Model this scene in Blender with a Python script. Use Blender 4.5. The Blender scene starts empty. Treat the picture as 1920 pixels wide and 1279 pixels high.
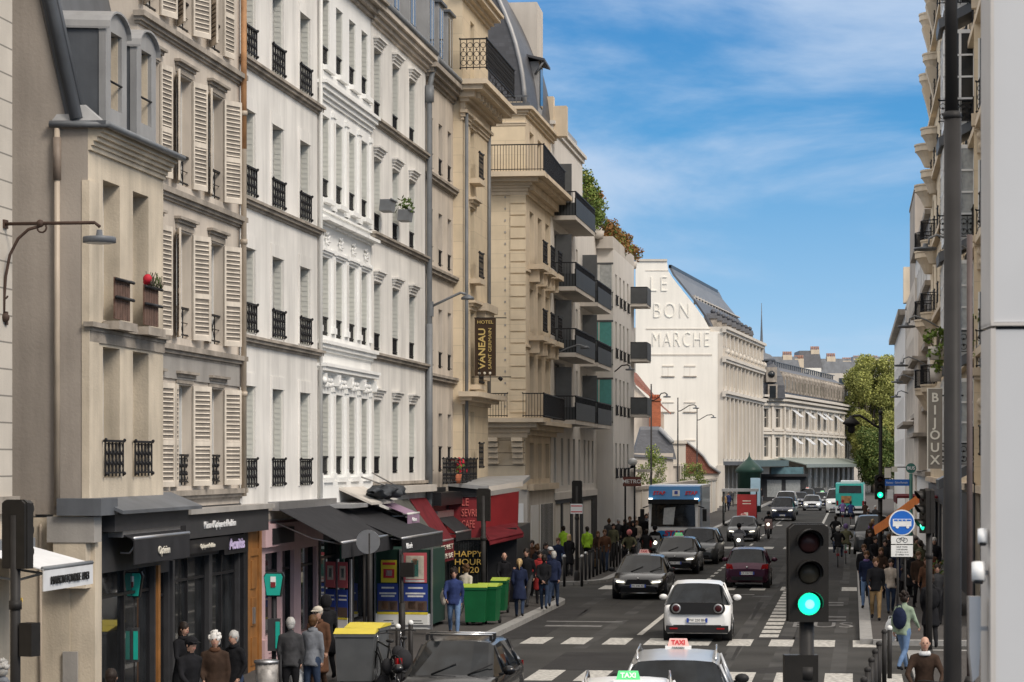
import bpy, bmesh, math, random
from mathutils import Vector, Matrix
R=math.radians; PI=math.pi
random.seed(7)
sc=bpy.context.scene; COL=sc.collection
# ---------------- camera, sky, sun, exposure
F=4500.0; H=4.6; HY=868.0; CX=960.0            # focal length in photo pixels, eye height, horizon row
cd=bpy.data.cameras.new('camera'); cam=bpy.data.objects.new('camera',cd); COL.objects.link(cam)
cam.location=(0,0,H); cam.rotation_euler=(R(90),0,0)
cd.lens=F*36/1920; cd.sensor_width=36; cd.shift_y=(HY-639.5)/1920; cd.clip_start=.5; cd.clip_end=6000
cd.dof.use_dof=True; cd.dof.focus_distance=85; cd.dof.aperture_fstop=9
sc.camera=cam
SUN_EL=R(42); SUN_AZ=R(138)                     # azimuth measured clockwise from +Y (the sun stands behind and to the right of the camera)
sc.view_settings.view_transform='Standard'; sc.view_settings.look='None'; sc.view_settings.gamma=1
sc.view_settings.use_curve_mapping=False; sc.view_settings.exposure=0.58
w=bpy.data.worlds.new('World'); sc.world=w; w.use_nodes=True
def world():
    nt=w.node_tree; N=nt.nodes; L=nt.links; N.clear()
    def n(t,**k):
        o=N.new(t)
        for a,b in k.items(): setattr(o,a,b)
        return o
    out=n('ShaderNodeOutputWorld'); bg=n('ShaderNodeBackground'); bg.inputs[1].default_value=.12
    sky=n('ShaderNodeTexSky',sky_type='NISHITA',sun_disc=False,sun_elevation=SUN_EL,sun_rotation=SUN_AZ,altitude=50,air_density=1,dust_density=1.5)
    tc=n('ShaderNodeTexCoord'); sp=n('ShaderNodeSeparateXYZ'); L.new(tc.outputs['Generated'],sp.inputs[0])
    # low sky, seen down the street: blue above, paler towards the horizon
    r=n('ShaderNodeMapRange'); r.inputs[1].default_value=0; r.inputs[2].default_value=.19; L.new(sp.outputs[2],r.inputs[0])
    cr=n('ShaderNodeValToRGB'); e=cr.color_ramp.elements
    e[0].position=.0; e[0].color=(.60,.78,.92,1); e[1].position=1; e[1].color=(.062,.27,.61,1)
    a=e.new(.35); a.color=(.30,.55,.82,1); a=e.new(.7); a.color=(.10,.36,.70,1)
    L.new(r.outputs[0],cr.inputs[0])
    # thin drifting cloud
    mp=n('ShaderNodeMapping'); mp.inputs['Scale'].default_value=(4.2,1.5,15); mp.inputs['Rotation'].default_value=(0,R(-15),0); mp.inputs['Location'].default_value=(1.7,0,3.1)
    L.new(tc.outputs['Generated'],mp.inputs[0])
    no=n('ShaderNodeTexNoise'); no.inputs['Scale'].default_value=1.0; no.inputs['Detail'].default_value=7; no.inputs['Roughness'].default_value=.58; no.inputs['Distortion'].default_value=.55
    L.new(mp.outputs[0],no.inputs[0])
    cm=n('ShaderNodeMapRange',interpolation_type='SMOOTHSTEP'); cm.inputs[1].default_value=.35; cm.inputs[2].default_value=.66; cm.inputs[4].default_value=.82; L.new(no.outputs[0],cm.inputs[0])
    mx=n('ShaderNodeMix',data_type='RGBA'); L.new(cm.outputs[0],mx.inputs[0]); L.new(cr.outputs[0],mx.inputs[6]); mx.inputs[7].default_value=(.56,.69,.88,1)
    sc1=n('ShaderNodeVectorMath',operation='SCALE'); sc1.inputs[3].default_value=1/.12/2**.58; L.new(mx.outputs[2],sc1.inputs[0])
    # high sky overhead: the physical sky behind broken white cloud
    n2=n('ShaderNodeTexNoise'); n2.inputs['Scale'].default_value=2.4; n2.inputs['Detail'].default_value=5; L.new(tc.outputs['Generated'],n2.inputs[0])
    m2=n('ShaderNodeMapRange'); m2.inputs[1].default_value=.3; m2.inputs[2].default_value=.6; m2.inputs[3].default_value=.45; m2.inputs[4].default_value=.95; L.new(n2.outputs[0],m2.inputs[0])
    x2=n('ShaderNodeMix',data_type='RGBA'); L.new(m2.outputs[0],x2.inputs[0]); L.new(sky.outputs[0],x2.inputs[6]); x2.inputs[7].default_value=(9.6,9.0,8.3,1)
    h=n('ShaderNodeMapRange',interpolation_type='SMOOTHSTEP'); h.inputs[1].default_value=.2; h.inputs[2].default_value=.42; L.new(sp.outputs[2],h.inputs[0])
    x3=n('ShaderNodeMix',data_type='RGBA'); L.new(h.outputs[0],x3.inputs[0]); L.new(sc1.outputs[0],x3.inputs[6]); L.new(x2.outputs[2],x3.inputs[7])
    L.new(x3.outputs[2],bg.inputs[0]); L.new(bg.outputs[0],out.inputs[0])
world()
sl=bpy.data.lights.new('sun','SUN'); sl.energy=1.5; sl.angle=R(16); sl.color=(1,.91,.80)
sun=bpy.data.objects.new('sun',sl); COL.objects.link(sun)
sd=Vector((math.sin(SUN_AZ)*math.cos(SUN_EL),math.cos(SUN_AZ)*math.cos(SUN_EL),math.sin(SUN_EL)))
sun.rotation_euler=sd.to_track_quat('Z','Y').to_euler(); sun.location=(0,-20,60)
# ---------------- street frame: u runs up the street, v to its right
AN=math.atan(.142); DS,DC=math.sin(AN),math.cos(AN)
ROT_L=PI/2-AN; ROT_R=-PI/2-AN; ROT_F=-AN        # left facades, right facades, walls facing the camera
def UV(u,v,z=0): return Vector((u*DS+v*DC,u*DC-v*DS,z))
def UY(px,v):
    Y=v/((px-CX)/F*DC-DS); return Y
def U(px,v):
    Y=UY(px,v); return (px-CX)/F*Y*DS+Y*DC
def ZA(px,v,py): return H+(HY-py)*UY(px,v)/F
def P(px,py,s): return Vector(((px-CX)/s,F/s,H+(HY-py)/s))
def GP(px,py):
    s=(py-HY)/H; return Vector(((px-CX)/s,F/s,0))
# ---------------- materials
MC={}
def mat(name,col,rough=.7,var=.12,scale=2.0,bump=0,bscale=40,metal=0,streak=0,emit=0,coat=0,spec=None,rnd=0,alpha=1,dirt=None):
    if name in MC: return MC[name]
    m=bpy.data.materials.new(name); m.use_nodes=True; nt=m.node_tree; N=nt.nodes; L=nt.links
    b=N['Principled BSDF']; b.inputs['Roughness'].default_value=rough; b.inputs['Metallic'].default_value=metal
    if spec is None and not coat and not metal and sum(col[:3])<.2: spec=.18
    if spec is not None: b.inputs['Specular IOR Level'].default_value=spec
    if coat: b.inputs['Coat Weight'].default_value=coat; b.inputs['Coat Roughness'].default_value=.04
    tc=N.new('ShaderNodeTexCoord')
    no=N.new('ShaderNodeTexNoise'); no.inputs['Scale'].default_value=scale; no.inputs['Detail'].default_value=6; L.new(tc.outputs['Object'],no.inputs[0])
    mr=N.new('ShaderNodeMapRange'); mr.inputs[1].default_value=.3; mr.inputs[2].default_value=.7; mr.inputs[3].default_value=1-var; mr.inputs[4].default_value=1+var*.6; L.new(no.outputs[0],mr.inputs[0])
    fac=mr.outputs[0]
    if streak:
        mp=N.new('ShaderNodeMapping'); mp.inputs['Scale'].default_value=(.9,.9,.10); L.new(tc.outputs['Object'],mp.inputs[0])
        n2=N.new('ShaderNodeTexNoise'); n2.inputs['Scale'].default_value=1.6; n2.inputs['Detail'].default_value=8; n2.inputs['Roughness'].default_value=.65; L.new(mp.outputs[0],n2.inputs[0])
        m2=N.new('ShaderNodeMapRange'); m2.inputs[1].default_value=.42; m2.inputs[2].default_value=.78; m2.inputs[3].default_value=1; m2.inputs[4].default_value=1-streak; L.new(n2.outputs[0],m2.inputs[0])
        mu=N.new('ShaderNodeMath'); mu.operation='MULTIPLY'; L.new(fac,mu.inputs[0]); L.new(m2.outputs[0],mu.inputs[1]); fac=mu.outputs[0]
    if rnd:
        oi=N.new('ShaderNodeObjectInfo'); m3=N.new('ShaderNodeMapRange'); m3.inputs[3].default_value=1-rnd; m3.inputs[4].default_value=1+rnd; L.new(oi.outputs['Random'],m3.inputs[0])
        mu=N.new('ShaderNodeMath'); mu.operation='MULTIPLY'; L.new(fac,mu.inputs[0]); L.new(m3.outputs[0],mu.inputs[1]); fac=mu.outputs[0]
    vm=N.new('ShaderNodeVectorMath'); vm.operation='SCALE'; vm.inputs[0].default_value=col[:3]; L.new(fac,vm.inputs[3])
    L.new(vm.outputs[0],b.inputs['Base Color'])
    if bump:
        n3=N.new('ShaderNodeTexNoise'); n3.inputs['Scale'].default_value=bscale; n3.inputs['Detail'].default_value=4; L.new(tc.outputs['Object'],n3.inputs[0])
        bp=N.new('ShaderNodeBump'); bp.inputs['Strength'].default_value=bump; bp.inputs['Distance'].default_value=.02; L.new(n3.outputs[0],bp.inputs['Height']); L.new(bp.outputs[0],b.inputs['Normal'])
    if emit:
        b.inputs['Emission Color'].default_value=(*col[:3],1); b.inputs['Emission Strength'].default_value=emit
    MC[name]=m; return m
def brick(name,col,mortar,bw=1.0,bh=.4,ms=.012,rough=.85,var=.1,off=.5,streak=.12):
    if name in MC: return MC[name]
    m=mat(name,col,rough,.12,1.2,streak=streak,bump=.15); nt=m.node_tree; N=nt.nodes; L=nt.links; b=N['Principled BSDF']
    src=b.inputs['Base Color'].links[0].from_socket
    tc=N.new('ShaderNodeTexCoord'); sp=N.new('ShaderNodeSeparateXYZ'); L.new(tc.outputs['Object'],sp.inputs[0])
    ad=N.new('ShaderNodeMath'); L.new(sp.outputs[0],ad.inputs[0]); L.new(sp.outputs[1],ad.inputs[1])
    cx=N.new('ShaderNodeCombineXYZ'); L.new(ad.outputs[0],cx.inputs[0]); L.new(sp.outputs[2],cx.inputs[1])
    br=N.new('ShaderNodeTexBrick'); br.offset=off; br.inputs['Scale'].default_value=1; br.inputs['Brick Width'].default_value=bw; br.inputs['Row Height'].default_value=bh
    br.inputs['Mortar Size'].default_value=ms; br.inputs['Mortar Smooth'].default_value=.2
    br.inputs['Color1'].default_value=(1,1,1,1); br.inputs['Color2'].default_value=(1-var,1-var,1-var,1); k=mortar; br.inputs['Mortar'].default_value=(k,k,k,1)
    L.new(cx.outputs[0],br.inputs[0])
    mu=N.new('ShaderNodeVectorMath'); mu.operation='MULTIPLY'; L.new(src,mu.inputs[0]); L.new(br.outputs[0],mu.inputs[1]); L.new(mu.outputs[0],b.inputs['Base Color'])
    return m
M={}
def D(k,*a,**q): M[k]=mat(k,*a,**q)
D('white_plaster',(.77,.745,.70),.85,.15,.5,.14,30,streak=.36)
D('pure_white_plaster',(.82,.815,.79),.8,.05,.8,.08,30,streak=.1)
D('warm_plaster',(.60,.53,.45),.88,.16,.8,.15,30,streak=.38)
D('beige_plaster',(.62,.535,.415),.9,.22,.9,.3,25,streak=.42)
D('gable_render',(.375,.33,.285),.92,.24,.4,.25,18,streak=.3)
D('tan_stone',(.64,.54,.41),.85,.12,.9,.15,22,streak=.2)
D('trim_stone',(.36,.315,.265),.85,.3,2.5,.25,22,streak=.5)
D('grey_trim',(.34,.32,.295),.85,.15,1.5,.2,22,streak=.3)
M['gold_stone']=brick('gold_stone',(.72,.60,.43),.8,1.6,.56,.012,var=.09)
M['rusticated']=brick('rusticated',(.62,.53,.40),.38,14,.5,.02,var=.03)
M['jointed']=brick('jointed',(.56,.51,.44),.4,14,.40,.014,var=.03)
D('bm_white',(.86,.82,.74),.85,.07,.12,.1,8,streak=.12)
D('bm_stone',(.60,.55,.48),.85,.1,.3,streak=.12)
D('modern_white',(.66,.63,.59),.8,.06,.5,.08,20,streak=.16)
D('pale_concrete',(.55,.51,.46),.85,.1,.6,.1,20,streak=.2)
M['ribbed']=brick('ribbed',(.055,.06,.065),.35,.13,6,.02,.5,.2,0)
D('dark_panel',(.07,.075,.08),.6,.15,3)
D('zinc',(.12,.13,.145),.5,.2,1.3,.15,9,metal=.15,streak=.35)
D('pale_zinc',(.36,.36,.36),.5,.15,1.3,.15,9,metal=.2,streak=.3)
M['slate']=brick('slate',(.075,.078,.09),.7,.26,.16,.012,.5,.35,streak=.2)
M['red_tile']=brick('red_tile',(.27,.10,.065),.5,.22,.2,.02,.8,.35,streak=.2)
M['clay_pot']=mat('clay_pot',(.34,.19,.14),.8,.2,4)
M['orange_brick']=brick('orange_brick',(.50,.15,.07),.6,.24,.08,.01,.8,.3,streak=.2)
D('iron',(.018,.018,.02),.5,.2,8)
D('rust_iron',(.07,.045,.035),.6,.3,8)
D('pvc',(.62,.61,.58),.5,.05,4)
D('slat_gap_shade',(.17,.145,.12),.8,.2,3)  # painted shade for the gaps between shutter slats
D('shutter_paint',(.64,.57,.48),.7,.2,3,streak=.35)
D('jamb_shutter',(.60,.60,.55),.7,.1,3)
D('glass',(.03,.034,.038),.1,.5,.7,spec=.5,rnd=.5)
D('shop_glass',(.022,.024,.026),.03,.9,1.2,spec=1.0)
D('curtain_glass',(.40,.42,.42),.18,.2,6,spec=.8,rnd=.3)
D('teal_curtain',(.10,.33,.31),.25,.1,6,spec=.8)
D('pipe',(.50,.42,.33),.5,.15,2,streak=.4)
D('rust_pipe',(.42,.22,.10),.7,.4,3)
D('dark_pipe',(.16,.17,.18),.5,.2,3)
D('polished_asphalt',(.066,.065,.063),.9,.4,.6,.3,70,spec=.12)
D('asphalt',(.053,.052,.05),.95,.34,.35,.4,70,spec=.12)
D('patch_asphalt',(.038,.037,.037),.95,.2,1,.4,70,spec=.12)
D('pavement_asphalt',(.075,.07,.067),.95,.15,.8,.3,60,spec=.12)
D('granite',(.27,.265,.255),.8,.2,5,.2,50)
D('road_paint',(.45,.435,.40),.8,.55,9,.1,60)
D('worn_paint',(.17,.165,.16),.8,.5,4,.1,60)
D('earth',(.12,.115,.11),.9)
D('shop_dark',(.045,.045,.048),.5,.15,4)
D('shop_black',(.02,.02,.022),.35,.2,4)
D('shop_wood',(.30,.13,.035),.45,.25,3,streak=.3)
D('shop_pink',(.52,.36,.37),.55,.08,3)
D('shop_red',(.20,.014,.018),.5,.1,3)
D('red_cloth',(.14,.016,.022),.9,.2,3,streak=.3)
D('black_cloth',(.028,.028,.031),.85,.2,3,streak=.2)
D('mauve_cloth',(.28,.18,.26),.85,.12,3)
D('olive_cloth',(.075,.075,.065),.85,.15,3)
D('white_cloth',(.66,.67,.68),.85,.08,3,streak=.1)
D('orange_cloth',(.75,.22,.04),.8,.1,3)
D('letter_white',(.8,.8,.8),.6,.03)
D('letter_gold',(.62,.47,.17),.45,.05)
D('letter_cream',(.72,.68,.58),.6,.05)
D('letter_red',(.55,.02,.03),.5,.05)
D('letter_pale',(.62,.14,.12),.5,.05)
D('letter_lilac',(.62,.52,.78),.5,.05)
D('letter_black',(.02,.02,.02),.5,.05)
D('sign_brown',(.055,.035,.022),.5,.1,3)
D('sign_taupe',(.21,.185,.15),.6,.1,3)
D('metal',(.45,.45,.46),.35,.1,4,metal=.8)
D('white_paint',(.78,.78,.77),.4,.04,3)
D('leaf_a',(.13,.19,.035),.6,.3,1.2,rnd=.15); D('leaf_b',(.085,.13,.03),.6,.3,1.2,rnd=.15)
D('leaf_spring',(.36,.37,.11),.6,.3,.4); D('leaf_spring_deep',(.22,.245,.07),.6,.3,.4)
D('leaf_rust',(.24,.12,.04),.7,.3,1); D('bark',(.10,.08,.06),.9,.3,6,.4,30)
for k in ('leaf_a','leaf_b','leaf_spring','leaf_spring_deep','leaf_rust'):
    b=M[k].node_tree.nodes['Principled BSDF']; b.inputs['Specular IOR Level'].default_value=.25
# ---------------- mesh builder
class MB:
    def __init__(s): s.v=[]; s.f=[]; s.m=[]; s.sm=[]; s.mats=[]; s.X=None
    def mi(s,m):
        if isinstance(m,str): m=M[m]
        if m not in s.mats: s.mats.append(m)
        return s.mats.index(m)
    def add(s,vs,fs,m,smooth=False):
        o=len(s.v); i=s.mi(m)
        for p in vs:
            p=Vector(p); s.v.append(s.X@p if s.X else p)
        for f in fs: s.f.append([o+k for k in f]); s.m.append(i); s.sm.append(smooth)
        return s
    def box(s,x0,x1,y0,y1,z0,z1,m):
        vs=[(x,y,z) for z in (z0,z1) for y in (y0,y1) for x in (x0,x1)]
        return s.add(vs,[(0,2,3,1),(4,5,7,6),(0,1,5,4),(2,6,7,3),(0,4,6,2),(1,3,7,5)],m)
    def obox(s,c,sx,sy,sz,rz,m,ry=0,rx=0):
        T=Matrix.Translation(c)@Matrix.Rotation(rz,4,'Z')@Matrix.Rotation(ry,4,'Y')@Matrix.Rotation(rx,4,'X')
        vs=[T@Vector((x*sx/2,y*sy/2,z*sz/2)) for z in (-1,1) for y in (-1,1) for x in (-1,1)]
        return s.add(vs,[(0,2,3,1),(4,5,7,6),(0,1,5,4),(2,6,7,3),(0,4,6,2),(1,3,7,5)],m)
    def quad(s,a,b,c,d,m): return s.add([a,b,c,d],[(0,1,2,3)],m)
    def slab(s,pts,off,m):                      # polygon given in 3-D, thickened by a vector
        n=len(pts); off=Vector(off); vs=[Vector(p) for p in pts]+[Vector(p)+off for p in pts]
        return s.add(vs,[tuple(range(n)),tuple(range(2*n-1,n-1,-1))]+[(i,(i+1)%n,(i+1)%n+n,i+n)[::-1] for i in range(n)],m)
    def tube(s,pts,r,m,n=6,cap=True,smooth=True):
        pts=[Vector(p) for p in pts]; k=len(pts); rr=r if isinstance(r,(list,tuple)) else [r]*k
        vs=[]; up=None
        for i,p in enumerate(pts):
            t=(pts[min(i+1,k-1)]-pts[max(i-1,0)]); t=t.normalized() if t.length>1e-9 else Vector((0,0,1))
            if up is None: up=Vector((0,0,1)) if abs(t.z)<.9 else Vector((1,0,0))
            a=t.cross(up)
            if a.length<1e-4: up=Vector((1,0,0)) if abs(t.x)<.9 else Vector((0,1,0)); a=t.cross(up)
            a.normalize(); b=a.cross(t).normalized(); up=b
            for j in range(n):
                q=2*PI*j/n; vs.append(p+(a*math.cos(q)+b*math.sin(q))*rr[i])
        fs=[(i*n+j,i*n+(j+1)%n,(i+1)*n+(j+1)%n,(i+1)*n+j) for i in range(k-1) for j in range(n)]
        if cap: fs+= [tuple(range(n))[::-1],tuple(range((k-1)*n,k*n))]
        return s.add(vs,fs,m,smooth)
    def lathe(s,prof,c,m,n=12,axis='Z',smooth=True):
        c=Vector(c); vs=[]
        for r,h in prof:
            for j in range(n):
                q=2*PI*j/n; a,b=r*math.cos(q),r*math.sin(q)
                vs.append(c+(Vector((a,b,h)) if axis=='Z' else Vector((a,h,b)) if axis=='Y' else Vector((h,a,b))))
        k=len(prof); fs=[(i*n+j,i*n+(j+1)%n,(i+1)*n+(j+1)%n,(i+1)*n+j) for i in range(k-1) for j in range(n)]
        fs+=[tuple(range(n))[::-1],tuple(range((k-1)*n,k*n))]
        return s.add(vs,fs,m,smooth)
    def ball(s,c,r,m,n=10,k=6,sx=1,sy=1,sz=1):
        c=Vector(c); vs=[]
        for i in range(k+1):
            t=PI*i/k
            for j in range(n):
                q=2*PI*j/n; vs.append(c+Vector((r*sx*math.sin(t)*math.cos(q),r*sy*math.sin(t)*math.sin(q),-r*sz*math.cos(t))))
        return s.add(vs,[(i*n+j,i*n+(j+1)%n,(i+1)*n+(j+1)%n,(i+1)*n+j) for i in range(k) for j in range(n)],m,True)
    def build(s,name,parent=None,loc=None,rz=0,label=None):
        me=bpy.data.meshes.new(name); me.from_pydata([tuple(p) for p in s.v],[],s.f)
        for m in s.mats: me.materials.append(m)
        me.polygons.foreach_set('material_index',s.m); me.polygons.foreach_set('use_smooth',s.sm); me.update()
        o=bpy.data.objects.new(name,me); COL.objects.link(o)
        if parent: o.parent=parent
        if loc is not None: o.location=loc
        o.rotation_euler=(0,0,rz)
        if label: o['label']=label
        return o
def tag(o,label,cat,group=None,kind=None):
    if kind: o['kind']=kind; return o
    o['label']=label; o['category']=cat
    if group: o['group']=group
    return o
def thing(name,label,cat,loc=(0,0,0),rz=0,group=None):
    o=bpy.data.objects.new(name,None); COL.objects.link(o); o.empty_display_size=.3
    o.location=loc; o.rotation_euler=(0,0,rz); return tag(o,label,cat,group)
KIDS={}
def kids(o): return [c for c in o.children]
def copy_tree(o,parent=None,loc=None,rz=None,label=None):
    c=o.copy(); COL.objects.link(c); c.parent=parent if parent else None
    if loc is not None: c.location=loc
    if rz is not None: c.rotation_euler=(0,0,rz)
    if label: c['label']=label
    for ch in list(o.children): copy_tree(ch,c)
    return c
def text(st,size,m,parent,loc,rot,name='lettering',ext=.01,sx=1,align='CENTER',label=None,shear=0,sp=1,bold=0,fit=None):
    cu=bpy.data.curves.new('lettering','FONT'); cu.body=st; cu.size=size; cu.extrude=ext; cu.align_x=align; cu.align_y='CENTER'; cu.shear=shear; cu.space_character=sp; cu.offset=bold; cu.resolution_u=3
    t=bpy.data.objects.new('t',cu); COL.objects.link(t); dg=bpy.context.evaluated_depsgraph_get(); me=bpy.data.meshes.new_from_object(t.evaluated_get(dg)); bpy.data.objects.remove(t); bpy.data.curves.remove(cu)
    me.materials.clear(); me.materials.append(M[m] if isinstance(m,str) else m)
    if fit:
        xs=[q.co.x for q in me.vertices]; sx=fit/(max(xs)-min(xs))
    o=bpy.data.objects.new(name,me); COL.objects.link(o); o.parent=parent; o.location=loc; o.rotation_euler=rot; o.scale=(sx,1,1)
    if label: o['label']=label
    return o
# ---------------- ground, roads, pavements
LV=-12.8; RV=3.9; KL=-9.6; KR=.5
g=MB(); g.quad((-1500,-200,0),(1500,-200,0),(1500,3000,0),(-1500,3000,0),'earth'); o=g.build('ground',loc=(0,0,-.012)); o['kind']='structure'
g=MB(); g.quad(UV(-30,-60),UV(-30,60),UV(700,60),UV(700,-60),'asphalt'); o=g.build('road',loc=(0,0,0)); o['kind']='structure'
def paving(name,pts,kerbpath,m='pavement_asphalt',h=.13):
    top=MB(); top.slab([UV(a,b,h-.2) for a,b in pts],(0,0,.2),m); o=top.build(name); o['kind']='structure'
    if kerbpath:                                 # granite kerb stones along the edge, a little proud
        k=MB(); P_=[Vector((a,b)) for a,b in kerbpath]; 
        for i in range(len(P_)-1):
            a,b=P_[i],P_[i+1]; d=(b-a); L=d.length; n=max(1,int(L/1.1)); t=d.normalized(); q=Vector((-t.y,t.x))*.32
            for j in range(n):
                p0=a+d*(j/n)+t*.008; p1=a+d*((j+1)/n)-t*.008
                k.slab([UV(*p0,-.05),UV(*p1,-.05),UV(*(p1+q),-.05),UV(*(p0+q),-.05)],(0,0,h+.054),'granite')
        o=k.build('kerb'); o['kind']='structure'
def arc(cu,cv,r,a0,a1,n=8): return [(cu+r*math.cos(R(a0+(a1-a0)*i/n)),cv+r*math.sin(R(a0+(a1-a0)*i/n))) for i in range(n+1)]
c1=arc(77.5,KL-4,4,90,0)                          # corner into the side street
p1=[(30,KL)]+[(73,KL)]+c1[0:]+[(81.5,-30)]
paving('pavement',[(30,-30)]+p1,[(30,KL),(73,KL)]+c1+[(81.5,-20)])
c2=arc(92.5,KL-3.5,3.5,180,90)
paving('pavement',[(89,-30)]+c2+[(330,KL),(330,-30)],[(89,-20)]+c2+[(300,KL)])
paving('pavement',[(61.5,KR)]+[(330,KR),(330,20),(61.5,20)],[(330,KR),(61.5,KR),(61.5,8)])
paving('pavement',[(20,1.6),(58.5,1.6),(58.5,20),(20,20)],[(58.5,8),(58.5,1.6),(20,1.6)],h=.09)
pl=MB(); pl.slab([UV(330,-60,-.07),UV(700,-60,-.07),UV(700,60,-.07),UV(330,60,-.07)],(0,0,.08),'asphalt'); o=pl.build('square'); o['kind']='structure'
mk=MB()
def strip(u0,u1,v0,v1,m='road_paint',z=.004,skew=0): mk.slab([UV(u0,v0,z-.003),UV(u1,v0,z-.003),UV(u1,v1,z-.003),UV(u0,v1,z-.003)],(0,0,.003),m)
def bands(u,du,v0,v1,wd=.55,step=1.12,skip=()):
    v=v0;i=0
    while v<v1:
        if i not in skip: strip(u,u+du,v,v+wd)
        v+=step;i+=1
bands(50.3,2.6,-9.0,3.0,.6,1.05); bands(60.5,2.3,-8.4,.4,.6,1.05)
bands(87,2.6,-9.2,.3,.55,1.1); bands(129,3,-9.2,.3,.55,1.1); bands(176,3,-9,.3,.55,1.1)
strip(64,90,-5.72,-5.57); 
for i in range(14): strip(92+i*2.6,93.3+i*2.6,-5.72,-5.57)
for i in range(6): strip(134+i*6,137+i*6,-5.72,-5.57)
strip(172,230,-5.72,-5.57,'worn_paint')
for i in range(20): strip(63.6+i*1.65,64.7+i*1.65,-2.45,-1.95)      # wide broken line of the bus lane
strip(108,170,-2.35,-2.1)
strip(180,290,-2.35,-2.15)
o=mk.build('road_marking'); o['kind']='structure'
wr=MB(); mk=wr
for u0,u1 in ((56,59.6),(70,73.6)):                                # worn BUS lettering and arrows painted on the lane
    pass
strip(70.5,71,-1.2,-.2,'worn_paint'); strip(72,72.6,-1.2,-.2,'worn_paint'); strip(78,78.5,-1.1,-.3,'worn_paint'); strip(79.4,79.9,-1.1,-.3,'worn_paint')
strip(67,67.5,-8.6,-7,'worn_paint'); strip(69,69.3,-8.8,-6.6,'worn_paint'); strip(93,93.4,-9,-6.5,'worn_paint'); strip(84,84.3,-4.6,-3.4,'worn_paint')
o=wr.build('worn_road_marking',loc=(0,0,.001)); o['kind']='structure'
tr=MB(); mk=tr
def skewp(pts,m='patch_asphalt',z=.0025): mk.slab([UV(a,b,z-.002) for a,b in pts],(0,0,.002),m)
for v_ in (-8.7,-6.9,-4.9,-3.1,-1.9,-.5):
    for k in range(9): a=40+k*13+v_; skewp([(a,v_),(a+11,v_+.05),(a+11,v_+.4),(a,v_+.35)],'polished_asphalt',.0018)
for k in range(16):
    r_=random.Random(k); a=r_.uniform(46,140); b=r_.uniform(-9,-.2); l=r_.uniform(3,12); w_=r_.uniform(.03,.07)
    skewp([(a,b),(a+l,b+r_.uniform(-.2,.2)),(a+l,b+w_),(a,b+w_)],'patch_asphalt')
for k in range(10):
    r_=random.Random(k+50); a=r_.uniform(46,120); b=r_.uniform(-9,-2); skewp([(a,b),(a+r_.uniform(.8,2.5),b),(a+r_.uniform(.9,2.6),b+r_.uniform(.5,1.3)),(a+.1,b+r_.uniform(.5,1.2))],'patch_asphalt')
skewp([(44,-8.5),(47,-8.4),(47.2,1.5),(44,1.2)]); skewp([(62,-9.3),(76,-9.3),(76,-8.2),(62,-8.1)]); skewp([(63.3,-4.8),(86,-4.6),(86,-3.9),(63.3,-4.2)]); skewp([(95,-1.2),(127,-1.2),(127,-.4),(95,-.4)]); skewp([(52.9,-6.9),(58,-6.9),(58,-3),(52.9,-3)])
o=tr.build('asphalt_patches'); o['kind']='structure'
mk=None
def flat_text(st,size,u,v,rz,sx=1,m='worn_paint'):
    t=text(st,size,m,None,UV(u,v,.006),(0,0,rz),'bus_lane_marking',.001,sx); t['kind']='structure'; t.scale=(sx,3.2,1)
flat_text('BUS',.95,68.6,-.85,-AN,1.1,'worn_paint')
for i,(u,v) in enumerate(((49,-4.2),(57.5,-1.2),(69,-6.9),(83,-3.1),(101,-4.4))):
    m_=MB(); m_.lathe([(.34,.0005),(.34,.006),(.30,.006),(.30,.004),(.0,.004)],UV(u,v,0),'iron_cover' if 0 else mat('iron_cover',(.05,.048,.046),.6,.3,30,.4,60),20,smooth=False); o=m_.build('manhole_cover'); tag(o,('round iron manhole cover in the road, %s from the camera'%('nearest','second','third','fourth','farthest')[i]),'manhole cover','manhole covers in the road')
# ---------------- facade kit
def wall_part(mb,L,z0,z1,holes,dep,m,x0=0,D=9,cap=True,y=0,rev=None,cd=None):
    """a wall sheet at y with openings cut through it, reveals running back, ends, top and back"""
    xs=sorted({x0,L}|{h[0] for h in holes}|{h[1] for h in holes}); zs=sorted({z0,z1}|{h[2] for h in holes}|{h[3] for h in holes})
    for i in range(len(xs)-1):
        st=None
        for j in range(len(zs)):
            solid=j<len(zs)-1 and not any(h[0]<=xs[i]+1e-6 and h[1]>=xs[i+1]-1e-6 and h[2]<=zs[j]+1e-6 and h[3]>=zs[j+1]-1e-6 for h in holes)
            if solid and st is None: st=zs[j]
            if not solid and st is not None:
                mb.quad((xs[i],y,st),(xs[i+1],y,st),(xs[i+1],y,zs[j]),(xs[i],y,zs[j]),m); st=None
    for a,b,c,d in holes:
        r=rev or m; e=y+dep
        mb.quad((a,y,c),(b,y,c),(b,e,c),(a,e,c),r); mb.quad((a,y,d),(a,e,d),(b,e,d),(b,y,d),r)
        mb.quad((a,y,c),(a,e,c),(a,e,d),(a,y,d),r); mb.quad((b,y,c),(b,y,d),(b,e,d),(b,e,c),r)
    if cap:
        mb.quad((x0,y,z0),(x0,y,z1),(x0,y+D,z1),(x0,y+D,z0),m); mb.quad((L,y,z0),(L,y+D,z0),(L,y+D,z1),(L,y,z1),m)
        mb.quad((x0,y,z1),(L,y,z1),(L,y+D,z1),(x0,y+D,z1),m); mb.quad((x0,y+D,z0),(x0,y+D,z1),(L,y+D,z1),(L,y+D,z0),m)
WT={}
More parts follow.
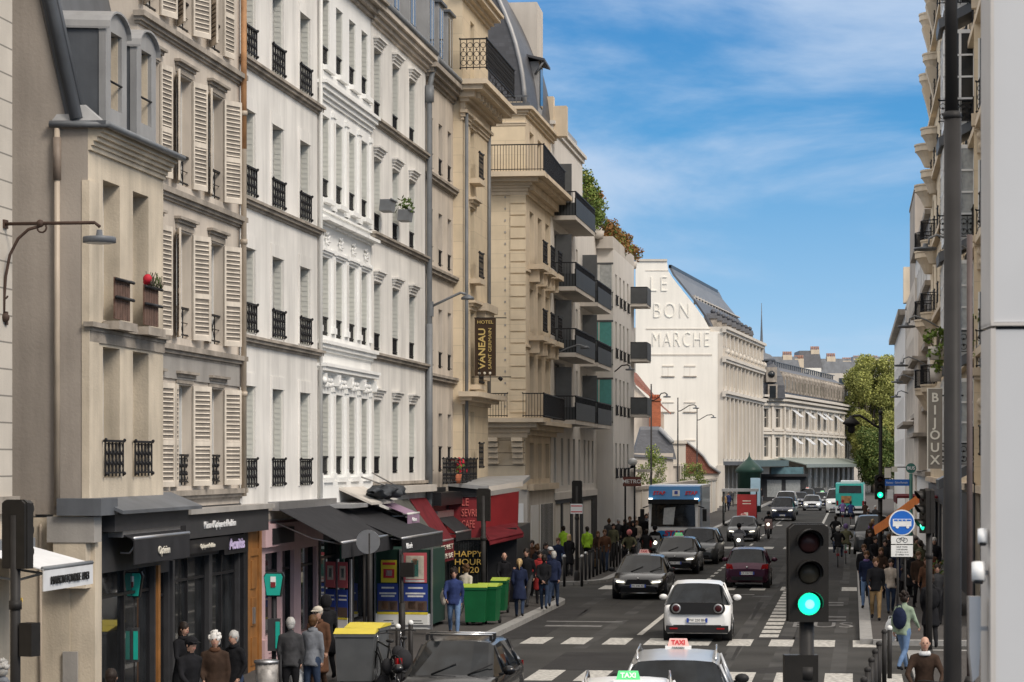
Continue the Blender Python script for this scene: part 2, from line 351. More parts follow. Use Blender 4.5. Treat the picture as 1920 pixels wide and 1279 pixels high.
def window_t(w,h,glass='glass',frame='pvc',trans=True,bars=0,leaf=2):
    k=('w',round(w,2),round(h,2),glass,frame,bars,leaf)
    if k in WT: return WT[k]
    f=MB(); t=.055
    f.box(-w/2,-w/2+t,-.05,.03,0,h,frame); f.box(w/2-t,w/2,-.05,.03,0,h,frame); f.box(-w/2+t,w/2-t,-.05,.03,0,t,frame); f.box(-w/2+t,w/2-t,-.05,.03,h-t,h,frame)
    for i in range(1,leaf): x=-w/2+w*i/leaf; f.box(x-.045,x+.045,-.055,.03,t,h-t,frame)
    for i in range(bars): z=h*(i+1)/(bars+1); f.box(-w/2+t,w/2-t,-.045,.025,z-.018,z+.018,frame)
    g=MB(); g.box(-w/2+.02,w/2-.02,.0,.02,.02,h-.02,glass)
    WT[k]=(f,g); 
    return WT[k]
MESH={}
def inst(key,name,fn,parent,loc,rz=0):
    if key not in MESH:
        o=fn().build(name); MESH[key]=o.data
    else: o=bpy.data.objects.new(name,MESH[key]); COL.objects.link(o)
    o.parent=parent; o.location=loc; o.rotation_euler=(0,0,rz); return o
def rail_mb(w,h,style='scroll',m='iron',y=0):
    r=MB(); t=.02
    r.box(-w/2-.03,w/2+.03,-.03,.03,h-.04,h,m); r.box(-w/2,w/2,-.015,.015,.05,.08,m)
    if style=='bars':
        n=max(3,int(w/.11))
        for i in range(n+1): x=-w/2+w*i/n; r.box(x-.01,x+.01,-.01,.01,0,h-.04,m)
    elif style=='cross':
        for x in (-w/2,-w/6,w/6,w/2): r.box(x-.011,x+.011,-.01,.01,0,h-.04,m)
        for s in (-1,1): r.tube([(-w/6,0,.1) if s>0 else (w/6,0,.1),(w/6,0,h-.06) if s>0 else (-w/6,0,h-.06)],.011,m,4)
        r.tube([(-w/2,0,h*.5),(w/2,0,h*.5)],.01,m,4)
    else:
        n=max(3,int(w/.2))
        for i in range(n+1): x=-w/2+w*i/n; r.box(x-.012,x+.012,-.012,.012,0,h-.04,m)
        for i in range(n):
            x=-w/2+w*(i+.5)/n; q=w/n*.42
            for zc in ([h*.22,h*.5,h*.78] if style=='scroll' else [h*.3,h*.72]):
                rr=min(q,h*.13 if style=='scroll' else h*.2)
                r.tube([(x+rr*math.cos(a*PI/4),0,zc+rr*math.sin(a*PI/4)) for a in range(8)]+[(x+rr,0,zc)],.011,m,4,False)
            r.ball((x,0,h*.36),.035,m,5,3); r.ball((x,0,h*.64),.035,m,5,3)
    for s in (-1,1): r.ball((s*w/2,-.02,.05),.035,m,6,4); r.ball((s*(w/2+.02),-.02,h),.03,m,6,4)
    return r
def shutter_mb(w=.5,h=2.1,m='shutter_paint'):
    s=MB(); t=.05
    s.box(0,t,-.02,.02,0,h,m); s.box(w-t,w,-.02,.02,0,h,m)
    for z in (0,h*.4,h-.1): s.box(t,w-t,-.02,.02,z,z+.1,m)
    s.box(t,w-t,-.003,.003,.1,h-.1,'slat_gap_shade')  # added dark sheet, paints the shade seen between the slats
    n=int(h/.095)
    for i in range(n):
        z=.1+(h-.2)*i/n
        if abs(z-h*.4-.03)<.07: continue
        s.quad((t,-.018,z),(w-t,-.018,z),(w-t,.012,z+.05),(t,.012,z+.05),m); s.quad((t,.018,z),(w-t,.018,z),(w-t,-.012,z+.05),(t,-.012,z+.05),m)
    return s
def open_(root,x,y,z,w,h,glass='glass',rail=None,rs='scroll',shut=None,jamb=0,frame='pvc',bars=0,leaf=2,ry=-.05,dep=.22,sill=None,label=None):
    f,g=window_t(w,h,glass,frame,bars=bars,leaf=leaf)
    k=(round(w,2),round(h,2),glass,frame,bars,leaf)
    o=inst(('wf',)+k,'window',lambda:f,root,(x,y+dep,z)); inst(('wg',)+k,'pane',lambda:g,o,(0,0,0))
    if jamb:                                                    # shutters folded back against the jambs
        def jm():
            j=MB()
            j.box(w/2-.024,w/2,-dep+.03,-.06,.03,h-.02,'jamb_shutter')
            for i in range(int(h/.12)): 
                z0=.1+i*.12
                if z0<h-.1: j.box(w/2-.03,w/2-.022,-dep+.05,-.08,z0,z0+.05,'jamb_shutter')
            return j
        inst(('j',round(w,2),round(h,2),dep),'folded_shutter',jm,o,(0,0,0))
    if rail: inst(('r',round(w,2),rail,rs),'railing',lambda:rail_mb(w+.06,rail,rs),o,(0,-dep+ry,.02))
    if shut:
        for s,a in ((-1,shut[0]),(1,shut[1])):
            if a is None: continue
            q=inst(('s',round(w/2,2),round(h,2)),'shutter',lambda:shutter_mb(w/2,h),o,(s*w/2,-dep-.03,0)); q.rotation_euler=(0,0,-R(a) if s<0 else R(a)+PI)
    return o
def cornice(mb,x0,x1,z,prof,m,y=0,ret=True):
    """prof: list of (proud, height) steps going up from z"""
    zz=z
    for i,(p,h) in enumerate(prof):
        mb.box(x0-(p*.8 if ret else 0)-i*.0005,x1+(p*.8 if ret else 0)+i*.0005,y-p,y+.05,zz,zz+h,m); zz+=h
def left_building(name,label,px0,px1,v=LV,cat='building',group='buildings along the left side of the street'):
    u0,u1=U(px0,v),U(px1,v); root=thing(name,label,cat,UV(u0,v),ROT_L); root['group']=group
    return root,u1-u0,(lambda px:U(px,v)-u0),(lambda px,py:ZA(px,v,py))
# ================= LEFT SIDE =================
# B0: jointed stone house at the very left edge
v=-12.5; u1=U(23,v); r0=thing('corner_house','pale jointed stone house cut off by the left edge, behind the black traffic signal','building',UV(u1-9,v),ROT_L)
m=MB(); wall_part(m,9,3.9,19,[],.2,'jointed'); m.box(0,8.95,.02,8.9,0,3.9,'beige_plaster'); m.box(-.1,9.06,-.1,.1,3.85,4.1,'trim_stone'); m.build('wall',r0)
lm=thing('wall_lamp','wrought iron wall lamp with scroll bracket and flat round shade at the left edge','street lamp',UV(u1-.25,v-.0),ROT_F)
# arm reaches over the street side, in the plane of the facade corner
s0=F/UY(14,v); ax=lambda px:(px-14)/s0; az=lambda py:H+(HY-py)/s0
def lampx(a,b): return (ax(a),-.12,az(b))
b_=MB(); b_.tube([lampx(16,422),lampx(190,422),lampx(200,430)],.026,'rust_iron',8); b_.tube([lampx(p,q) for p,q in ((14,600),(15,560),(18,520),(26,480),(42,450),(62,433),(84,427))],.024,'rust_iron',8)
b_.tube([lampx(88+9*math.cos(a/8*PI*1.6-1.8),430+9*math.sin(a/8*PI*1.6-1.8)) for a in range(9)],.015,'rust_iron',6)
b_.tube([lampx(14+8*math.cos(a/6*PI),556+6*math.sin(a/6*PI)) for a in range(7)],.014,'rust_iron',6); b_.ball(lampx(85,422),.06,'rust_iron'); b_.ball(lampx(17,597),.07,'rust_iron'); b_.box(-.04,.03,-.08,.0,az(610),az(585),'rust_iron'); b_.box(-.06,.03,-.16,.0,az(430),az(414),'rust_iron')
b_.build('bracket',lm)
hd=MB(); c=lampx(199,453); hd.lathe([(.04,.14),(.05,.05),(.235,.035),(.245,.02),(.245,-.05),(.22,-.055)],c,'zinc',20); hd.lathe([(.2,-.062),(.21,-.056)],c,'pvc',20); hd.build('lamp_head',lm)
# B1: grey gabled house with two dormers
v=-12.45; r1,L,fxl,fz=left_building('gabled_house','weathered beige house with blank gable, zinc mansard and two arched dormers',165,306,v)
D1=9.5; ze=10.15
cols=[fxl(209),fxl(264)]; ww=[.95,.95]
holes=[(c-.47,c+.47,a,b) for c in cols for a,b in ((4.35,6.55),(7.0,9.35))]
m=MB(); wall_part(m,L,3.75,ze,holes,.34,'beige_plaster',D=D1)
# gable standing above the eave up to the roof slope
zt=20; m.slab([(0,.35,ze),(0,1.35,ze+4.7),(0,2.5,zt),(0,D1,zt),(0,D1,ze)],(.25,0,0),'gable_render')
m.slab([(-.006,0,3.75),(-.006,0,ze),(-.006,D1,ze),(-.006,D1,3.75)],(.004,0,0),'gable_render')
m.box(-.02,.5,-.03,.1,3.75,ze-.9,'beige_plaster')
m.build('wall',r1)
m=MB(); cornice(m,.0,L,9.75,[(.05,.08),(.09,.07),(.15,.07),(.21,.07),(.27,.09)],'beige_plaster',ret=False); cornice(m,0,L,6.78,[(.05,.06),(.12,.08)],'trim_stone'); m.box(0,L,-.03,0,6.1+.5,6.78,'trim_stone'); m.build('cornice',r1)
m=MB(); m.tube([(-.1,.62,ze+.02),(-.1,-.36,ze+.0),(L+.05,-.36,ze-.0)],.06,'dark_pipe',8); m.box(-.12,L+.3,-.34,.3,ze+.0,ze+.06,'zinc'); m.build('gutter',r1)
m=MB(); m.slab([(0,.3,ze+.05),(0,1.35,ze+4.9),(0,2.6,zt),(0,D1,zt),(0,D1,ze)],(0,0,0.01),'zinc')
m=MB(); m.slab([(.0,.25,ze+.05),(L,.25,ze+.05),(L,1.32,ze+4.7),(0,1.32,ze+4.7)],(0,.12,.02),'zinc'); m.slab([(0,1.3,ze+4.7),(L,1.3,ze+4.7),(L,2.6,zt),(0,2.6,zt)],(0,.12,.02),'slate')
m.tube([(-.05,.18,ze+.1),(-.05,1.25,ze+4.75),(-.05,2.5,zt)],.11,'zinc',8); m.tube([(.32,.16,ze+.1),(.32,1.22,ze+4.75)],.04,'zinc',6); m.slab([(-.08,.6,ze+.07),(-.08,-.25,ze+.07),(.1,.1,ze+.35),(.1,.45,ze+.35)],(.1,0,.02),'pale_zinc')
m.build('roof',r1)
for px in (200,257):
    x=fxl(px); d=MB(); w_=.56; zb=ze+.08; zh=ze+1.66
    d.slab([(x-w_,-.12,zb),(x-w_,-.12,zh),(x-w_,.75,zh+.25),(x-w_,.3,zb)],(.05,0,0),'zinc'); d.slab([(x+w_-.05,-.12,zb),(x+w_-.05,-.12,zh),(x+w_-.05,.75,zh+.25),(x+w_-.05,.3,zb)],(.05,0,0),'zinc')
    d.box(x-w_-.02,x-w_+.26,-.17,-.05,zb,zh,'pale_zinc'); d.box(x+w_-.26,x+w_+.02,-.17,-.05,zb,zh,'pale_zinc'); d.box(x-w_+.26,x+w_-.26,-.17,.0,zb,zb+.3,'pale_zinc')
    ar=[(x+(w_+.05)*math.cos(PI*k/10),zh+.34*math.sin(PI*k/10)) for k in range(11)]
    d.slab([(a,-.17,b) for a,b in ar],(0,.12,0),'pale_zinc')
    for k in range(10): (a,b),(c_,e_)=ar[k],ar[k+1]; d.slab([(a,-.25,b),(c_,-.25,e_),(c_,.9,e_+.05),(a,.9,b+.05)],(0,0,.035),'pale_zinc')
    o=d.build('dormer',r1); 
    g=MB(); g.box(x-.33,x+.33,.2,.22,zb+.3,zh,'glass'); g.box(x-.02,x+.02,.17,.2,zb+.3,zh,'pvc'); g.box(x+.28,x+.34,-.1,.2,zb+.3,zh,'beige_plaster');g.box(x-.34,x-.28,-.1,.2,zb+.3,zh,'beige_plaster'); g.build('window',o)
    b2=MB(); b2.tube([(x-.33,-.16,zb+.75),(x+.33,-.16,zb+.75)],.02,'iron'); b2.build('rail',o)
for i,c in enumerate(cols):
    open_(r1,c,0,4.35,.94,2.2,'glass',rail=.62,rs='scroll',dep=.34); o=open_(r1,c,0,7.0,.94,2.35,'glass',dep=.34)
    sc_=MB(); z=7.0
    for k in range(12): sc_.box(c-.43+k*.072,c-.43+k*.072+.066,-.2+.004*(k%2),-.17,z+.02,z+.72-.01*(k%3),'window_reed')if 0 else sc_.box(c-.43+k*.072,c-.43+k*.072+.066,-.2+.004*(k%2),-.17,z+.02,z+.72-.01*(k%3),mat('reed',(.13,.075,.055),.85,.35,6,streak=.3))
    for zz in (.68,.38): sc_.tube([(c-.5,-.24,z+zz),(c+.5,-.24,z+zz)],.03,'iron',5)
    sc_.box(c-.52,c+.52,-.3,-.02,z-.16,z-.02,'trim_stone'); sc_.build('reed_screen',r1)
fp=thing('window_plants','red flower and dry stems on the ledge of the right reed screen window','plant',r1.matrix_basis@Vector((cols[1],-.24,7.72)),ROT_L)
m=MB(); m.ball((-.38,0,.1),.085,mat('red_petal',(.5,.01,.03)),7,5); m.ball((-.33,.03,.05),.07,'red_petal' if 0 else MC['red_petal'],7,5); m.build('flower',fp)
m=MB()
for k in range(60):
    x=random.uniform(-.4,.45); h=random.uniform(.06,.26); m.tube([(x,random.uniform(-.06,.06),-.02),(x+random.uniform(-.06,.06),random.uniform(-.08,.08),h)],.007,'bark' if k%3 else 'leaf_b',3)
m.build('stems',fp)
m=MB(); zz=lambda py:H+(HY-py)/(F/UY(165,v)); m.tube([(-.08,.5,ze-.05),(-.08,.5,3.9)],.05,'pipe',8); m.tube([(-.08,.5,ze-.2),(-.08,.5,ze-.9)],.07,mat('stained_pipe',(.24,.19,.15),.6,.3,3),8); m.build('downpipe',r1)
m=MB(); m.box(-.28,.02,-.05,.5,2.55,3.75,'beige_plaster'); m.box(-.006,.35,-.12,.6,0,3.3,'beige_plaster'); m.box(-.04,-.01,.3,9.4,0,3.7,'beige_plaster'); m.box(-.25,.05,.9,9.4,3.72,3.98,'trim_stone'); m.box(-.3,.1,-.2,.6,3.3,3.72,'grey_trim'); m.box(-.4,.5,-.35,.4,3.74,4.02,'zinc')
m.box(-.1,-.05,.15,.4,.9,1.5,'grey_trim'); m.tube([(-.08,.78,0),(-.08,.78,3.6)],.025,'pipe'); m.build('ground_floor',r1)
# B2: beige house with louvred shutters
v=-12.8; r2,L,fxl,fz=left_building('shuttered_house','tall beige house with open louvred shutters and rust stained drainpipe',258,449,v)
cols=[fxl(p) for p in (283,345,405)]; W_=1.05; rows=[(4.15,6.1),(7.0,9.05),(9.95,12.05),(12.95,15.0),(15.95,17.8)]
holes=[(c-W_/2,c+W_/2,a,b) for c in cols for a,b in rows]
m=MB(); wall_part(m,L,3.75,21,holes,.24,'warm_plaster',D=10); m.build('wall',r2)
m=MB()
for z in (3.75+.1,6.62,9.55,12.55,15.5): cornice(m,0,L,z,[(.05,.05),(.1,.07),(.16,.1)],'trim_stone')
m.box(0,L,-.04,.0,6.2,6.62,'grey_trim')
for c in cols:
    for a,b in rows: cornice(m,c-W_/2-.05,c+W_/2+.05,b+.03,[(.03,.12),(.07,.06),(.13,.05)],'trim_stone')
m.build('cornice',r2)
random.seed(5)
for c in cols:
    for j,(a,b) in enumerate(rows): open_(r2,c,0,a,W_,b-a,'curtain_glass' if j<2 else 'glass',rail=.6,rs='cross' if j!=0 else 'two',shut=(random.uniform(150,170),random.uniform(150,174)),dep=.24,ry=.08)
m=MB(); x=L-.1; m.tube([(x,-.12,3.9),(x,-.12,21)],.06,'pipe',8); m.tube([(x,-.12,11.2),(x,-.12,15.5)],.063,'rust_pipe',8)
for z in (6,9.2,11.9,14.5): m.tube([(x,-.12,z),(x,-.12,z+.1)],.08,'pipe',8)
m.build('downpipe',r2)
# B3: white plaster house with three bays of black railings
r3,L,fxl,fz=left_building('white_railing_house','white plaster house with three bays of windows behind black scroll railings',450,597,LV)
cols=[fxl(p) for p in (466,520,571)]; W_=1.06; rows=[(4.06,6.25),(7.38,9.2),(10.3,12.15),(13.3,15.15),(16.3,18)]
holes=[(c-W_/2,c+W_/2,a,b) for c in cols for a,b in rows]
m=MB(); wall_part(m,L,3.3,19.6,holes,.26,'white_plaster',D=10)
for c in cols:
    for a,b in rows: m.box(c-W_/2-.12,c+W_/2+.12,-.025,.0,b,b+.28,'white_plaster'); m.box(c-W_/2-.12,c-W_/2,-.02,.0,a,b,'white_plaster'); m.box(c+W_/2,c+W_/2+.12,-.02,.0,a,b,'white_plaster')
m.build('wall',r3); m=MB()
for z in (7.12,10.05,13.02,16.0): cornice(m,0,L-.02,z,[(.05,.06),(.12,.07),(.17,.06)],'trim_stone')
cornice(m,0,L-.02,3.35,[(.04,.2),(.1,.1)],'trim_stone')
m.build('cornice',r3)
for c in cols:
    for j,(a,b) in enumerate(rows): open_(r3,c,0,a,W_,b-a,'curtain_glass' if j<1 else 'glass',rail=.62,rs='scroll',jamb=1,dep=.26,ry=-.04)
m=MB(); m.tube([(L-.1,-.08,3.3),(L-.1,-.08,19.5)],.05,'pvc',8); m.build('downpipe',r3)
# C: ornate white house with pilasters
r4,L,fxl,fz=left_building('ornate_white_house','narrow bright white house with pilasters and carved frieze, four slim bays',598,695,LV)
cols=[L*(k+.5)/4 for k in range(4)]; W_=.82; rows=[(4.3,6.3),(7.72,9.65),(11.1,13.1),(14.35,16.0)]
holes=[(c-W_/2,c+W_/2,a,b) for c in cols for a,b in rows]
m=MB(); wall_part(m,L,3.3,17.3,holes,.28,'pure_white_plaster',D=10); m.build('wall',r4); m=MB(); wp='pure_white_plaster'
cornice(m,0,L,7.32,[(.07,.08),(.14,.1),(.2,.08)],wp); cornice(m,0,L,6.78,[(.08,.06),(.2,.1),(.25,.08)],wp); cornice(m,0,L,13.45,[(.05,.1),(.11,.12),(.18,.12),(.24,.08)],wp); m.box(0,L,-.05,0,13.87,14.15,wp); cornice(m,0,L,16.5,[(.1,.1),(.22,.14),(.36,.16),(.45,.08)],'trim_stone')
m.box(0,L,-.06,0,10.75,10.8,wp); m.box(0,L,-.06,0,3.5,4.15,wp)
for k in range(5):
    x=L*k/4; x0,x1=max(0,x-.2),min(L,x+.2)
    for a,b in ((4.2,6.5),(7.8,9.9),(10.85,13.3)):
        m.box(x0+.04,x1-.04,-.045,0,a,b,wp); m.box(x0,x1,-.075,-.0,b-.14,b-.02,wp); m.box(x0,x1,-.07,0,a,a+.15,wp)
        m.box(x0+.12,x1-.12,-.052,-.045,a+.25,b-.25,'white_plaster')
    m.box(x0+.05,x1-.05,-.18,0,6.5,6.78,wp); m.ball((x,-.12,6.6),.1,wp,6,4)
for c in cols:
    cornice(m,c-.62,c+.62,10.42,[(.1,.06),(.26,.08)],wp); cornice(m,c-.55,c+.55,9.72,[(.05,.06),(.09,.06)],wp); m.box(c-.5,c+.5,-.12,0,4.12,4.24,wp); m.box(c-.5,c+.5,-.14,0,10.95,11.06,wp); m.box(c-.5,c+.5,-.14,0,14.18,14.3,wp)
    for q in range(7): a=q/7*2*PI; m.tube([(c+.1*math.cos(a),-.02,10.1+.08*math.sin(a)),(c+.26*math.cos(a+.5),-.05,10.1+.17*math.sin(a+.5))],.025,wp,4)
    for q in range(9): m.ball((c-.45+q*.11,-.05,6.55+.08*math.sin(q*2)),.07,wp,5,3)
m.build('pilaster_and_frieze',r4)
for c in cols:
    for j,(a,b) in enumerate(rows): open_(r4,c,0,a,W_,b-a,'curtain_glass' if j in(1,2) else 'glass',rail=.45,rs='bars',dep=.28,ry=.06,jamb=1)
# D: plain white house
r5,L,fxl,fz=left_building('plain_white_house','plain white house with three bays, corbelled lintels and zinc mansard',696,798,LV)
cols=[fxl(p) for p in (708,742,773)]; W_=.98; rows=[(4.3,6.3),(7.65,9.5),(10.9,12.85),(13.95,15.8)]
holes=[(c-W_/2,c+W_/2,a,b) for c in cols for a,b in rows]
m=MB(); wall_part(m,L,3.3,16.9,holes,.28,'white_plaster',D=10); m.build('wall',r5); m=MB()
for z in (7.38,10.62,13.72): cornice(m,0,L,z,[(.05,.05),(.12,.08),(.18,.06)],'trim_stone')
cornice(m,0,L,16.4,[(.06,.1),(.15,.12),(.26,.14),(.36,.14)],'warm_plaster'); cornice(m,0,L,3.9,[(.06,.1),(.12,.08)],'trim_stone')
for c in cols:
    for a,b in rows: cornice(m,c-.45,c+.45,b+.02,[(.04,.09),(.08,.08),(.13,.07),(.18,.05)],'white_plaster')
m.build('cornice',r5)
for c in cols:
    for j,(a,b) in enumerate(rows): open_(r5,c,0,a,W_,b-a,'curtain_glass' if j in(0,2) else 'glass',rail=.46,rs='bars',dep=.28,ry=.06,jamb=1)
def mansard(root,L,z,y1=1.1,h=3.4,h2=1.2,D=10,m1='zinc',dorm=(),dw=.6,dh=1.9,dm='pale_zinc',x0=0):
    m=MB(); m.slab([(x0,.1,z),(x0,y1,z+h),(x0,D/2,z+h+h2),(x0,D,z+h),(x0,D,z)],(L-x0,0,0),m1); m.tube([(x0,-.34,z+.08),(L,-.34,z+.08)],.09,'dark_pipe',8)
    n=int((L-x0)/.7)
    for i in range(n): x=x0+(i+.5)*(L-x0)/n; m.slab([(x-.015,.07,z+.02),(x-.015,y1-.03,z+h),(x+.015,y1-.03,z+h),(x+.015,.07,z+.02)],(0,-.03,.01),m1)
    m.build('roof',root)
    for x in dorm:
        d=MB(); d.box(x-dw,x+dw,-.02,y1+.4,z+.2,z+.2+dh,dm); d.slab([(x-dw-.1,-.12,z+.2+dh),(x-dw-.1,y1+.8,z+.2+dh),(x-dw-.1,y1+.8,z+.35+dh),(x-dw-.1,-.12,z+.28+dh)],(2*dw+.2,0,0),'zinc')
        o=d.build('dormer',root); g=MB(); g.box(x-dw+.18,x+dw-.18,-.03,-.022,z+.55,z+dh+.05,'glass'); g.box(x-.025,x+.025,-.04,-.03,z+.55,z+dh+.05,'pvc'); g.build('pane',o)
mansard(r5,L,16.9,1.3,3.6,dorm=cols,m1='zinc',dw=.55)
mansard(r4,fxl(700)*0+ (U(695,LV)-U(598,LV)),17.0,1.2,3.6,dorm=(1.2,3.3,5.4),m1='zinc')
mansard(r3,U(597,LV)-U(450,LV),19.6,1.2,3.2,dorm=(2,4.2,6.4))
m=MB(); x=L-.08; m.tube([(x,-.13,0),(x,-.13,15.9),(x+.1,-.2,16.4),(x+.25,-.36,16.9)],.085,'dark_pipe',8); m.tube([(x,-.13,15.5),(x,-.13,16.0)],.14,'dark_pipe',8); m.tube([(x,-.13,3.5),(x,-.13,8.8)],.1,'dark_pipe',8); m.build('downpipe',r5)
# window boxes on D, third row
for px,lb in ((708,'small grey window box hung on the left window of the plain white house'),(742,'grey window box with green leaves on the middle window of the plain white house')):
    q=thing('window_box',lb,'planter',r5.matrix_basis@Vector((fxl(px)-.1,-.3,11.42)),ROT_L,'window boxes on the plain white house')
    m=MB(); m.slab([(-.38,-.16,.3),(.38,-.16,.3),(.33,-.12,0),(-.33,-.12,0)],(0,.3,0),'dark_pipe'); m.tube([(-.4,-.17,.3),(.4,-.17,.3)],.03,'dark_pipe',5); m.build('box',q)
    if px==742:
        m=MB()
        for k in range(90):
            a=Vector((random.uniform(-.42,.42),random.uniform(-.2,.2),random.uniform(.28,.62))); d=Vector([random.uniform(-.09,.09) for _ in '123']); e=Vector([random.uniform(-.07,.07) for _ in '123']); m.add([a,a+d,a+d+e,a+e],[(0,1,2,3)],'leaf_b')
        m.build('leaves',q)
# E: beige house of narrow windows
r6,L,fxl,fz=left_building('narrow_window_house','beige plaster house with narrow windows between the dark drainpipe and the golden stone bay',799,867,LV)
cols=[L*(k+.5)/4 for k in range(4)]; W_=.7; rows=[(4.3,6.15),(7.55,9.4),(10.75,12.4),(13.6,15.2)]
holes=[(c-W_/2,c+W_/2,a,b) for c in cols for a,b in rows]
m=MB(); wall_part(m,L,3.3,16.7,holes,.24,'warm_plaster',D=10); m.build('wall',r6); m=MB()
for z in (7.1,10.35,13.2): cornice(m,0,L,z,[(.05,.05),(.14,.1),(.2,.08)],'trim_stone')
cornice(m,0,L,16.2,[(.06,.1),(.16,.12),(.28,.14),(.4,.14)],'trim_stone'); m.build('cornice',r6)
for c in cols:
    for j,(a,b) in enumerate(rows): open_(r6,c,0,a,W_,b-a,'glass',rail=.5 if j else .8,rs='bars',dep=.24,ry=.04)
mansard(r6,L,16.75,.9,3.5,dorm=[cols[0],cols[1],cols[2],cols[3]-.1],m1='zinc',dw=.5,dh=2.0)
# tall party wall and chimney over E
m=MB(); m.box(L-.5,L+.0,.35,6,16.9,24,'tan_stone'); m.box(.1,.55,.8,5,17,22.5,'trim_stone'); m.build('chimney',r6)
# F: golden stone bay with upper balcony (hotel)
v=-12.5; r7,L,fxl,fz=left_building('stone_bay_house','golden stone house with a projecting bay and a scroll balcony high under its roof',867,915,v)
m=MB(); sm_='tan_stone'
bw=(L*.25,L*.25+.9); holes=[(L*.3,L*.3+.8,a,b) for a,b in ((4.4,6.3),(7.2,9.6),(10.7,13.0),(14.0,15.6),(17.3,19.2))]
wall_part(m,L,3.3,20.2,holes,.3,'gold_stone',D=8); 
for a,b in ((6.45,7.0),(10.3,10.55),(13.6,13.8)): pass
m.build('wall',r7); m=MB()
cornice(m,0,L,15.7,[(.05,.1),(.1,.12),(.18,.1),(.1,.25),(.25,.12),(.45,.2),(.75,.16),(.9,.16)],sm_); cornice(m,0,L,19.6,[(.08,.12),(.2,.14),(.4,.16),(.5,.1)],sm_); cornice(m,0,L,6.5,[(.1,.12),(.35,.12),(.6,.16)],sm_)
for k in range(8): m.box(L*k/8+.1,L*k/8+.35,-.55,0,16.4,16.72,sm_)
for a,b in ((7.2,9.6),(10.7,13.0),(14.0,15.6)): cornice(m,L*.3-.15,L*.3+.95,b+.05,[(.06,.12),(.14,.1),(.24,.08)],sm_); m.box(L*.3-.2,L*.3+1.0,-.35,0,a-.18,a-.02,sm_)
m.box(L*.55,L*.9,-.3,0,9.3,9.7,sm_); m.box(L*.5,L*.95,-.4,0,9.7,9.95,sm_); m.box(L*.6,L*.85,-.2,0,7.4,9.3,sm_)
m.build('cornice',r7)
for a,b in ((4.4,6.3),(7.2,9.6),(10.7,13.0),(14.0,15.6),(17.3,19.2)): open_(r7,L*.3+.4,0,a,.8,b-a,'curtain_glass',rail=(.85 if a<17 else None),rs='two',dep=.3,ry=-.3)
bal=MB(); bal.X=Matrix.Translation((L/2,-.85,17.25)); q=rail_mb(L+.9,1.0,'scroll'); bal.add(q.v,q.f,'iron'); bal.X=None
for x in (-.4,L+.45):
    bal.X=Matrix.Translation((x,-.42,17.25))@Matrix.Rotation(PI/2,4,'Z'); q=rail_mb(.85,1.0,'scroll'); bal.add(q.v,q.f,'iron'); bal.X=None
bal.build('balcony_railing',r7)
m=MB(); m.slab([(0,0,20.15),(0,1.2,23.5),(0,8,23.5),(0,8,20.15)],(L,0,0),'slate'); m.build('roof',r7)
m=MB(); m.tube([(.1,-.12,3.5),(.1,-.12,16)],.06,'dark_pipe',8); m.tube([(L*.98,-.05,6.8),(L*.98,-.05,17)],.07,'dark_pipe',6); m.build('downpipe',r7)
hs=thing('hotel_sign','brown vertical hotel banner sign with gold lettering hung on the stone bay','sign',P(910,651,56.8),ROT_F+R(3))
m=MB(); w_,h_=.35,.95; m.box(-w_,w_,-.03,.03,-h_,h_,'sign_brown'); m.box(-w_-.02,w_+.35,-.02,.02,h_,h_+.03,'iron'); m.box(-w_-.1,w_+.5,-.02,.02,-h_-.05,-h_-.02,'iron'); m.tube([(w_+.1,0,-h_-.05),(w_+.2,0,-h_-.14)],.07,'iron'); m.build('panel',hs)
text('HOTEL',.15,'letter_gold',hs,(.0,-.05,.82),(R(90),0,0),sx=1.15)
text('VANEAU',.32,'letter_gold',hs,(-.1,-.05,-.05),(R(90),-R(90),0),fit=1.35,bold=.006)
text('SAINT GERMAIN',.15,'letter_gold',hs,(.16,-.05,-.05),(R(90),-R(90),0),fit=1.35)
m=MB()
for x in (-.2,-.02,.16): m.ball((x,-.05,-.86),.045,'letter_cream',8,5,sy=.4)
m.build('dots',hs)
# G: corner house across the side street: flank with quoins, front, curved slate roof
pc=P(985,868,47.4); r8=thing('corner_apartment_house','golden stone corner apartment house with curved slate roof and wrapping balconies','building',(pc.x,pc.y,0),ROT_F+R(1.5)); r8['group']='buildings along the left side of the street'
S8=47.4; gx=lambda px:(px-985)/S8; gz=lambda py:H+(HY-py)/S8
fl=gx(905); m=MB(); wall_part(m,0,0,gz(190),[],.2,'gold_stone',x0=fl,D=6,cap=False)
m.build('flank_wall',r8)
m=MB(); m.box(fl,-.0,-.03,-.005,0,gz(790),'rusticated')
for k in range(28):
    z=6.6+k*.46
    if z<15.2: m.box(gx(957),.02,-.05-.0,0,z,z+.4,'tan_stone' if 0 else 'gold_stone'); m.box(gx(947)-.03,gx(947)+.03,-.02,.001,z+.2,z+.28,'grey_trim')
for z,pr in ((15.2,[(.06,.15),(.12,.12),(.2,.1),(.3,.12),(.55,.16),(.85,.2)]),(gz(235),[(.03,.08),(.06,.05)]),(18.35,[(.06,.1),(.15,.12),(.28,.12)]),(5.6,[(.1,.2),(.2,.2),(.5,.2),(.8,.16)])):
    zz=z
    for p_,h_ in pr: m.box(fl,p_,-p_,.02,zz,zz+h_,'tan_stone'); zz+=h_
for px in (925,972): 
    for q in range(5): m.box(gx(px)-.22+q*.0,gx(px)+.22,-.7+q*.13,0,5.45-q*.22,5.6-q*.2,'tan_stone')
m.build('quoins_and_cornice',r8)
def rail_run(root,a,b,h=1.0,style='scroll',name='balcony_railing',m='iron'):
    a,b=Vector(a),Vector(b); d=b-a; L_=d.length; bb=rail_mb(L_,h,style,m); o=bb.build(name,root,(a+b)/2,math.atan2(d.y,d.x)); return o
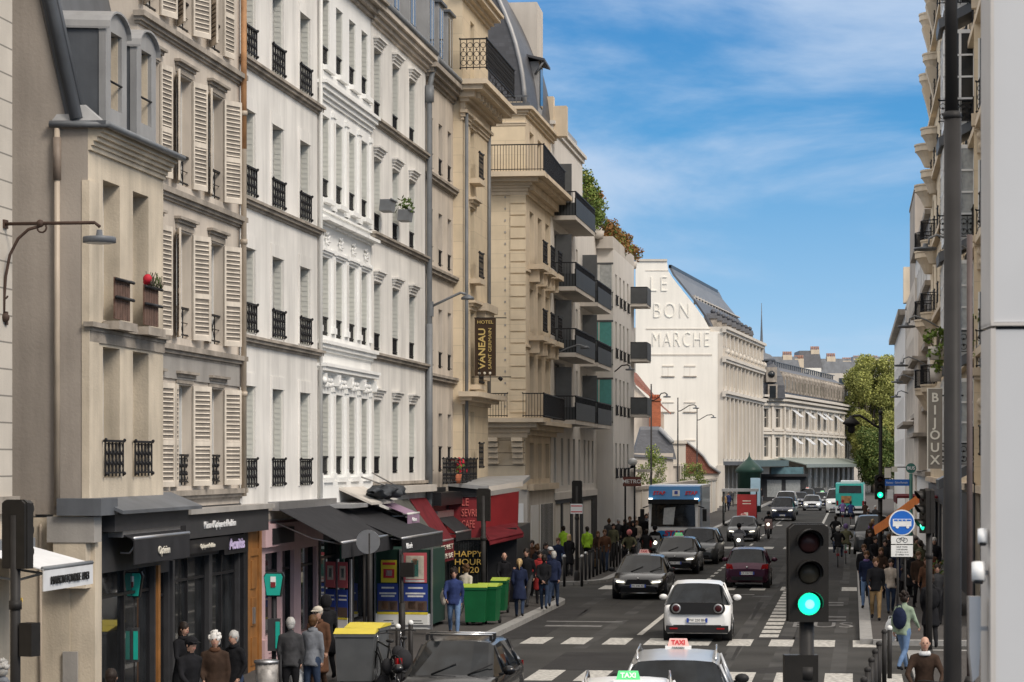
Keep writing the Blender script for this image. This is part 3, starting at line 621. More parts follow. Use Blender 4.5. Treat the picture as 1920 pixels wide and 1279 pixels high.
rail_run(r8,(fl,-.8,gz(325)),(.8,-.8,gz(325)),1.05,'bars'); rail_run(r8,(.8,-.8,gz(325)),(.8+.0,8.2,gz(325)),1.05,'bars')
rail_run(r8,(gx(918),-.8,gz(783)),(gx(955),-.8,gz(783)),.95,'bars'); rail_run(r8,(.0,-.8,gz(783)),(.8,-.8,gz(783)),.95,'bars'); rail_run(r8,(.8,-.8,gz(783)),(.8,8.0,gz(783)),.95,'bars')
# street front of G runs up the street: local frame turned
rf=ROT_L-(ROT_F+R(1.5)); LG=8.6
T8=Matrix.Rotation(rf,4,'Z')
m=MB(); m.X=T8; cols=[1.9,4.4,6.9]; rows=[(3.95,5.4),(6.75,8.9),(9.85,11.6),(12.6,14.7),(16.2,17.9)]; W_=1.25
holes=[(c-W_/2,c+W_/2,a,b) for c in cols for a,b in rows]; wall_part(m,LG,0,18.8,holes,.3,'tan_stone',D=9)
for z,pr in ((5.7,[(.2,.2),(.5,.2),(.85,.16)]),(15.2,[(.1,.2),(.3,.3),(.6,.16),(.88,.16)]),(18.35,[(.1,.12),(.2,.12),(.3,.12)]),(9.2,[(.08,.1)]),(12.2,[(.08,.1)])): cornice(m,0.01,LG,z,pr,'tan_stone',ret=False)
for c in cols:
    for z in (9.5,12.35): m.box(c-.9,c+.9,-.6,0,z,z+.2,'tan_stone'); m.box(c-.7,c-.5,-.4,0,z-.5,z,'tan_stone'); m.box(c+.5,c+.7,-.4,0,z-.5,z,'tan_stone')
m.build('wall',r8)
for c in cols:
    for a,b in rows:
        p=T8@Vector((c,.3,a)); o=open_(r8,0,0,0,W_,b-a,'curtain_glass',rail=(.9 if 9<a<15 else None),rs='two',dep=0,ry=-.85); o.location=p; o.rotation_euler=(0,0,rf)
# curved mansard roof of G
m=MB(); n=9; prof=[]
zs0=18.75
for i in range(n+1):
    t=i/n; prof.append((-(1.8*t**1.9),zs0+5.6*t))        # x back from the street as the roof rises
for i in range(n):
    (x0_,z0_),(x1_,z1_)=prof[i],prof[i+1]
    m.slab([(fl,0+.05+(-x0_)*.35,z0_),(x0_-.02,.05+(-x0_)*.35,z0_),(x1_-.02,.05+(-x1_)*.35,z1_),(fl,.05+(-x1_)*.35,z1_)],(0,.1,0),'slate')
    m.add([(x0_-.02,.05-x0_*.35,z0_),(x0_+.24,8.5,z0_),(x1_+.24,8.5,z1_),(x1_-.02,.05-x1_*.35,z1_)],[(0,1,2,3)],'slate')
m.tube([(x-.02,.03-x*.35,z) for x,z in prof],.09,'pale_zinc',6); m.box(fl,.2,-.2,.1,zs0-.05,zs0+.08,'zinc'); m.box(fl,.15,-.22,-.17,zs0+.3,zs0+.36,'zinc')
for k in range(12): m.box(fl+k*.15,fl+k*.15+.02,-.22,-.17,zs0,zs0+.34,'zinc')
m.build('roof',r8)
d=MB(); d.box(-1.6,.12,4.0,5.6,zs0+.2,zs0+2.4,'pale_zinc'); d.slab([(-2.2,3.6,zs0+3.0),(.4,3.6,zs0+2.35),(.4,6.0,zs0+2.35),(-2.2,6.0,zs0+3.2)],(0,0,.1),'slate'); d.box(.12,.16,4.3,5.3,zs0+.6,zs0+2.2,'glass'); d.tube([(.35,3.7,zs0+2.35),(.0,3.7,zs0+1.8)],.05,'zinc'); o=d.build('dormer',r8)
m=MB(); m.box(gx(912),gx(972),7,9.5,19,gz(-60),'pale_concrete'); m.box(.2,.9,8.0,8.6,18.6,19.9,'tan_stone'); m.build('chimney',r8)
# H: modern block with dark balconies
r9,L,fxl,fz=left_building('balcony_block','pale modern block with stacked dark panelled balconies and a rooftop terrace',1033,1119,LV)
F1=fxl(1092); cols1=[2.0,4.6,6.6,8.4]; 
fl9=[(6.6,9.0),(9.5,11.9),(12.3,14.7)]
holes=[(1.2,4.9,a,b) for a,b in fl9+[(15.3,17.4)]]+[(6.1,6.8,a+.9,b-.1) for a,b in fl9]+[(x,x+.75,a+.9,b-.1) for x in (9.4,13.6) for a,b in fl9]+[(x,x+1.3,a,b) for x in (11.2,) for a,b in fl9]+[(x,x+.8,3.6,5.7) for x in (1,3.6,6.1,8.2,10.4,12.6,14.4,16.2)]+[(16.0,17.0,a+.9,b-.1) for a,b in fl9]
holes=[h for h in holes if h[1]<L-.2]
m=MB(); wall_part(m,F1,0,19.0,[h for h in holes if h[1]<F1-.1],.3,'modern_white',D=10); wall_part(m,L,0,16.2,[h for h in holes if h[0]>F1+.1],.3,'modern_white',x0=F1+.01,D=10); m.build('wall',r9)
for h in holes:
    if h[1]>F1-.1 and h[0]<F1+.1: continue
    open_(r9,(h[0]+h[1])/2,0,h[2],h[1]-h[0],h[3]-h[2],'glass',frame='dark_panel',dep=.3,leaf=1 if h[1]-h[0]<1 else 2,jamb=0)
for z in (6.45,9.35,12.2,15.25):
    for x0_,x1_,pr in ((.6,8.3,1.0),(11.0,L-1.2,.85)):
        if z>14 and x0_>10: continue
        b=MB(); b.box(x0_,x1_,-pr,.0,z-.18,z,'pale_concrete'); b.box(x0_,x1_,-pr-.02,-pr+.05,z-.0,z+.75,'ribbed'); b.box(x0_,x0_+.05,-pr,-.0,z,z+.55,'ribbed'); b.box(x1_-.05,x1_,-pr,0,z,z+.75,'dark_panel')
        b.box(x0_,x1_,-pr-.02,-pr+.03,z+1.0,z+1.05,'iron'); b.box(x0_,x0_+.04,-pr,0,z+1.0,z+1.05,'iron'); b.box(x0_+.6,x0_+.66,-.75,-.05,z,z+2.3,'dark_panel'); b.box(x0_+.655,x0_+.665,-.72,-.1,z+.1,z+2.2,'pale_zinc')
        nn=int((x1_-x0_)/.35)
        for k in range(nn+1): x=x0_+(x1_-x0_-.05)*k/nn; b.box(x,x+.05,-pr-.01,-pr+.03,z+.75,z+1.0,'iron')
        for k in range(8): y=-pr+pr*k/8; b.box(x0_+.01,x0_+.03,y,y+.02,z+.5,z+1.0,'iron')
        b.build('balcony',r9)
m=MB(); m.box(F1+.5,L,-.1,0,16.1,16.5,'modern_white'); cornice(m,0,F1,18.9,[(.1,.2),(.2,.15)],'modern_white'); m.box(1,F1-.5,.2,3,19.2,19.9,'pale_zinc'); m.box(0,.5,-.1,.6,18.9,20.3,'tan_stone'); m.build('parapet',r9)
# I: block set forward, flank with teal curtains
vi=-11.95; r10,L,fxl,fz=left_building('set_forward_block','cream modern block set forward with teal curtained corner windows',1150,1189,vi)
m=MB(); holes=[(c,c+.9,a,b) for c in (1.0,3.2,5.2,7.4) for a,b in ((3.8,5.6),(7.0,8.9),(9.9,11.8),(12.6,14.2)) if c<L-1.2]
wall_part(m,L,0,15.4,holes,.25,'modern_white',D=9)
m.build('wall',r10)
for h in holes: open_(r10,(h[0]+h[1])/2,0,h[2],.9,h[3]-h[2],'glass',rail=.5,rs='bars',dep=.25,frame='dark_panel')
for z in (6.6,9.5,12.4):                               # flank bays facing the camera
    f=MB(); f.box(-.04,-.01,.03,1.15,z,z+2.2,'teal_curtain' if z<12 else 'curtain_glass'); f.box(-.06,-.04,.03,.08,z,z+2.2,'pvc'); f.box(-.06,-.04,.7,.75,z,z+2.2,'pvc'); f.box(-.06,-.02,0,1.2,z+2.2,z+2.3,'dark_panel'); o=f.build('flank_window',r10)
    f=MB(); f.X=Matrix.Translation((-.12,.58,z))@Matrix.Rotation(PI/2,4,'Z'); q=rail_mb(1.1,.8,'bars'); f.add(q.v,q.f,'dark_panel'); f.build('railing',o)
m=MB(); m.box(-.3,L,.0,6,15.4,16.0,'pale_concrete'); 
for z in (4.2,7.2,10.2,13.2):
    m.box(L-2.2,L+.2,-.9,0,z-.1,z+.05,'pale_concrete'); 
m.build('parapet',r10)
for z in (7.2,10.2,13.2):
    b=MB(); b.box(L-2.2,L+.2,-.92,-.85,z,z+.95,'dark_panel'); b.box(L-2.2,L-2.15,-.9,0,z,z+.9,'dark_panel'); b.box(L-2.2,L-2.17,-.9,0,z+.9,z+.96,'iron'); b.build('balcony',r10)
m=MB(); m.box(L+.05,L+6,.9,8,0,14.2,'bm_stone'); m.build('rear_wing',r10)
# ================= FAR BUILDINGS =================
def face_fn(px0,s):
    x0=(px0-CX)/s; return (lambda px:(px-px0)/s),(lambda py:H+(HY-py)/s)
# department store annex: white end wall with raised lettering, colonnaded street front
s=18.0; fx,fz=face_fn(1355,s); pj=P(1355,868,s); rj=thing('department_store_annex','huge white end wall with raised letters, dark mansard and colonnaded stone front','building',(pj.x,pj.y,0),0)
m=MB(); pts=[(1192,940),(1192,490),(1250,487),(1253,508),(1262,522),(1280,545),(1300,570),(1320,597),(1330,615),(1332,622),(1355,622),(1355,940)]
m.slab([(fx(a),0,fz(b)) for a,b in pts],(0,.6,0),'bm_white'); m.build('end_wall',rj)
m=MB(); 
for a,b,c,d in ((1211,1333,616,618),(1211,1335,664,667),(1210,1253,507,508)): m.box(fx(a),fx(b),-.05,0,fz(d),fz(c),'bm_stone')
m.box(fx(1192),fx(1251),-.15,.6,fz(490),fz(486),'bm_stone'); m.box(fx(1346),fx(1356),-.03,0,0,fz(625),'bm_stone')
for a,b in ((1242,1263),(1283,1304)):
    for c,d in ((687,705),(755,772),(826,845)): m.box(fx(a),fx(b),-.04,0,fz(d),fz(c),'bm_white'); m.box(fx(a),fx(b),-.1,0,fz(c)-.05,fz(c)+.08,'bm_stone'); m.box(fx(a)-.1,fx(b)+.1,-.12,0,fz(d)-.12,fz(d),'trim_stone'); m.box((fx(a)+fx(b))/2-.02,(fx(a)+fx(b))/2+.02,-.05,0,fz(d),fz(c),'bm_stone')
m.build('mouldings',rj)
rel=mat('relief_edge',(.80,.77,.70),.85,.04,.3)
for t,px,py,sz,w_ in (('LE',1217,534,2.35,1.7),('BON',1223,584,2.3,3.65),('MARCHE',1221,638,2.25,5.9)):
    o=text(t,sz,rel,rj,(fx(px),-.02,fz(py)),(R(90),0,0),'raised_lettering',.07,1,'LEFT',sp=1.25,bold=-.05,fit=w_)
# street front from the corner running up the street
LJ=37.0; rfj=ROT_L
ua=R(12.2); m=MB(); T=Matrix.Rotation(PI/2-ua,4,'Z'); m.X=T
nb=5; bayw=LJ/ nb*.98; holes=[]; 
for k in range(nb):
    x=1.0+k*7.2
    for q in (0,1): holes+= [(x+q*3.55,x+2.5+q*3.55,5.4,11.0),(x+q*3.55,x+2.5+q*3.55,12.7,14.9),(x+.8+q*3.55,x+1.7+q*3.55,16.6,17.7)]
wall_part(m,LJ,4.6,18.8,holes,.7,'bm_stone',D=25); m.build('street_wall',rj)
m=MB(); m.X=T
for z,p in ((11.5,.35),(11.8,.6),(15.1,.4),(15.4,.55),(18.2,.4),(18.5,.6)): m.box(-.3,LJ,-p,0,z,z+.3,'bm_stone')
for k in range(11): x=.5+k*3.57; m.box(x-.3,x+.3,-.3,0,5.0,11.5,'bm_stone'); m.box(x-.22,x+.22,-.25,0,12.3,15.1,'bm_stone'); m.box(x-.25,x+.25,-.5,0,15.7,16.6,'bm_stone'); m.ball((x,-.4,16.2),.35,'bm_stone',6,4); m.box(x-.18,x+.18,-.3,0,16.8,18.2,'bm_stone')
m.build('pilasters_and_cornice',rj)
for a,b,c,d in holes: gl=MB(); gl.X=T; gl.box(a,b,.6,.62,c,d,'glass'); gl.box((a+b)/2-.06,(a+b)/2+.06,.5,.6,c,d,'pale_concrete'); gl.build('window',rj)
m=MB(); m.X=T; m.box(0,LJ,.6,2,0,4.6,'shop_dark'); m.box(0,LJ,-3.2,.6,4.35,4.75,'zinc'); m.box(0,LJ,-3.25,-3.2,4.2,4.9,mat('canopy_green',(.06,.09,.08),.5))
for k in range(11): x=k*3.57; m.box(x-.3,x+.3,-.2,.55,0,4.35,'bm_stone')
m.build('arcade_canopy',rj)
m=MB(); rs=[(1332,615),(1320,592),(1300,563),(1280,538),(1262,516),(1254,500)]
q=[(fx(a),fz(b)) for a,b in [(1333,619)]+rs]
for i in range(len(q)-1):
    (a,b),(c,d)=q[i],q[i+1]; dx=40*math.sin(ua); dy=40*math.cos(ua)
    m.slab([(a,.3,b),(a+dx,dy,b),(c+dx,dy,d),(c,.3,d)],(.15,0,.15),'slate' if i in(1,2) else 'zinc')
m.slab([(fx(1254),.3,fz(496)),(fx(1254)+8,37,fz(496)),(fx(1254)+8,37,fz(502)),(fx(1254),.3,fz(502))],(.3,0,0),'shop_black')
for k in range(16): y=1+k*2.3; x=fx(1300)+y*.216; m.box(x-.1,x+.1,y,y+.15,fz(570),fz(552),'pale_concrete')
m.slab([(fx(1300)-.1,1,fz(553)),(fx(1300)+8.2,38,fz(553)),(fx(1300)+8.2,38,fz(555)),(fx(1300)-.1,1,fz(555))],(.3,0,0),'pale_concrete')
m.build('roof',rj)
for k in range(9):
    y=3+k*4.1; x=fx(1330)+y*.216; d=MB(); d.X=Matrix.Translation((x,y,fz(607))); d.box(-.9,.35,-.6,.6,-.9,.7,'trim_stone'); d.slab([(-.9,-.75,.7),(.45,-.75,.7),(.35,-.4,1.25),(-.9,-.4,1.25)],(0,1.5,0),'slate'); d.ball((.0,0,1.45),.3,'slate',6,4); d.build('dormer',rj)
# small houses in front of the end wall
s=20.0; fx,fz=face_fn(1190,s); p=P(1190,868,s); hh=thing('red_roofed_house','small house with red tiled roof and orange brick chimney below the white end wall','house',(p.x,p.y,0))
m=MB(); m.slab([(fx(1175),0,0),(fx(1175),0,fz(700)),(fx(1190),0,fz(722)),(fx(1245),0,fz(778)),(fx(1245),0,0)],(0,6,0),'warm_plaster'); m.build('wall',hh)
m=MB(); m.slab([(fx(1180),-.3,fz(700)),(fx(1192),-.3,fz(722)),(fx(1258),-.3,fz(778)),(fx(1248),2.5,fz(765)),(fx(1198),4,fz(700))],(0,.4,.2),'red_tile'); m.build('roof',hh)
m=MB(); m.box(fx(1217),fx(1238),-.8,.4,fz(800),fz(752),'orange_brick'); m.box(fx(1216),fx(1239),-.9,.5,fz(752),fz(748),'orange_brick')
for k in range(4): m.lathe([(.12,0),(.14,.4)],(fx(1220+k*5),-.2,fz(748)),'orange_brick',6)
m.build('chimney',hh)
p=P(1190,868,21); fx,fz=face_fn(1190,21.); hb=thing('slate_roofed_annex','low stone house with steep blue slate roof behind the young street tree','house',(p.x,p.y-3,0))
m=MB(); m.box(fx(1185),fx(1258),0,6,0,fz(850),'warm_plaster'); m.build('wall',hb)
m=MB(); m.slab([(fx(1183),-.2,fz(856)),(fx(1264),-.2,fz(862)),(fx(1258),1,fz(832)),(fx(1236),2.2,fz(806)),(fx(1200),2.2,fz(806))],(0,1,.3),'slate'); m.tube([(fx(1236),2,fz(804)),(fx(1258),.8,fz(830))],.2,'pale_zinc',6); m.build('roof',hb)
p=P(1265,868,19); fx,fz=face_fn(1265,19.); hc=thing('gate_pavilion','cream stone pavilion with columns and a sweeping red tiled roof','house',(p.x,p.y,0))
m=MB(); m.box(fx(1258),fx(1285),-.5,4,0,fz(828),'bm_stone'); m.box(fx(1256),fx(1287),-.7,4,fz(832),fz(826),'bm_stone'); m.box(fx(1256),fx(1287),-.7,4,fz(874),fz(870),'bm_stone')
for k in range(4): m.box(fx(1270+k*4.5),fx(1272+k*4.5),-.72,-.5,0,fz(874),'bm_stone')
m.box(fx(1240),fx(1350),1,5,0,fz(886),'bm_stone'); m.build('wall',hc)
m=MB(); m.slab([(fx(1286),.8,fz(826)),(fx(1300),.8,fz(838)),(fx(1320),.8,fz(856)),(fx(1332),.8,fz(874)),(fx(1352),.8,fz(888)),(fx(1286),.8,fz(888))],(0,3,.0),'red_tile'); m.tube([(fx(a),.7,fz(b)) for a,b in ((1286,826),(1300,837),(1320,855),(1332,873),(1352,887))],.15,'pale_zinc',6); m.build('roof',hc)
bw=thing('boundary_wall','long cream boundary wall running up the left pavement behind the truck','wall',UV(128,-12.6),ROT_L)
m=MB(); m.box(0,96,0,.4,0,3.0,'bm_stone'); 
for k in range(13): m.box(k*8-.3,k*8+.3,-.08,0,0,3.15,'bm_stone')
m.box(0,96,-.12,.5,3.0,3.2,'trim_stone'); m.build('wall_panel',bw)
# department store main building, corner pavilion and long wing
s=14.6; p=P(1425,868,s); rk=thing('department_store','pale ornate department store with grey mansard, window canopies and long glass street canopy','building',(p.x,p.y,0),0)
fx,fz=face_fn(1425,s)
def wing(root,p0,p1,zs,nb,name,wd=.62,canopies=()):
    a=Vector(p0); b=Vector(p1); d=b-a; L_=d.length; T=Matrix.Translation((a.x,a.y,0))@Matrix.Rotation(math.atan2(d.y,d.x),4,'Z')
    m=MB(); m.X=T; holes=[(L_*(k+.5-wd/2)/nb,L_*(k+.5+wd/2)/nb,z0,z1) for k in range(nb) for z0,z1 in zs]
    wall_part(m,L_,0,13.6,holes,.5,'bm_stone',D=14)
    for z,q in ((4.9,.3),(8.3,.35),(8.7,.2),(12.0,.4),(12.6,.7),(13.1,.9),(16.4,.2)):
        if z<16: m.box(-.2,L_+.2,-q,0,z,z+.28,'bm_stone')
    for k in range(nb+1):
        x=L_*k/nb; m.box(x-.25,x+.25,-.2,0,5,12,'bm_stone')
    m.build(name,root)
    for h in holes: g=MB(); g.X=T; g.box(h[0],h[1],.4,.43,h[2],h[3],'glass'); g.box((h[0]+h[1])/2-.06,(h[0]+h[1])/2+.06,.3,.4,h[2],h[3],'bm_stone'); g.box(h[0],h[1],.3,.4,(h[2]+h[3])/2,(h[2]+h[3])/2+.1,'bm_stone'); g.build('window',root)
    for k in canopies:
        for z in (11.6,8.0): 
            for q in (-.3,.3): x=L_*(k+.5)/nb+q*L_/nb*.5; c=MB(); c.X=T; c.slab([(x-.55,0,z),(x+.55,0,z),(x+.55,-1.1,z-.9),(x-.55,-1.1,z-.9)],(0,-.03,.05),'white_cloth'); c.build('window_canopy',root)
    r=MB(); r.X=T; r.slab([(0,.2,13.5),(0,1.2,16.6),(0,3,17.6),(0,14,17.6),(0,14,13.5)],(L_,0,0),'slate'); r.box(0,L_,.9,1.1,16.5,16.7,'trim_stone')
    for k in range(nb*2):
        x=L_*(k+.5)/nb/2; dd=MB(); dd.X=T; dd.box(x-.35,x+.35,.0,1,13.9,15.9,'trim_stone'); dd.ball((x,.3,16.0),.4,'trim_stone',6,4); dd.box(x-.15,x+.15,-.02,.0,14.2,15.5,'glass'); dd.build('dormer',root)
    for k in range(nb*3): x=L_*k/nb/3; r.box(x-.1,x+.1,2.9,3.1,17.6,18.2,'zinc')
    r.box(0,L_,2.9,3.1,18.2,18.3,'zinc')
    r.build('mansard_roof',root); return T,L_
zs=((5.4,7.9),(9.2,11.6))
wing(rk,(0,0),(fx(1476),0+4),zs,2,'pavilion_wall',.4)
r=MB(); prof=[(4.3,0),(4.1,1.6),(3.4,3.2),(2.3,4.3),(1.6,4.6),(1.5,5.4),(.7,5.8),(.35,6.5),(.25,8),(.12,10.5),(.04,14.5)]

rg=[(0,12.9),(.1,14.6),(.35,15.8),(.8,16.8),(1.4,17.5),(2.0,17.9)]; x0_,x1_=-.4,fx(1476)-.1
for i in range(5):
    (a,za),(b,zb_)=rg[i],rg[i+1]; q=[(x0_+a,.3+a,za),(x1_-a,1.2+a,za),(x1_-a,9-a,za),(x0_+a,9-a,za)]; t_=[(x0_+b,.3+b,zb_),(x1_-b,1.2+b,zb_),(x1_-b,9-b,zb_),(x0_+b,9-b,zb_)]
    r.add(q+t_,[(0,1,5,4),(1,2,6,5),(2,3,7,6),(3,0,4,7),(4,5,6,7)],'slate')
r.lathe([(1.9,0),(1.6,.5),(1.1,.9),(.5,1.1),(.4,1.7),(.22,2.0),(.16,3.2),(.08,5.2),(.03,7.6)],(fx(1434),4.0,17.8),'zinc',12); r.box(fx(1447)-.7,fx(1447)+.7,.2,1.2,15.0,16.9,'trim_stone'); r.lathe([(.45,0),(.45,.08)],(fx(1447),.12,16.0),'glass',12,'Y'); r.box(fx(1449)-.6,fx(1449)+.6,.05,.5,12.9,14.7,'trim_stone'); r.box(fx(1449)-.4,fx(1449)+.4,.0,.06,12.95,14.5,'glass'); r.build('dome',rk)
e1=P(1600,868,12.0); q=(e1.x-p.x,e1.y-p.y)
wing(rk,(fx(1476),4),q,((1,4.2),)+zs+((0,0.01),),12,'long_wing_wall',.5,canopies=(1,3,5,6,8,10))
m=MB(); d=Vector((q[0]-fx(1476),q[1]-4)); an=math.atan2(d.y,d.x); m.X=Matrix.Translation((fx(1476),4,0))@Matrix.Rotation(an,4,'Z'); gc=mat('canopy_glass_green',(.19,.22,.20),.5)
m.slab([(-4,-3.6,4.3),(d.length+3,-3.6,4.3),(d.length+3,0,5.2),(-4,0,5.2)],(0,0,.12),gc); m.box(-4,d.length+3,-3.7,-3.6,4.0,4.45,gc)
for k in range(14): m.box(k*5-.06,k*5+.06,-3.6,-3.5,0,4.3,'dark_pipe')
m.X=None; m.slab([(-.5,-3,4.3),(fx(1476),-.5,4.3),(fx(1476),3.2,5.1),(-.5,1,5.1)],(0,0,.12),gc); m.build('glass_canopy',rk)
# distant roofscape
def far_block(px0,px1,s,ztop,z1,label,mw='bm_stone',mr='zinc',ch=()):
    p=P(px0,868,s); w_=(px1-px0)/s; t=thing('distant_building',label,'building',(p.x,p.y,0),0,'distant rooftops above the department store')
    m=MB(); z=H+(HY-z1)/s; m.box(0,w_,0,12,0,z,mw); m.build('wall',t); zt=H+(HY-ztop)/s
    m=MB(); m.slab([(-.3,0,z),(w_*.06,1.5,zt),(w_*.94,1.5,zt),(w_+.3,0,z)],(0,9,0),mr); m.build('roof',t)
    for a,b in ch:
        q=MB(); x=(a-px0)/s; q.box(x-.9,x+.9,1.2,3,z,H+(HY-b)/s,'tan_stone')
        for k in range(5): q.lathe([(.16,0),(.18,.7)],(x-.75+k*.37,2,H+(HY-b)/s),'clay_pot',6)
        q.build('chimney',t)
    n=int(w_/3)
    for k in range(n): g=MB(); g.box(k*3+.9,k*3+2.1,-.1,.0,z-2.8,z-1,'glass'); g.build('window',t)
far_block(1440,1500,9.5,668,700,'distant zinc roofs with an orange chimney stack left of the grey pavilion','bm_stone','zinc',((1478,665),(1500,672)))
far_block(1498,1540,9.0,657,690,'distant square pavilion roof in dark grey slate with a tall chimney','bm_white','slate',((1530,655),))
far_block(1538,1600,9.0,672,700,'distant roof line with broad terracotta chimney between the slate pavilion and the tree','bm_stone','zinc',((1560,668),(1590,676)))
far_block(1596,1690,8.5,668,700,'distant long roof with rows of small chimney pots behind the tree','bm_stone','zinc',((1610,672),(1640,672),(1668,673)))
# ================= RIGHT SIDE =================
def right_building(name,label,pxfar,pxnear,v=RV):
    uf,un=U(pxfar,v),U(pxnear,v); t=thing(name,label,'building',UV(uf,v),ROT_R,'buildings along the right side of the street'); return t,uf-un,uf
# far right row
a,L,uf=right_building('far_right_house','pale house with grey mansard at the far end of the right side',1677,1697,3.7)
m=MB(); wall_part(m,L,0,15.5,[(x,x+1.1,z,z+1.9) for x in [2+3*k for k in range(int(L/3)-1)] for z in (4.5,7.6,10.7)],.3,'modern_white',D=12); m.build('wall',a)
m=MB(); m.slab([(0,0,15.5),(0,.9,18.3),(0,4,19.6),(0,12,19.6),(0,12,15.5)],(L,0,0),'zinc'); m.box(-.2,L,-.5,0,15.2,15.6,'trim_stone'); m.build('roof',a)
m=MB(); m.box(L*.3,L*.3+1.5,.5,6,18,21,'tan_stone'); m.build('chimney',a)
b,L,uf=right_building('tall_party_wall_house','cream house under a tall brown party wall with a red chimney pot',1697,1716,3.8)
m=MB(); wall_part(m,L,0,16.0,[(x,x+1.1,z,z+1.9) for x in [2+3*k for k in range(int(L/3)-1)] for z in (4.5,7.6,10.7,13.4)],.3,'warm_plaster',D=12); m.build('wall',b)
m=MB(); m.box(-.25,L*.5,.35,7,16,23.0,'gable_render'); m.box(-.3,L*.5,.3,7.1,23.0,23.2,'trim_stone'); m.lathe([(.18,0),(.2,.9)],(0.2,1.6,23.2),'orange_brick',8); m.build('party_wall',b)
for k,(z) in enumerate((7,10.2)):
    q=MB(); q.box(L*.2,L*.9,-.7,0,z,z+.2,'trim_stone'); q.build('balcony',b)
c,L,uf=right_building('white_plaster_house','white plastered house with moulded bay beside the jewellery sign',1716,1745,3.9)
m=MB(); wall_part(m,L,0,17.5,[(x,x+1.2,z,z+2.1) for x in [1.5+3.1*k for k in range(int(L/3.1)-1)] for z in (4.5,7.7,10.9,14)],.3,'modern_white',D=12)
m.slab([(0,0,17.5),(0,1.2,20.5),(0,12,20.5),(0,12,17.5)],(L,0,0),'zinc'); m.build('wall',c)
m=MB()
for z in (3.9,7.3,10.5,13.6,17.2): m.box(-.1,L,-.3,0,z,z+.25,'trim_stone')
m.box(L*.5,L*.8,-.45,0,4.2,13,'warm_plaster'); m.box(L*.47,L*.83,-.75,0,6.0,6.2,'trim_stone'); m.box(L*.47,L*.83,-.8,0,10,10.25,'trim_stone'); m.build('cornice',c)
# ornate house with stacked curved balconies
orn,L,uf=right_building('ornate_bay_house','tall golden stone house with stacked rounded balconies, bay windows and climbing plants',1744,1872,RV)
cols=[L-2.2-4.6*k for k in range(int(L/4.6))]; rows=[(4.8,7.3),(8.3,10.7),(11.8,14.2),(15.2,17.4),(18.4,20.4),(21.6,23.6),(24.8,26.6)]
holes=[(x-.6,x+.6,a_,b_) for x in cols for a_,b_ in rows]
m=MB(); wall_part(m,L,3.6,30,holes,.3,'gold_stone',D=12); wall_part(m,L,0,3.6,[],.2,'pale_concrete',D=12); m.build('wall',orn)
m=MB()
for z in (3.7,7.8,11.2,14.7,17.9,21.0,24.2,27.2): m.box(-.1,L+.1,-.25,0,z,z+.22,'tan_stone')
m.box(-.1,L+.1,-.5,0,29.7,30.1,'tan_stone'); m.build('cornice',orn)
for x in cols:
    for a_,b_ in rows: open_(orn,x,0,a_,1.2,b_-a_,'glass',rail=.9,rs='scroll',dep=.3,ry=-.12,bars=3)
def round_balcony(root,x,z,r=1.0,rail=True,h=.5,name='balcony'):
    b=MB(); n=9
    for (r0,z0,r1,z1) in ((r*.45,z-.9,r*.7,z-.45),(r*.7,z-.45,r*.95,z-.15),(r,z-.15,r,z+.12),(r*1.05,z+.12,r*1.05,z+.2)):
        A=[(x-r0*math.cos(PI*k/n),-r0*.85*math.sin(PI*k/n),z0) for k in range(n+1)]; B=[(x-r1*math.cos(PI*k/n),-r1*.85*math.sin(PI*k/n),z1) for k in range(n+1)]
        b.add(A+B,[(k,k+1,n+2+k,n+1+k) for k in range(n)]+[tuple(range(n+1))[::-1],tuple(range(n+1,2*n+2))],'tan_stone')
    o=b.build(name,root)
    if rail:
        g=MB(); A=[(x-r*math.cos(PI*k/12),-r*.85*math.sin(PI*k/12)) for k in range(13)]
        g.tube([(p,q,z+1.1) for p,q in A],.025,'iron',5); g.tube([(p,q,z+.3) for p,q in A],.018,'iron',5)
        for k in range(25): t=PI*k/24; g.box(x-r*math.cos(t)-.012,x-r*math.cos(t)+.012,-r*.85*math.sin(t)-.012,-r*.85*math.sin(t)+.012,z+.2,z+1.1,'iron')
        g.build('railing',o)
    return o
bx=[3.0,9.0,15.5]
for x in bx[:2]:
    for z in (8.1,11.5,14.9,18.2,20.2): round_balcony(orn,x,z,1.0 if x<5 else .85,z<15)
    for z in (23.2,26.2): 
        round_balcony(orn,x,z+.5,.75,False); q=MB(); q.slab([(x-.5,0,z+.2),(x-.5,-.5,z),(x-.5,-.3,z-.7),(x-.5,-.1,z-1.6),(x-.5,0,z-1.8)],(1.0,0,0),'tan_stone'); q.build('console',orn)
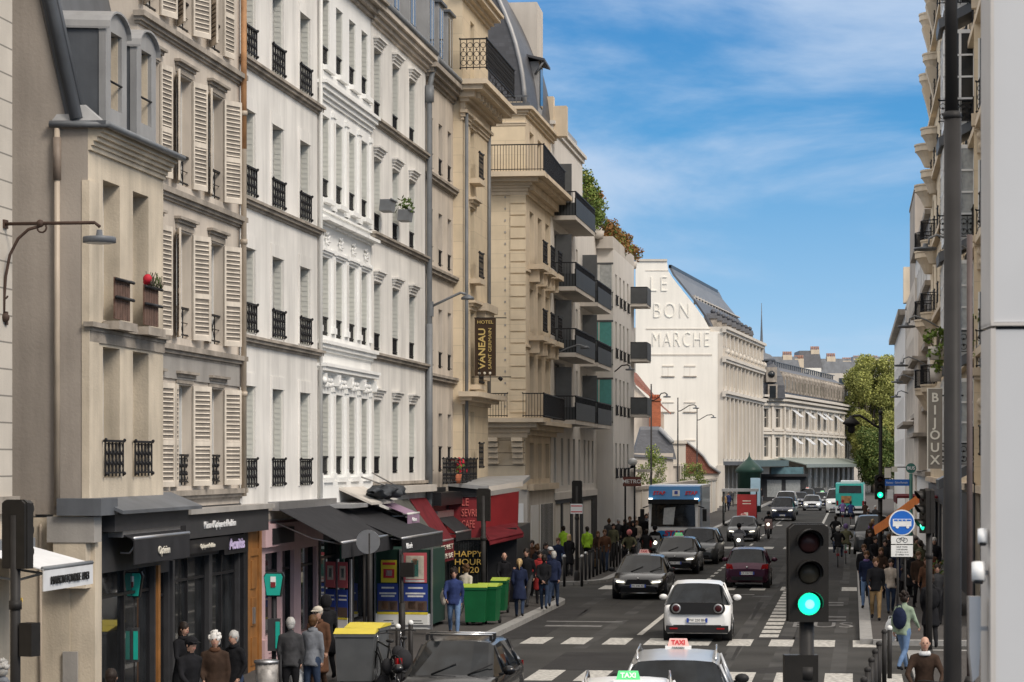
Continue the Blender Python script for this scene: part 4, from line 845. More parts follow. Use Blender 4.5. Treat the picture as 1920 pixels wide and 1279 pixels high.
# glazed bay with white frames, nearest part: faces the camera obliquely
xb=U(1744,RV)-U(1826,RV)
for z0,z1 in ((4.6,7.2),(8.2,11.0),(11.9,14.7),(15.6,18.4),(19.4,22.2)):
    f=MB(); d_=1.0; wdt=2.2
    for xx in (xb-wdt/2,xb+wdt/2-.08): f.box(xx,xx+.08,-d_,-d_+.08,z0,z1,'white_paint')
    f.box(xb-wdt/2,xb+wdt/2,-d_-.0,0,z0-.25,z0,'white_paint'); f.box(xb-wdt/2,xb+wdt/2,-d_,0,z1,z1+.12,'white_paint'); f.slab([(xb-wdt/2-.1,-d_-.15,z0-.85),(xb+wdt/2+.1,-d_-.15,z0-.85),(xb+wdt/2+.1,0,z0-.25),(xb-wdt/2-.1,0,z0-.25)],(0,-.03,.3),'zinc')
    for k in range(1,4): z=z0+(z1-z0)*k/4; f.box(xb+wdt/2-.0,xb+wdt/2+.03,-d_,0,z-.03,z+.03,'white_paint'); f.box(xb-wdt/2,xb+wdt/2,-d_-.03,-d_,z-.03,z+.03,'white_paint')
    for y in (-d_,-d_/2-.03,-.08): f.box(xb+wdt/2,xb+wdt/2+.03,y,y+.08,z0,z1,'white_paint')
    for k in range(5): x=xb-wdt/2+(wdt-.06)*k/4; f.box(x,x+.06,-d_-.03,-d_,z0,z1,'white_paint')
    o=f.build('bay_window',orn); g=MB(); g.box(xb-wdt/2+.06,xb+wdt/2-.02,-d_+.02,-.02,z0,z1,'glass' if z0>12 else 'curtain_glass'); g.build('pane',o)
    rl=MB(); rl.X=Matrix.Translation((xb+wdt/2+.12,-d_/2-.1,z0-.1))@Matrix.Rotation(PI/2,4,'Z'); q=rail_mb(1.1,.75,'two'); rl.add(q.v,q.f,'iron'); rl.build('railing',o)
# stone flank of the nearest part with railings, facing the camera
pf=P(1826,868,62); nf=thing('near_stone_house','golden stone house front with wrought iron balconies right of the dark lamp post','building',(pf.x,pf.y,0),ROT_F-R(6),'buildings along the right side of the street')
fx,fz=face_fn(1826,62.); m=MB(); hl=[(fx(1836),fx(1875),fz(b_),fz(a_)) for a_,b_ in ((155,215),(395,443),(620,690))]
wall_part(m,2.2,0,19,[],.25,'gold_stone',D=2); m.build('wall',nf); m=MB()
for b_,a_ in ((215,238),(443,455),(690,705),(0,18)): m.box(-.06,2.2,-.3,0,fz(a_),fz(b_),'tan_stone'); m.box(.02,2.2,-.2,0,fz(a_)-.12,fz(a_),'tan_stone')
for b_ in (240,458,740): m.box(.1,.42,-.22,0,fz(b_+48),fz(b_),'tan_stone'); m.ball((.25,-.2,fz(b_+15)),.17,'tan_stone',6,4); m.ball((.24,-.18,fz(b_+35)),.13,'tan_stone',6,4)
m.build('cornice',nf)
for a_,b_ in ((155,215),(395,443),(620,690)):
    g=MB(); g.box(fx(1837),2.1,-.02,0,fz(b_),fz(b_)+2.3,'glass'); g.box(fx(1834),fx(1837),-.06,0,fz(b_),fz(b_)+2.3,'white_paint'); o=g.build('window',nf); rail_run(o,(fx(1832),-.26,fz(b_)),(2.2,-.26,fz(b_)),fz(a_)-fz(b_),'scroll','railing')
m=MB(); m.box(.0,.04,-.1,.3,0,4.0,'shop_dark'); m.box(.04,2.2,-.05,0,0,3.7,'beige_plaster'); m.build('shop_front',nf)
# ================= SHOP FRONTS AND AWNINGS (parts of their buildings) =================
def awning(root,x0,x1,zt,zf,pr,m,val=.3,txt=None,tm='letter_white',tsz=.2,y0=0,bar='metal',tx=None,case=True,label=None,side=True):
    a=MB(); a.slab([(x0,y0-.12,zt),(x1,y0-.12,zt),(x1,y0-pr,zf),(x0,y0-pr,zf)],(0,0,.015),m); a.box(x0,x1,y0-pr-.02,y0-pr+.0,zf-val,zf+.01,m)
    if side: a.slab([(x1,y0-.12,zt),(x1,y0-pr,zf),(x1,y0-pr,zf-val*.6)],(.01,0,0),m)
    o=a.build('awning',root,label=label); b=MB()
    b.tube([(x0,y0-pr,zf+.02),(x1,y0-pr,zf+.02)],.035,bar,6)
    if case: b.box(x0-.05,x1+.05,y0-.25,y0-.0,zt-.08,zt+.12,bar)
    for x in (x0+.3,x1-.3): b.tube([(x,y0-.1,zt-.35),(x+.1,y0-pr*.55,(zt+zf)/2-.3),(x,y0-pr,zf-.03)],.02,bar,5)
    b.build('awning_frame',o)
    if txt: text(txt,tsz,tm,o,((x0+x1)/2 if tx is None else tx,y0-pr-.04,zf-val*.55),(R(90),0,0),sx=1)
    return o
def front(root,x0,x1,z1,m,openings,fascia=None,dep=.5,y=0,z0=0,glass='shop_glass',bars=1.2,fm='shop_black'):
    """ground floor sheet with glazed openings"""
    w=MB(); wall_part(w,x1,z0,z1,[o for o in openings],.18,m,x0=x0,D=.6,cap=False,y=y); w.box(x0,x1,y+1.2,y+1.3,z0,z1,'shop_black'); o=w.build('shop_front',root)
    for (a,b,c,d) in openings:
        g=MB(); g.box(a,b,y+.15,y+.17,c,d,glass); g.build('shop_window',o); f=MB(); n=max(1,int((b-a)/bars))
        for k in range(n+1): x=a+(b-a)*k/n; f.box(x-.03,x+.03,y+.09,y+.15,c,d,fm)
        f.box(a,b,y+.095,y+.15,d-.45,d-.4,fm); f.build('window_frame',o)
    return o
# --- optician under B1/B2
u0=U(165,-12.45); X1=lambda px,v=-12.45:U(px,v)-u0; y1=0
o=front(r1,.36,X1(322),3.4,'shop_dark',[(.75,X1(290),.25,2.75),(X1(297),X1(316),.05,2.6)])
m=MB(); m.box(.5,X1(324),-.3,.0,3.45,3.8,'shop_dark'); m.slab([(.3,-.5,3.75),(X1(330),-.5,3.75),(X1(330),.1,4.0),(.3,.1,4.0)],(0,0,.06),'zinc'); m.box(X1(292),X1(296),-.05,.02,0,2.75,'shop_wood'); m.box(X1(318),X1(322),-.06,.02,0,2.8,'shop_dark'); m.build('fascia',r1)
awning(r1,X1(205),X1(312),3.42,3.3,.42,'black_cloth',.42,'Opticien',tsz=.2,tm='letter_pale' if 0 else 'letter_cream',case=True,side=True)
u2=U(258,-12.8); X2=lambda px,v=-12.8:U(px,v)-u2
o=front(r2,X2(322),X2(452),3.75,'shop_dark',[(X2(327),X2(392),.3,2.75),(X2(398),X2(448),.3,2.75)],bars=.9)
m=MB(); m.box(X2(322),X2(480),-.28,-.02,3.15,3.62,'shop_dark'); m.box(X2(320),X2(482),-.4,.0,3.62,3.72,'grey_trim'); m.box(X2(410),X2(455),-.12,-.01,2.72,3.1,'shop_black'); o=m.build('fascia',r2)
text("Maison d'Optique et d'Audition",.2,'letter_white',o,((X2(340)+X2(412))/2+.35,-.3,3.38),(R(90),0,0),sx=.95); text('Acuitis',.3,'letter_lilac',o,((X2(412)+X2(450))/2,-.15,2.92),(R(90),0,0),sx=1.5,bold=.008); text('Optique et Audition',.13,'letter_cream',o,(X2(362),-.3,2.98),(R(90),0,0),sx=1)
m=MB(); m.box(X2(322),X2(408),-.24,-.02,2.85,3.12,'shop_black'); m.build('lower_fascia',r2)
u3=U(450,LV); X3=lambda px,v=-12.8:U(px,v)-u3
m=MB(); a,b=X3(458),X3(486); m.box(a,a+.3,-.06,.1,0,3.5,'shop_wood'); m.box(b-.25,b,-.06,.1,0,3.5,'shop_wood'); m.box(a+.3,b-.25,-.02,.1,0,2.6,'shop_wood'); m.box(a+.3,b-.25,-.05,.1,2.6,2.75,'shop_wood'); m.box(a+.3,b-.25,-.03,.1,2.75,3.5,'shop_wood')
for z in (.25,1.1,1.9): m.box(a+.45,b-.4,-.05,-.02,z,z+.6,'shop_wood')
o=m.build('wooden_door',r3); m=MB(); m.box(a+.5,a+.62,-.09,-.05,1.15,1.5,'metal'); m.build('letter_plate',o)
m=MB(); m.box(0,X3(458),-.08,.3,0,3.3,'shop_black'); m.build('shop_pier',r3)
a,b=X3(488),X3(597); o=front(r3,a,b,3.3,'shop_pink',[(a+.45,a+1.9,.75,2.6),(a+2.05,a+3.2,.1,2.6),(a+3.9,b-.2,.6,2.6)],fm='shop_black')
m=MB(); m.box(a,b,-.12,.0,2.75,3.25,'shop_pink'); m.box(a+.6,a+2.6,-.15,-.12,2.8,3.15,'shop_black'); m.box(a+.02,a+.35,-.1,0,0,.72,'shop_pink')
for k in range(6): m.box(a+.5,a+1.8,-.04,-.0,.1+k*.1,.15+k*.1,'shop_pink')
m.build('fascia',r3)
awning(r3,X3(503),X3(612),3.62,2.82,1.65,'black_cloth',.33,'Boulangerie   Pâtisserie',tsz=.2)
u4=U(598,LV); X4=lambda px,v=-12.8:U(px,v)-u4
a,b=.05,X4(694); o=front(r4,a,b,3.3,'shop_dark',[(a+.2,a+2.3,.5,2.7),(a+2.5,a+3.9,.1,2.7),(a+4.1,b-.1,.5,2.7)])
m=MB(); m.box(a+2.33,a+2.48,-.1,0,0,2.9,mat('kiosk_green',(.03,.12,.09),.5)); m.box(a,b,-.25,0,3.2,3.5,'grey_trim'); m.box(.1,2,-.8,0,3.5,3.6,'pale_zinc'); m.slab([(2.0,-.9,3.55),(5,-.9,3.55),(5,0,3.95),(2.0,0,3.95)],(0,0,.06),'pale_concrete'); m.build('fascia',r4)
awning(r4,.2,X4(690),3.5,2.75,2.0,'black_cloth',.33,'Pâtisserie',tsz=.2,tx=1.0)
awning(r4,X4(668),X4(692),3.75,3.25,1.35,'mauve_cloth',.25,'Créateurs',tsz=.15,bar='pvc')
u5=U(696,LV); X5=lambda px,v=-12.8:U(px,v)-u5; L5=U(798,LV)-u5
o=front(r5,.1,L5,3.3,'shop_dark',[(.4,2.6,.4,2.7),(3.0,4.6,.1,2.7),(5,L5-.2,.4,2.7)])
awning(r5,X5(728),X5(757),3.55,2.35,1.05,'olive_cloth',.3,case=False,bar=mat('blue_bar',(.03,.07,.13),.4),side=False)
a_=awning(r5,X5(760),X5(791),3.55,2.3,.95,'red_cloth',.6,case=False); xm=(X5(760)+X5(791))/2; text('RE RET',.2,'letter_cream',a_,(xm,-1.0,2.12),(R(90),0,0),fit=2.0); text('CTE DE',.2,'letter_cream',a_,(xm,-1.0,1.86),(R(90),0,0),fit=2.0)
m=MB(); m.box(3.6,L5,-.35,0,3.75,3.95,'pale_concrete'); m.build('ledge',r5)
cl=thing('folded_tarpaulin','dark bundled tarpaulin slumped on poles above the mauve awning','tarpaulin',UV(U(725,-12),-12,3.8),ROT_L)
m=MB(); 
n1,n2=26,10
vs=[(-2.0+4.0*i/n1+.05*math.sin(i*2.3+j),(.1+.26*math.sin(PI*i/n1))*math.cos(2*PI*j/n2)*(1+.25*math.sin(i*1.7+j*2)),.05+.2*math.sin(i*.8)*.4+(.04+.08*math.sin(PI*i/n1))*math.sin(2*PI*j/n2)*(1+.3*math.sin(i*1.1+j*3))) for i in range(n1+1) for j in range(n2)]
m.add(vs,[(i*n2+j,i*n2+(j+1)%n2,(i+1)*n2+(j+1)%n2,(i+1)*n2+j) for i in range(n1) for j in range(n2)],mat('grey_tarpaulin',(.05,.055,.062),.7,.4,6,.5,9),True)
m.build('cloth',cl); m=MB(); m.tube([(-3.2,0,.45),(1.0,-.1,.1)],.02,'grey_trim'); m.tube([(-1.4,.1,.55),(2.0,0,.12)],.02,'grey_trim'); m.build('poles',cl)
# newsagent terrace box with posters on the side that faces the camera
pn=GP(705,1188); pn.z=.13; nk=thing('poster_kiosk','white framed kiosk wall of bright posters facing the camera beside the grey bin','kiosk',pn,ROT_F)
sk=F/pn.y; kx=lambda px:(px-705)/sk; kz=lambda py:H-.13+(HY-py)/sk
m=MB(); m.box(0,kx(810),0,2.2,.12,kz(1030),mat('kiosk_green2',(.02,.05,.04),.4)); m.box(0,kx(810),-.02,0,kz(1180),kz(1150),'white_paint'); m.box(-.04,0,-.05,.05,0,kz(1025),'metal'); m.box(kx(810),kx(810)+.04,-.05,.05,0,kz(1025),'metal'); m.box(kx(750),kx(754),-.05,0,kz(1180),kz(1030),'metal'); m.box(0,kx(810),-.04,0,.05,.12,'metal'); m.build('frame',nk)
def poster(px0,px1,py0,py1,c1,bits,y=-.035):
    m=MB(); a,b,c,d=kx(px0),kx(px1),kz(py1),kz(py0); m.box(a,b,y,y+.012,c,d,mat('poster_%d_%d'%(px0,py0),c1,.4,.05))
    for (fa,fb,fc,fd,col) in bits: m.box(a+(b-a)*fa,a+(b-a)*fb,y-.004,y,c+(d-c)*fc,c+(d-c)*fd,mat('ink_%02d%02d%02d'%tuple(int(q*99) for q in col),col,.4,.2,9))
    return m.build('poster',nk)
Y_=(.75,.6,.05);Rr=(.6,.03,.05);Bl=(.03,.06,.28);Wh=(.75,.75,.72);Dk=(.12,.08,.06)
poster(715,745,1050,1092,Y_,[(.15,.85,.2,.6,Rr),(.3,.7,.3,.55,Wh),(.1,.9,.78,.9,Rr)])
poster(757,802,1036,1092,(.6,.12,.14),[(.12,.88,.12,.9,(.7,.62,.5)),(.35,.65,.2,.75,(.08,.25,.2)),(.4,.6,.6,.8,(.5,.25,.15)),(.1,.9,.02,.09,Wh)])
for a,b in ((708,748),(757,804)):
    poster(a,b,1094,1146,Bl,[(.2,.8,.82,.88,Wh),(.1,.9,.62,.68,Wh),(.18,.82,.52,.58,Wh),(.03,.97,.03,.38,Dk),(.2,.5,.08,.36,(.35,.2,.12)),(.6,.85,.05,.32,(.3,.15,.1))])
    poster(a,b,1147,1178,Wh,[(0,1,.85,1,Y_),(.3,.75,.45,.5,(.1,.1,.1)),(.2,.8,.3,.35,(.1,.1,.1)),(.4,.6,.1,.2,(.1,.1,.1))])
for i in range(2):
    p=GP(632+i*18,1200+i*4); 
pw=thing('shop_window_posters','tall posters in the glazed front behind the black awning','poster',UV(U(612,-12.5),-12.5,.13),ROT_F-R(25),None)
kx=lambda px:(px-612)/76.; kz=lambda py:(1205-py)/76.; nk=pw
for x in (612,640):
    poster(x,x+22,1045,1092,(.6,.14,.15),[(.2,.8,.3,.85,(.7,.6,.5)),(.35,.65,.4,.75,(.1,.2,.2))]); poster(x,x+22,1095,1145,Bl,[(.1,.9,.6,.66,Wh),(.1,.9,.75,.8,Wh),(0,1,0,.35,Dk)]); poster(x,x+22,1146,1170,Wh,[(0,1,.85,1,Y_)])
m=MB(); m.box(kx(607),kx(611),0,.05,0,kz(1040),'metal'); m.box(kx(664),kx(668),0,.05,0,kz(1040),'metal'); m.box(kx(635),kx(638),0,.05,0,kz(1040),'metal'); m.box(kx(607),kx(668),-.01,.05,0,kz(1172),'metal'); m.build('frame',pw)
cr=thing('postcard_rack','tall postcard rack of white, pink and red cards beside the poster kiosk','rack',GP(815,1178)+Vector((0,0,.13)),ROT_F)
m=MB(); m.tube([(0,0,0),(0,0,1.85)],.03,'iron'); m.lathe([(.25,0),(.25,.06)],(0,0,0),'iron',12); m.build('stand',cr); m=MB()
for k in range(36):
    c=random.choice([(.75,.73,.7),(.6,.3,.35),(.5,.06,.1),(.2,.3,.45),(.7,.68,.6)]); z=.25+(k//4)*.18; a=k%4*PI/2+.3; m.obox((.16*math.cos(a),.16*math.sin(a),z),.02,.2,.15,a,mat('card_%d'%int(c[0]*100),c,.5,.3,9))
m.build('cards',cr)
# florist and cafe
u6=U(799,LV); X6=lambda px,v=-12.8:U(px,v)-u6; L6=U(867,LV)-u6
o=front(r6,.05,L6,3.3,'shop_black',[(.3,2.2,.3,2.7),(2.4,3.4,.05,2.7),(3.7,L6-.2,.3,2.7)])
m=MB(); m.box(X6(799),X6(824),-.2,-.05,3.05,3.85,'shop_black'); m.box(.1,L6,-.45,0,3.3,3.7,'shop_black'); f_=m.build('fascia',r6); text('Fleuriste',.5,'letter_white',f_,((X6(799)+X6(824))/2,-.22,3.48),(R(90),0,0),fit=2.0,shear=.3)
awning(r6,X6(806),X6(836),3.0,2.45,.8,'black_cloth',.25)
m=MB()
for k in range(9): m.X=Matrix.Translation((.4+k*.75,-.5,3.95)); q=rail_mb(.6,.8,'two'); m.add(q.v,q.f,'iron')
m.X=None; m.build('terrace_railing',r6)
rp=thing('terrace_plant','potted red flowers on the railed ledge above the florist','plant',UV(U(850,-12.4),-12.3,3.95),ROT_L)
m=MB(); m.lathe([(.12,0),(.17,.3)],(0,0,0),'orange_brick',8); m.build('pot',rp); m=MB()
for k in range(60):
    a=Vector((random.gauss(0,.2),random.gauss(0,.14),.35+random.random()*.45)); d=Vector([random.uniform(-.08,.08) for _ in '123']); e=Vector([random.uniform(-.08,.08) for _ in '123']); m.add([a,a+d,a+d+e,a+e],[(0,1,2,3)],'leaf_a' if k%2 else MC['red_petal'])
m.build('leaves',rp)
sc_=58.5; pcf=P(838,868,sc_); cf=thing('cafe_front','red cafe pavilion with flat grey roof and red awning on the street corner','cafe',(pcf.x,pcf.y,0),ROT_F+R(4))
cx_=lambda px:(px-838)/sc_*1.0; cz=lambda py:H+(HY-py)/sc_
W1=cx_(912)
m=MB(); m.box(cx_(836),W1,0,7,.13,cz(1012),'shop_black'); m.box(W1,cx_(968),.3,7,.13,cz(990),'shop_black'); m.build('terrace_box',cf)
m=MB(); m.box(cx_(838),cx_(905),-.12,0,cz(1008),cz(932),'shop_red'); m.slab([(cx_(905),-.12,cz(995)),(cx_(966),1.2,cz(986)),(cx_(968),1.2,cz(922)),(cx_(905),-.12,cz(932))],(0,.2,0),'shop_red'); m.box(cx_(835),cx_(918),-.2,.3,cz(931),cz(911),'shop_black')
f_=m.build('fascia',cf); 
for t,py,sz in (('LE',945,.24),('SEVRES',965,.68),('CAFE',986,.46)): text(t,.34,'letter_pale',f_,(cx_(866),-.15,cz(py-3)),(R(90),0,0),align='LEFT',fit=sz*.92)
m=MB(); m.slab([(cx_(836),-.3,cz(911)),(cx_(918),-.3,cz(919)),(cx_(976),1.2,cz(910)),(cx_(972),6,cz(900)),(cx_(850),6,cz(903))],(0,0,.12),'pale_zinc'); m.slab([(cx_(918),-.32,cz(921)),(cx_(976),1.18,cz(912)),(cx_(976),1.18,cz(903)),(cx_(918),-.32,cz(912))],(0,.05,0),'pale_concrete'); m.build('flat_roof',cf)
m=MB(); m.slab([(cx_(905),-.1,cz(992)),(cx_(962),1.0,cz(984)),(cx_(980),.2,cz(1000)),(cx_(980),.2,cz(1008)),(cx_(925),-1.3,cz(1020)),(cx_(922),-1.2,cz(1008))],(.02,0,.02),'red_cloth'); m.slab([(cx_(900),-.1,cz(990)),(cx_(962),1.1,cz(983)),(cx_(981),.1,cz(1000)),(cx_(922),-1.3,cz(1012))],(0,0,.03),'red_cloth'); m.build('awning',cf)
m=MB(); 
for k in range(9): m.box(cx_(842+k*9),cx_(842.8+k*9),-.04,0,.13,cz(1015),'shop_dark')
m.build('glazing_bars',cf); 
for k in range(8): g=MB(); g.box(cx_(843.4+k*9),cx_(850.5+k*9),-.02,-.005,.7,cz(1018),'shop_glass'); g.build('window',cf)
for t,py in (('HAPPY',1039),('HOUR',1054),('17-20',1069)): text(t,.27,mat('lit_gold',(.6,.38,.09),.4,emit=.12),cf,(cx_(878),-.06,cz(py)),(R(90),0,0),sx=1.15,name='neon_lettering')
ff=thing('fruit_stall','low stall of orange and green produce under the red cafe awning','stall',GP(930,1118)+Vector((0,1.5,.13)),ROT_F)
m=MB(); m.box(-.7,.9,-.3,.5,0,.75,'shop_dark'); m.build('table',ff); m=MB()
for k in range(70): m.ball((random.uniform(-.65,.85),random.uniform(-.28,.45),.8+random.random()*.05),.055,random.choice(['orange_cloth','leaf_a','leaf_rust','red_cloth']),5,3)
m.build('produce',ff)
# G, H, I ground floors
m=MB(); m.X=T8; LGf=8.6; m.box(.2,LGf,-.12,0,0,3.5,'pale_concrete'); m.box(.15,LGf,-.3,0,3.5,3.75,'tan_stone')
for x0_,x1_ in ((.7,3.0),(3.6,7.8)): m.box(x0_,x1_,-.14,-.12,.1,2.9,'white_paint'); 
for k in range(10): m.box(3.8+k*.4,3.84+k*.4,-.17,-.14,.1,2.9,'shop_dark')
m.build('shop_front',r8)
m=MB(); m.box(fl,0.1,-.14,-.03,0,3.6,'pale_concrete'); m.box(gx(978),.1,-.4,-.14,3.55,3.75,'tan_stone'); m.box(gx(972),-.05,-.17,-.14,.1,3.0,'white_paint'); m.build('flank_shop_front',r8)
L9=U(1119,LV)-U(1033,LV)
m=MB(); m.box(.3,L9-1,-.15,0,3.0,3.3,'modern_white'); m.build('lintel',r9)
o=front(r9,.2,L9-.3,3.0,'shop_dark',[(.8,3.4,.1,2.8),(4,7,.1,2.8),(7.8,11,.1,2.8),(12,16,.1,2.8)],y=-.05)
m=MB(); m.box(.25,.8,-.1,-.05,.1,2.9,'pale_concrete'); m.build('pier',r9)
# window awning of the corner shop at far left
wa=MB(); v_=-11.35; ua,ub=U(80,v_),U(172,v_); base=r0.matrix_basis.inverted() if 0 else None
lo=lambda u,v:( (u-(U(23,-12.5)-9)), -(v+12.5))
a0=lo(ua,v_); a1=lo(ub,v_); zf=3.1
aw=awning(r0,a0[0],a1[0],3.35,3.08,1.15,'white_cloth',.3,'MAISON FONDEE 1913',tm='letter_black',tsz=.17,bar='dark_pipe',case=True)
# ================= VEHICLES =================
def paint(name,col,rough=.28,metal=.0): return mat('paint_'+name,col,rough,.05,3,metal=metal,coat=.12,spec=.4)
mat('tyre',(.02,.02,.02),.85,.2,9); mat('rim',(.35,.35,.36),.35,.2,9,metal=.7); mat('car_glass',(.010,.012,.014),.03,.95,2.5,spec=.28); mat('chrome',(.5,.5,.5),.2,.05,metal=.9)
mat('plate_white',(.72,.72,.70),.5,.05); mat('plate_blue',(.02,.06,.35),.5,.05); mat('lamp_lit',(1,.93,.75),.3,.0,emit=2.2); mat('lamp_clear',(.45,.46,.47),.15,.3,12,spec=.8); mat('lamp_red',(.28,.008,.01),.2,.2,8); mat('trim_black',(.02,.02,.021),.5,.1,6); mat('rear_red_lit',(.9,.03,.02),.3,0,emit=1.5)
mat('taxi_green',(.10,.62,.20),.4,0,emit=.25); mat('taxi_red',(.75,.42,.38),.4,0,emit=.1)
def mm(k): return MC[k]
def car(name,label,cat_,pos,rz,L,W,Hh,pm,kind='hatch',lights=False,taxi=None,plate='FR 482 KC',group='vehicles in the street',roofrails=False,rear=False,boxy=0):
    t=thing(name,label,cat_,pos,rz,group)
    hw=W/2; zb=Hh*.60; zh=Hh*.585; g=.2
    K={'hatch':[(0,.0),(.03,.0),(.06,0),(.21,1),(.45,1),(.60,1),(.79,0)], 'sedan':[(0,0),(.03,0),(.14,0),(.30,1),(.45,1),(.58,1),(.755,0)],'suv':[(0,0),(.02,0),(.045,0),(.13,1),(.45,1),(.62,1),(.78,0)],'van':[(0,0),(.01,0),(.02,0),(.06,1),(.5,1),(.72,1),(.86,0)]}[kind]
    X=lambda f:-L/2+L*f
    st=[ # x, zlow, zbelt, zroof, belt half width, roof half width
     (X(0),.42,Hh*.47,Hh*.47,hw*.80,hw*.74),(X(K[1][0]),.26,Hh*.55,Hh*.55,hw*.93,hw*.84),(X(K[2][0]),g,zb+.02,zb+.03,hw*.97,hw*.86),
     (X(K[3][0]),g,zb+.02,Hh-.05,hw,hw*.72),(X(K[4][0]),g,zb,Hh,hw,hw*.745),(X(K[5][0]),g,zb-.02,Hh-.04,hw,hw*.73),(X(K[6][0]),g,zh,zh+.01,hw*.985,hw*.86),
     (X(K[6][0]*.4+.6*.94),g,zh-.06,zh-.03,hw*.96,hw*.82),(X(.945),g+.02,zh-.16,zh-.14,hw*.90,hw*.78),(X(.985),.27,zh-.30,zh-.28,hw*.82,hw*.72),(X(1),.32,zh-.42,zh-.40,hw*.74,hw*.68)]
    def ring(s):
        x,zl,zb_,zr,wb,wr=s; zm=zl+(zb_-zl)*.45
        half=[(0,zl),(wb*.9,zl),(wb*.99,zl+.1),(wb*1.005,zm),(wb*1.0,zb_-.09),(wb*.96,zb_)]
        roof=zr>zb_+.2
        half+= [(wr,zr-.07 if roof else zr),(wr*.86,zr-.012 if roof else zr+.012),(wr*.45,zr+.01 if roof else zr+.03),(0,zr+.015 if roof else zr+.035)]
        return [(x,y,z) for y,z in half]+[(x,-y,z) for y,z in half[-2:0:-1]]
    rg=[ring(s) for s in st]; n=len(rg[0])
    body=MB(); parts={}
    for i in range(len(rg)-1):
        r0_=st[i][3]>st[i][2]+.2; r1_=st[i+1][3]>st[i+1][2]+.2
        for j in range(n):
            k=(j+1)%n; q=[rg[i][j],rg[i][k],rg[i+1][k],rg[i+1][j]]
            side=j in(5,n-6); top=6<=j<=n-7
            if side and (r0_ and r1_): parts.setdefault(('side_window',j),[]).append(q)
            elif side and (r0_ or r1_): parts.setdefault(('side_window',j),[]).append(q)
            elif top and not r0_ and r1_: parts.setdefault('rear_window',[]).append(q)
            elif top and r0_ and not r1_: parts.setdefault('windscreen',[]).append(q)
            else: body.add(q,[(0,1,2,3)],pm,True)
    body.add(rg[0],[tuple(range(n))[::-1]],pm); body.add(rg[-1],[tuple(range(n))],pm)
    for y in (-1,1):                                     # pillars, sills and door lines sit on the body skin
        for f in (K[3][0],K[4][0],K[5][0]): 
            zr=Hh-.1; body.tube([(X(f),y*hw*.975,zb-.01),(X(f)-.02,y*hw*.73,zr)],.028,pm,4)
        body.box(X(.2),X(.8),y*hw*.93-.03,y*hw*.93+.03,.2,.3,mm('trim_black'))
    for wx in (X(.18),X(.81)):
        for y in (-1,1): body.lathe([(.37,y*(hw-.25)),(.37,y*(hw+.004))],(wx,0,.33),mm('trim_black'),18,'Y',False)
    bm_=body; ob=body.build('body',t)
    me=ob.data; 
    b2=bmesh.new(); b2.from_mesh(me); bmesh.ops.remove_doubles(b2,verts=b2.verts,dist=.0008); bmesh.ops.recalc_face_normals(b2,faces=b2.faces); b2.to_mesh(me); b2.free()
    for k,qs in parts.items():
        g_=MB(); 
        for q in qs: g_.add(q,[(0,1,2,3)],mm('car_glass'))
        g_.build(k if isinstance(k,str) else k[0],t)
    r_=.325 if Hh<1.6 else .35
    for wx in (X(.18),X(.81)):
        for y in (-1,1):
            w_=MB(); w_.lathe([(r_*.93,-.1),(r_,-.08),(r_,.08),(r_*.93,.1)],(wx,y*(hw-.09),r_),mm('tyre'),20,'Y'); o=w_.build('wheel',t); q=MB(); q.lathe([(.2,y*.09),(.21,y*.105),(.06,y*.085),(.05,y*.11)],(wx,y*(hw-.09),r_),mm('rim'),14,'Y'); q.build('rim',o)
    xf=X(1)
    for y in (-1,1):
        hl=MB(); zc=zh-.24; hl.slab([(xf-.035,y*hw*.44,zc-.05),(xf-.20,y*hw*.86,zc-.02),(xf-.27,y*hw*.88,zc+.10),(xf-.08,y*hw*.5,zc+.04)],(.03,0,.005),mm('lamp_clear')); o=hl.build('headlight',t)
        if lights: q=MB(); q.slab([(xf-.0,y*hw*.5,zc-.035),(xf-.13,y*hw*.80,zc-.02),(xf-.15,y*hw*.81,zc+.03),(xf-.02,y*hw*.54,zc+.005)],(.03,0,.004),mm('lamp_lit')); q.build('light_bar',o)
        tl=MB(); zc=zb-.13 if kind!='van' else zb; hh=.16 if kind!='suv' else .2; tl.slab([(X(0)+.02,y*hw*.62,zc-.04),(X(0)+.12,y*hw*.94,zc-.02),(X(0)+.16,y*hw*.95,zc+hh),(X(0)+.04,y*hw*.68,zc+hh*.8)],(-.035,0,0),mm('lamp_red')); tl.build('tail_light',t)
        mr=MB(); mr.ball((X(K[6][0])-.25,y*(hw+.11),zb+.09),.12,pm if not taxi else mm('trim_black'),8,6,sx=.6,sy=1,sz=.7); mr.tube([(X(K[6][0])-.22,y*hw*.93,zb+.02),(X(K[6][0])-.24,y*(hw+.08),zb+.06)],.025,mm('trim_black'),5); mr.build('wing_mirror',t)
    gr=MB(); zc=zh-.36; gr.slab([(xf-.03,-hw*.5,.62*zh),(xf-.03,hw*.5,.62*zh),(xf-.02,hw*.38,.62*zh+.16),(xf-.02,-hw*.38,.62*zh+.16)],(.03,0,0),mm('trim_black')); gr.slab([(xf-.06,-hw*.68,.24),(xf-.06,hw*.68,.24),(xf-.0,hw*.6,.42),(xf-.0,-hw*.6,.42)],(.03,0,0),mm('trim_black')); gr.tube([(xf-.02,-hw*.7,.23),(xf-.02,hw*.7,.23)],.015,mm('chrome'),4); gr.ball((xf-.0,0,.62*zh+.19),.045,mm('chrome'),8,4); gr.build('grille',t)
    rb=MB(); rb.slab([(X(0)-.01,-hw*.7,.3),(X(0)-.01,hw*.7,.3),(X(0)-.01,hw*.7,.44),(X(0)-.01,-hw*.7,.44)],(-.02,0,0),mm('trim_black')); rb.ball((X(0)-.0,0,zb-.1),.045,mm('chrome'),8,4); rb.build('rear_bumper_trim',t)
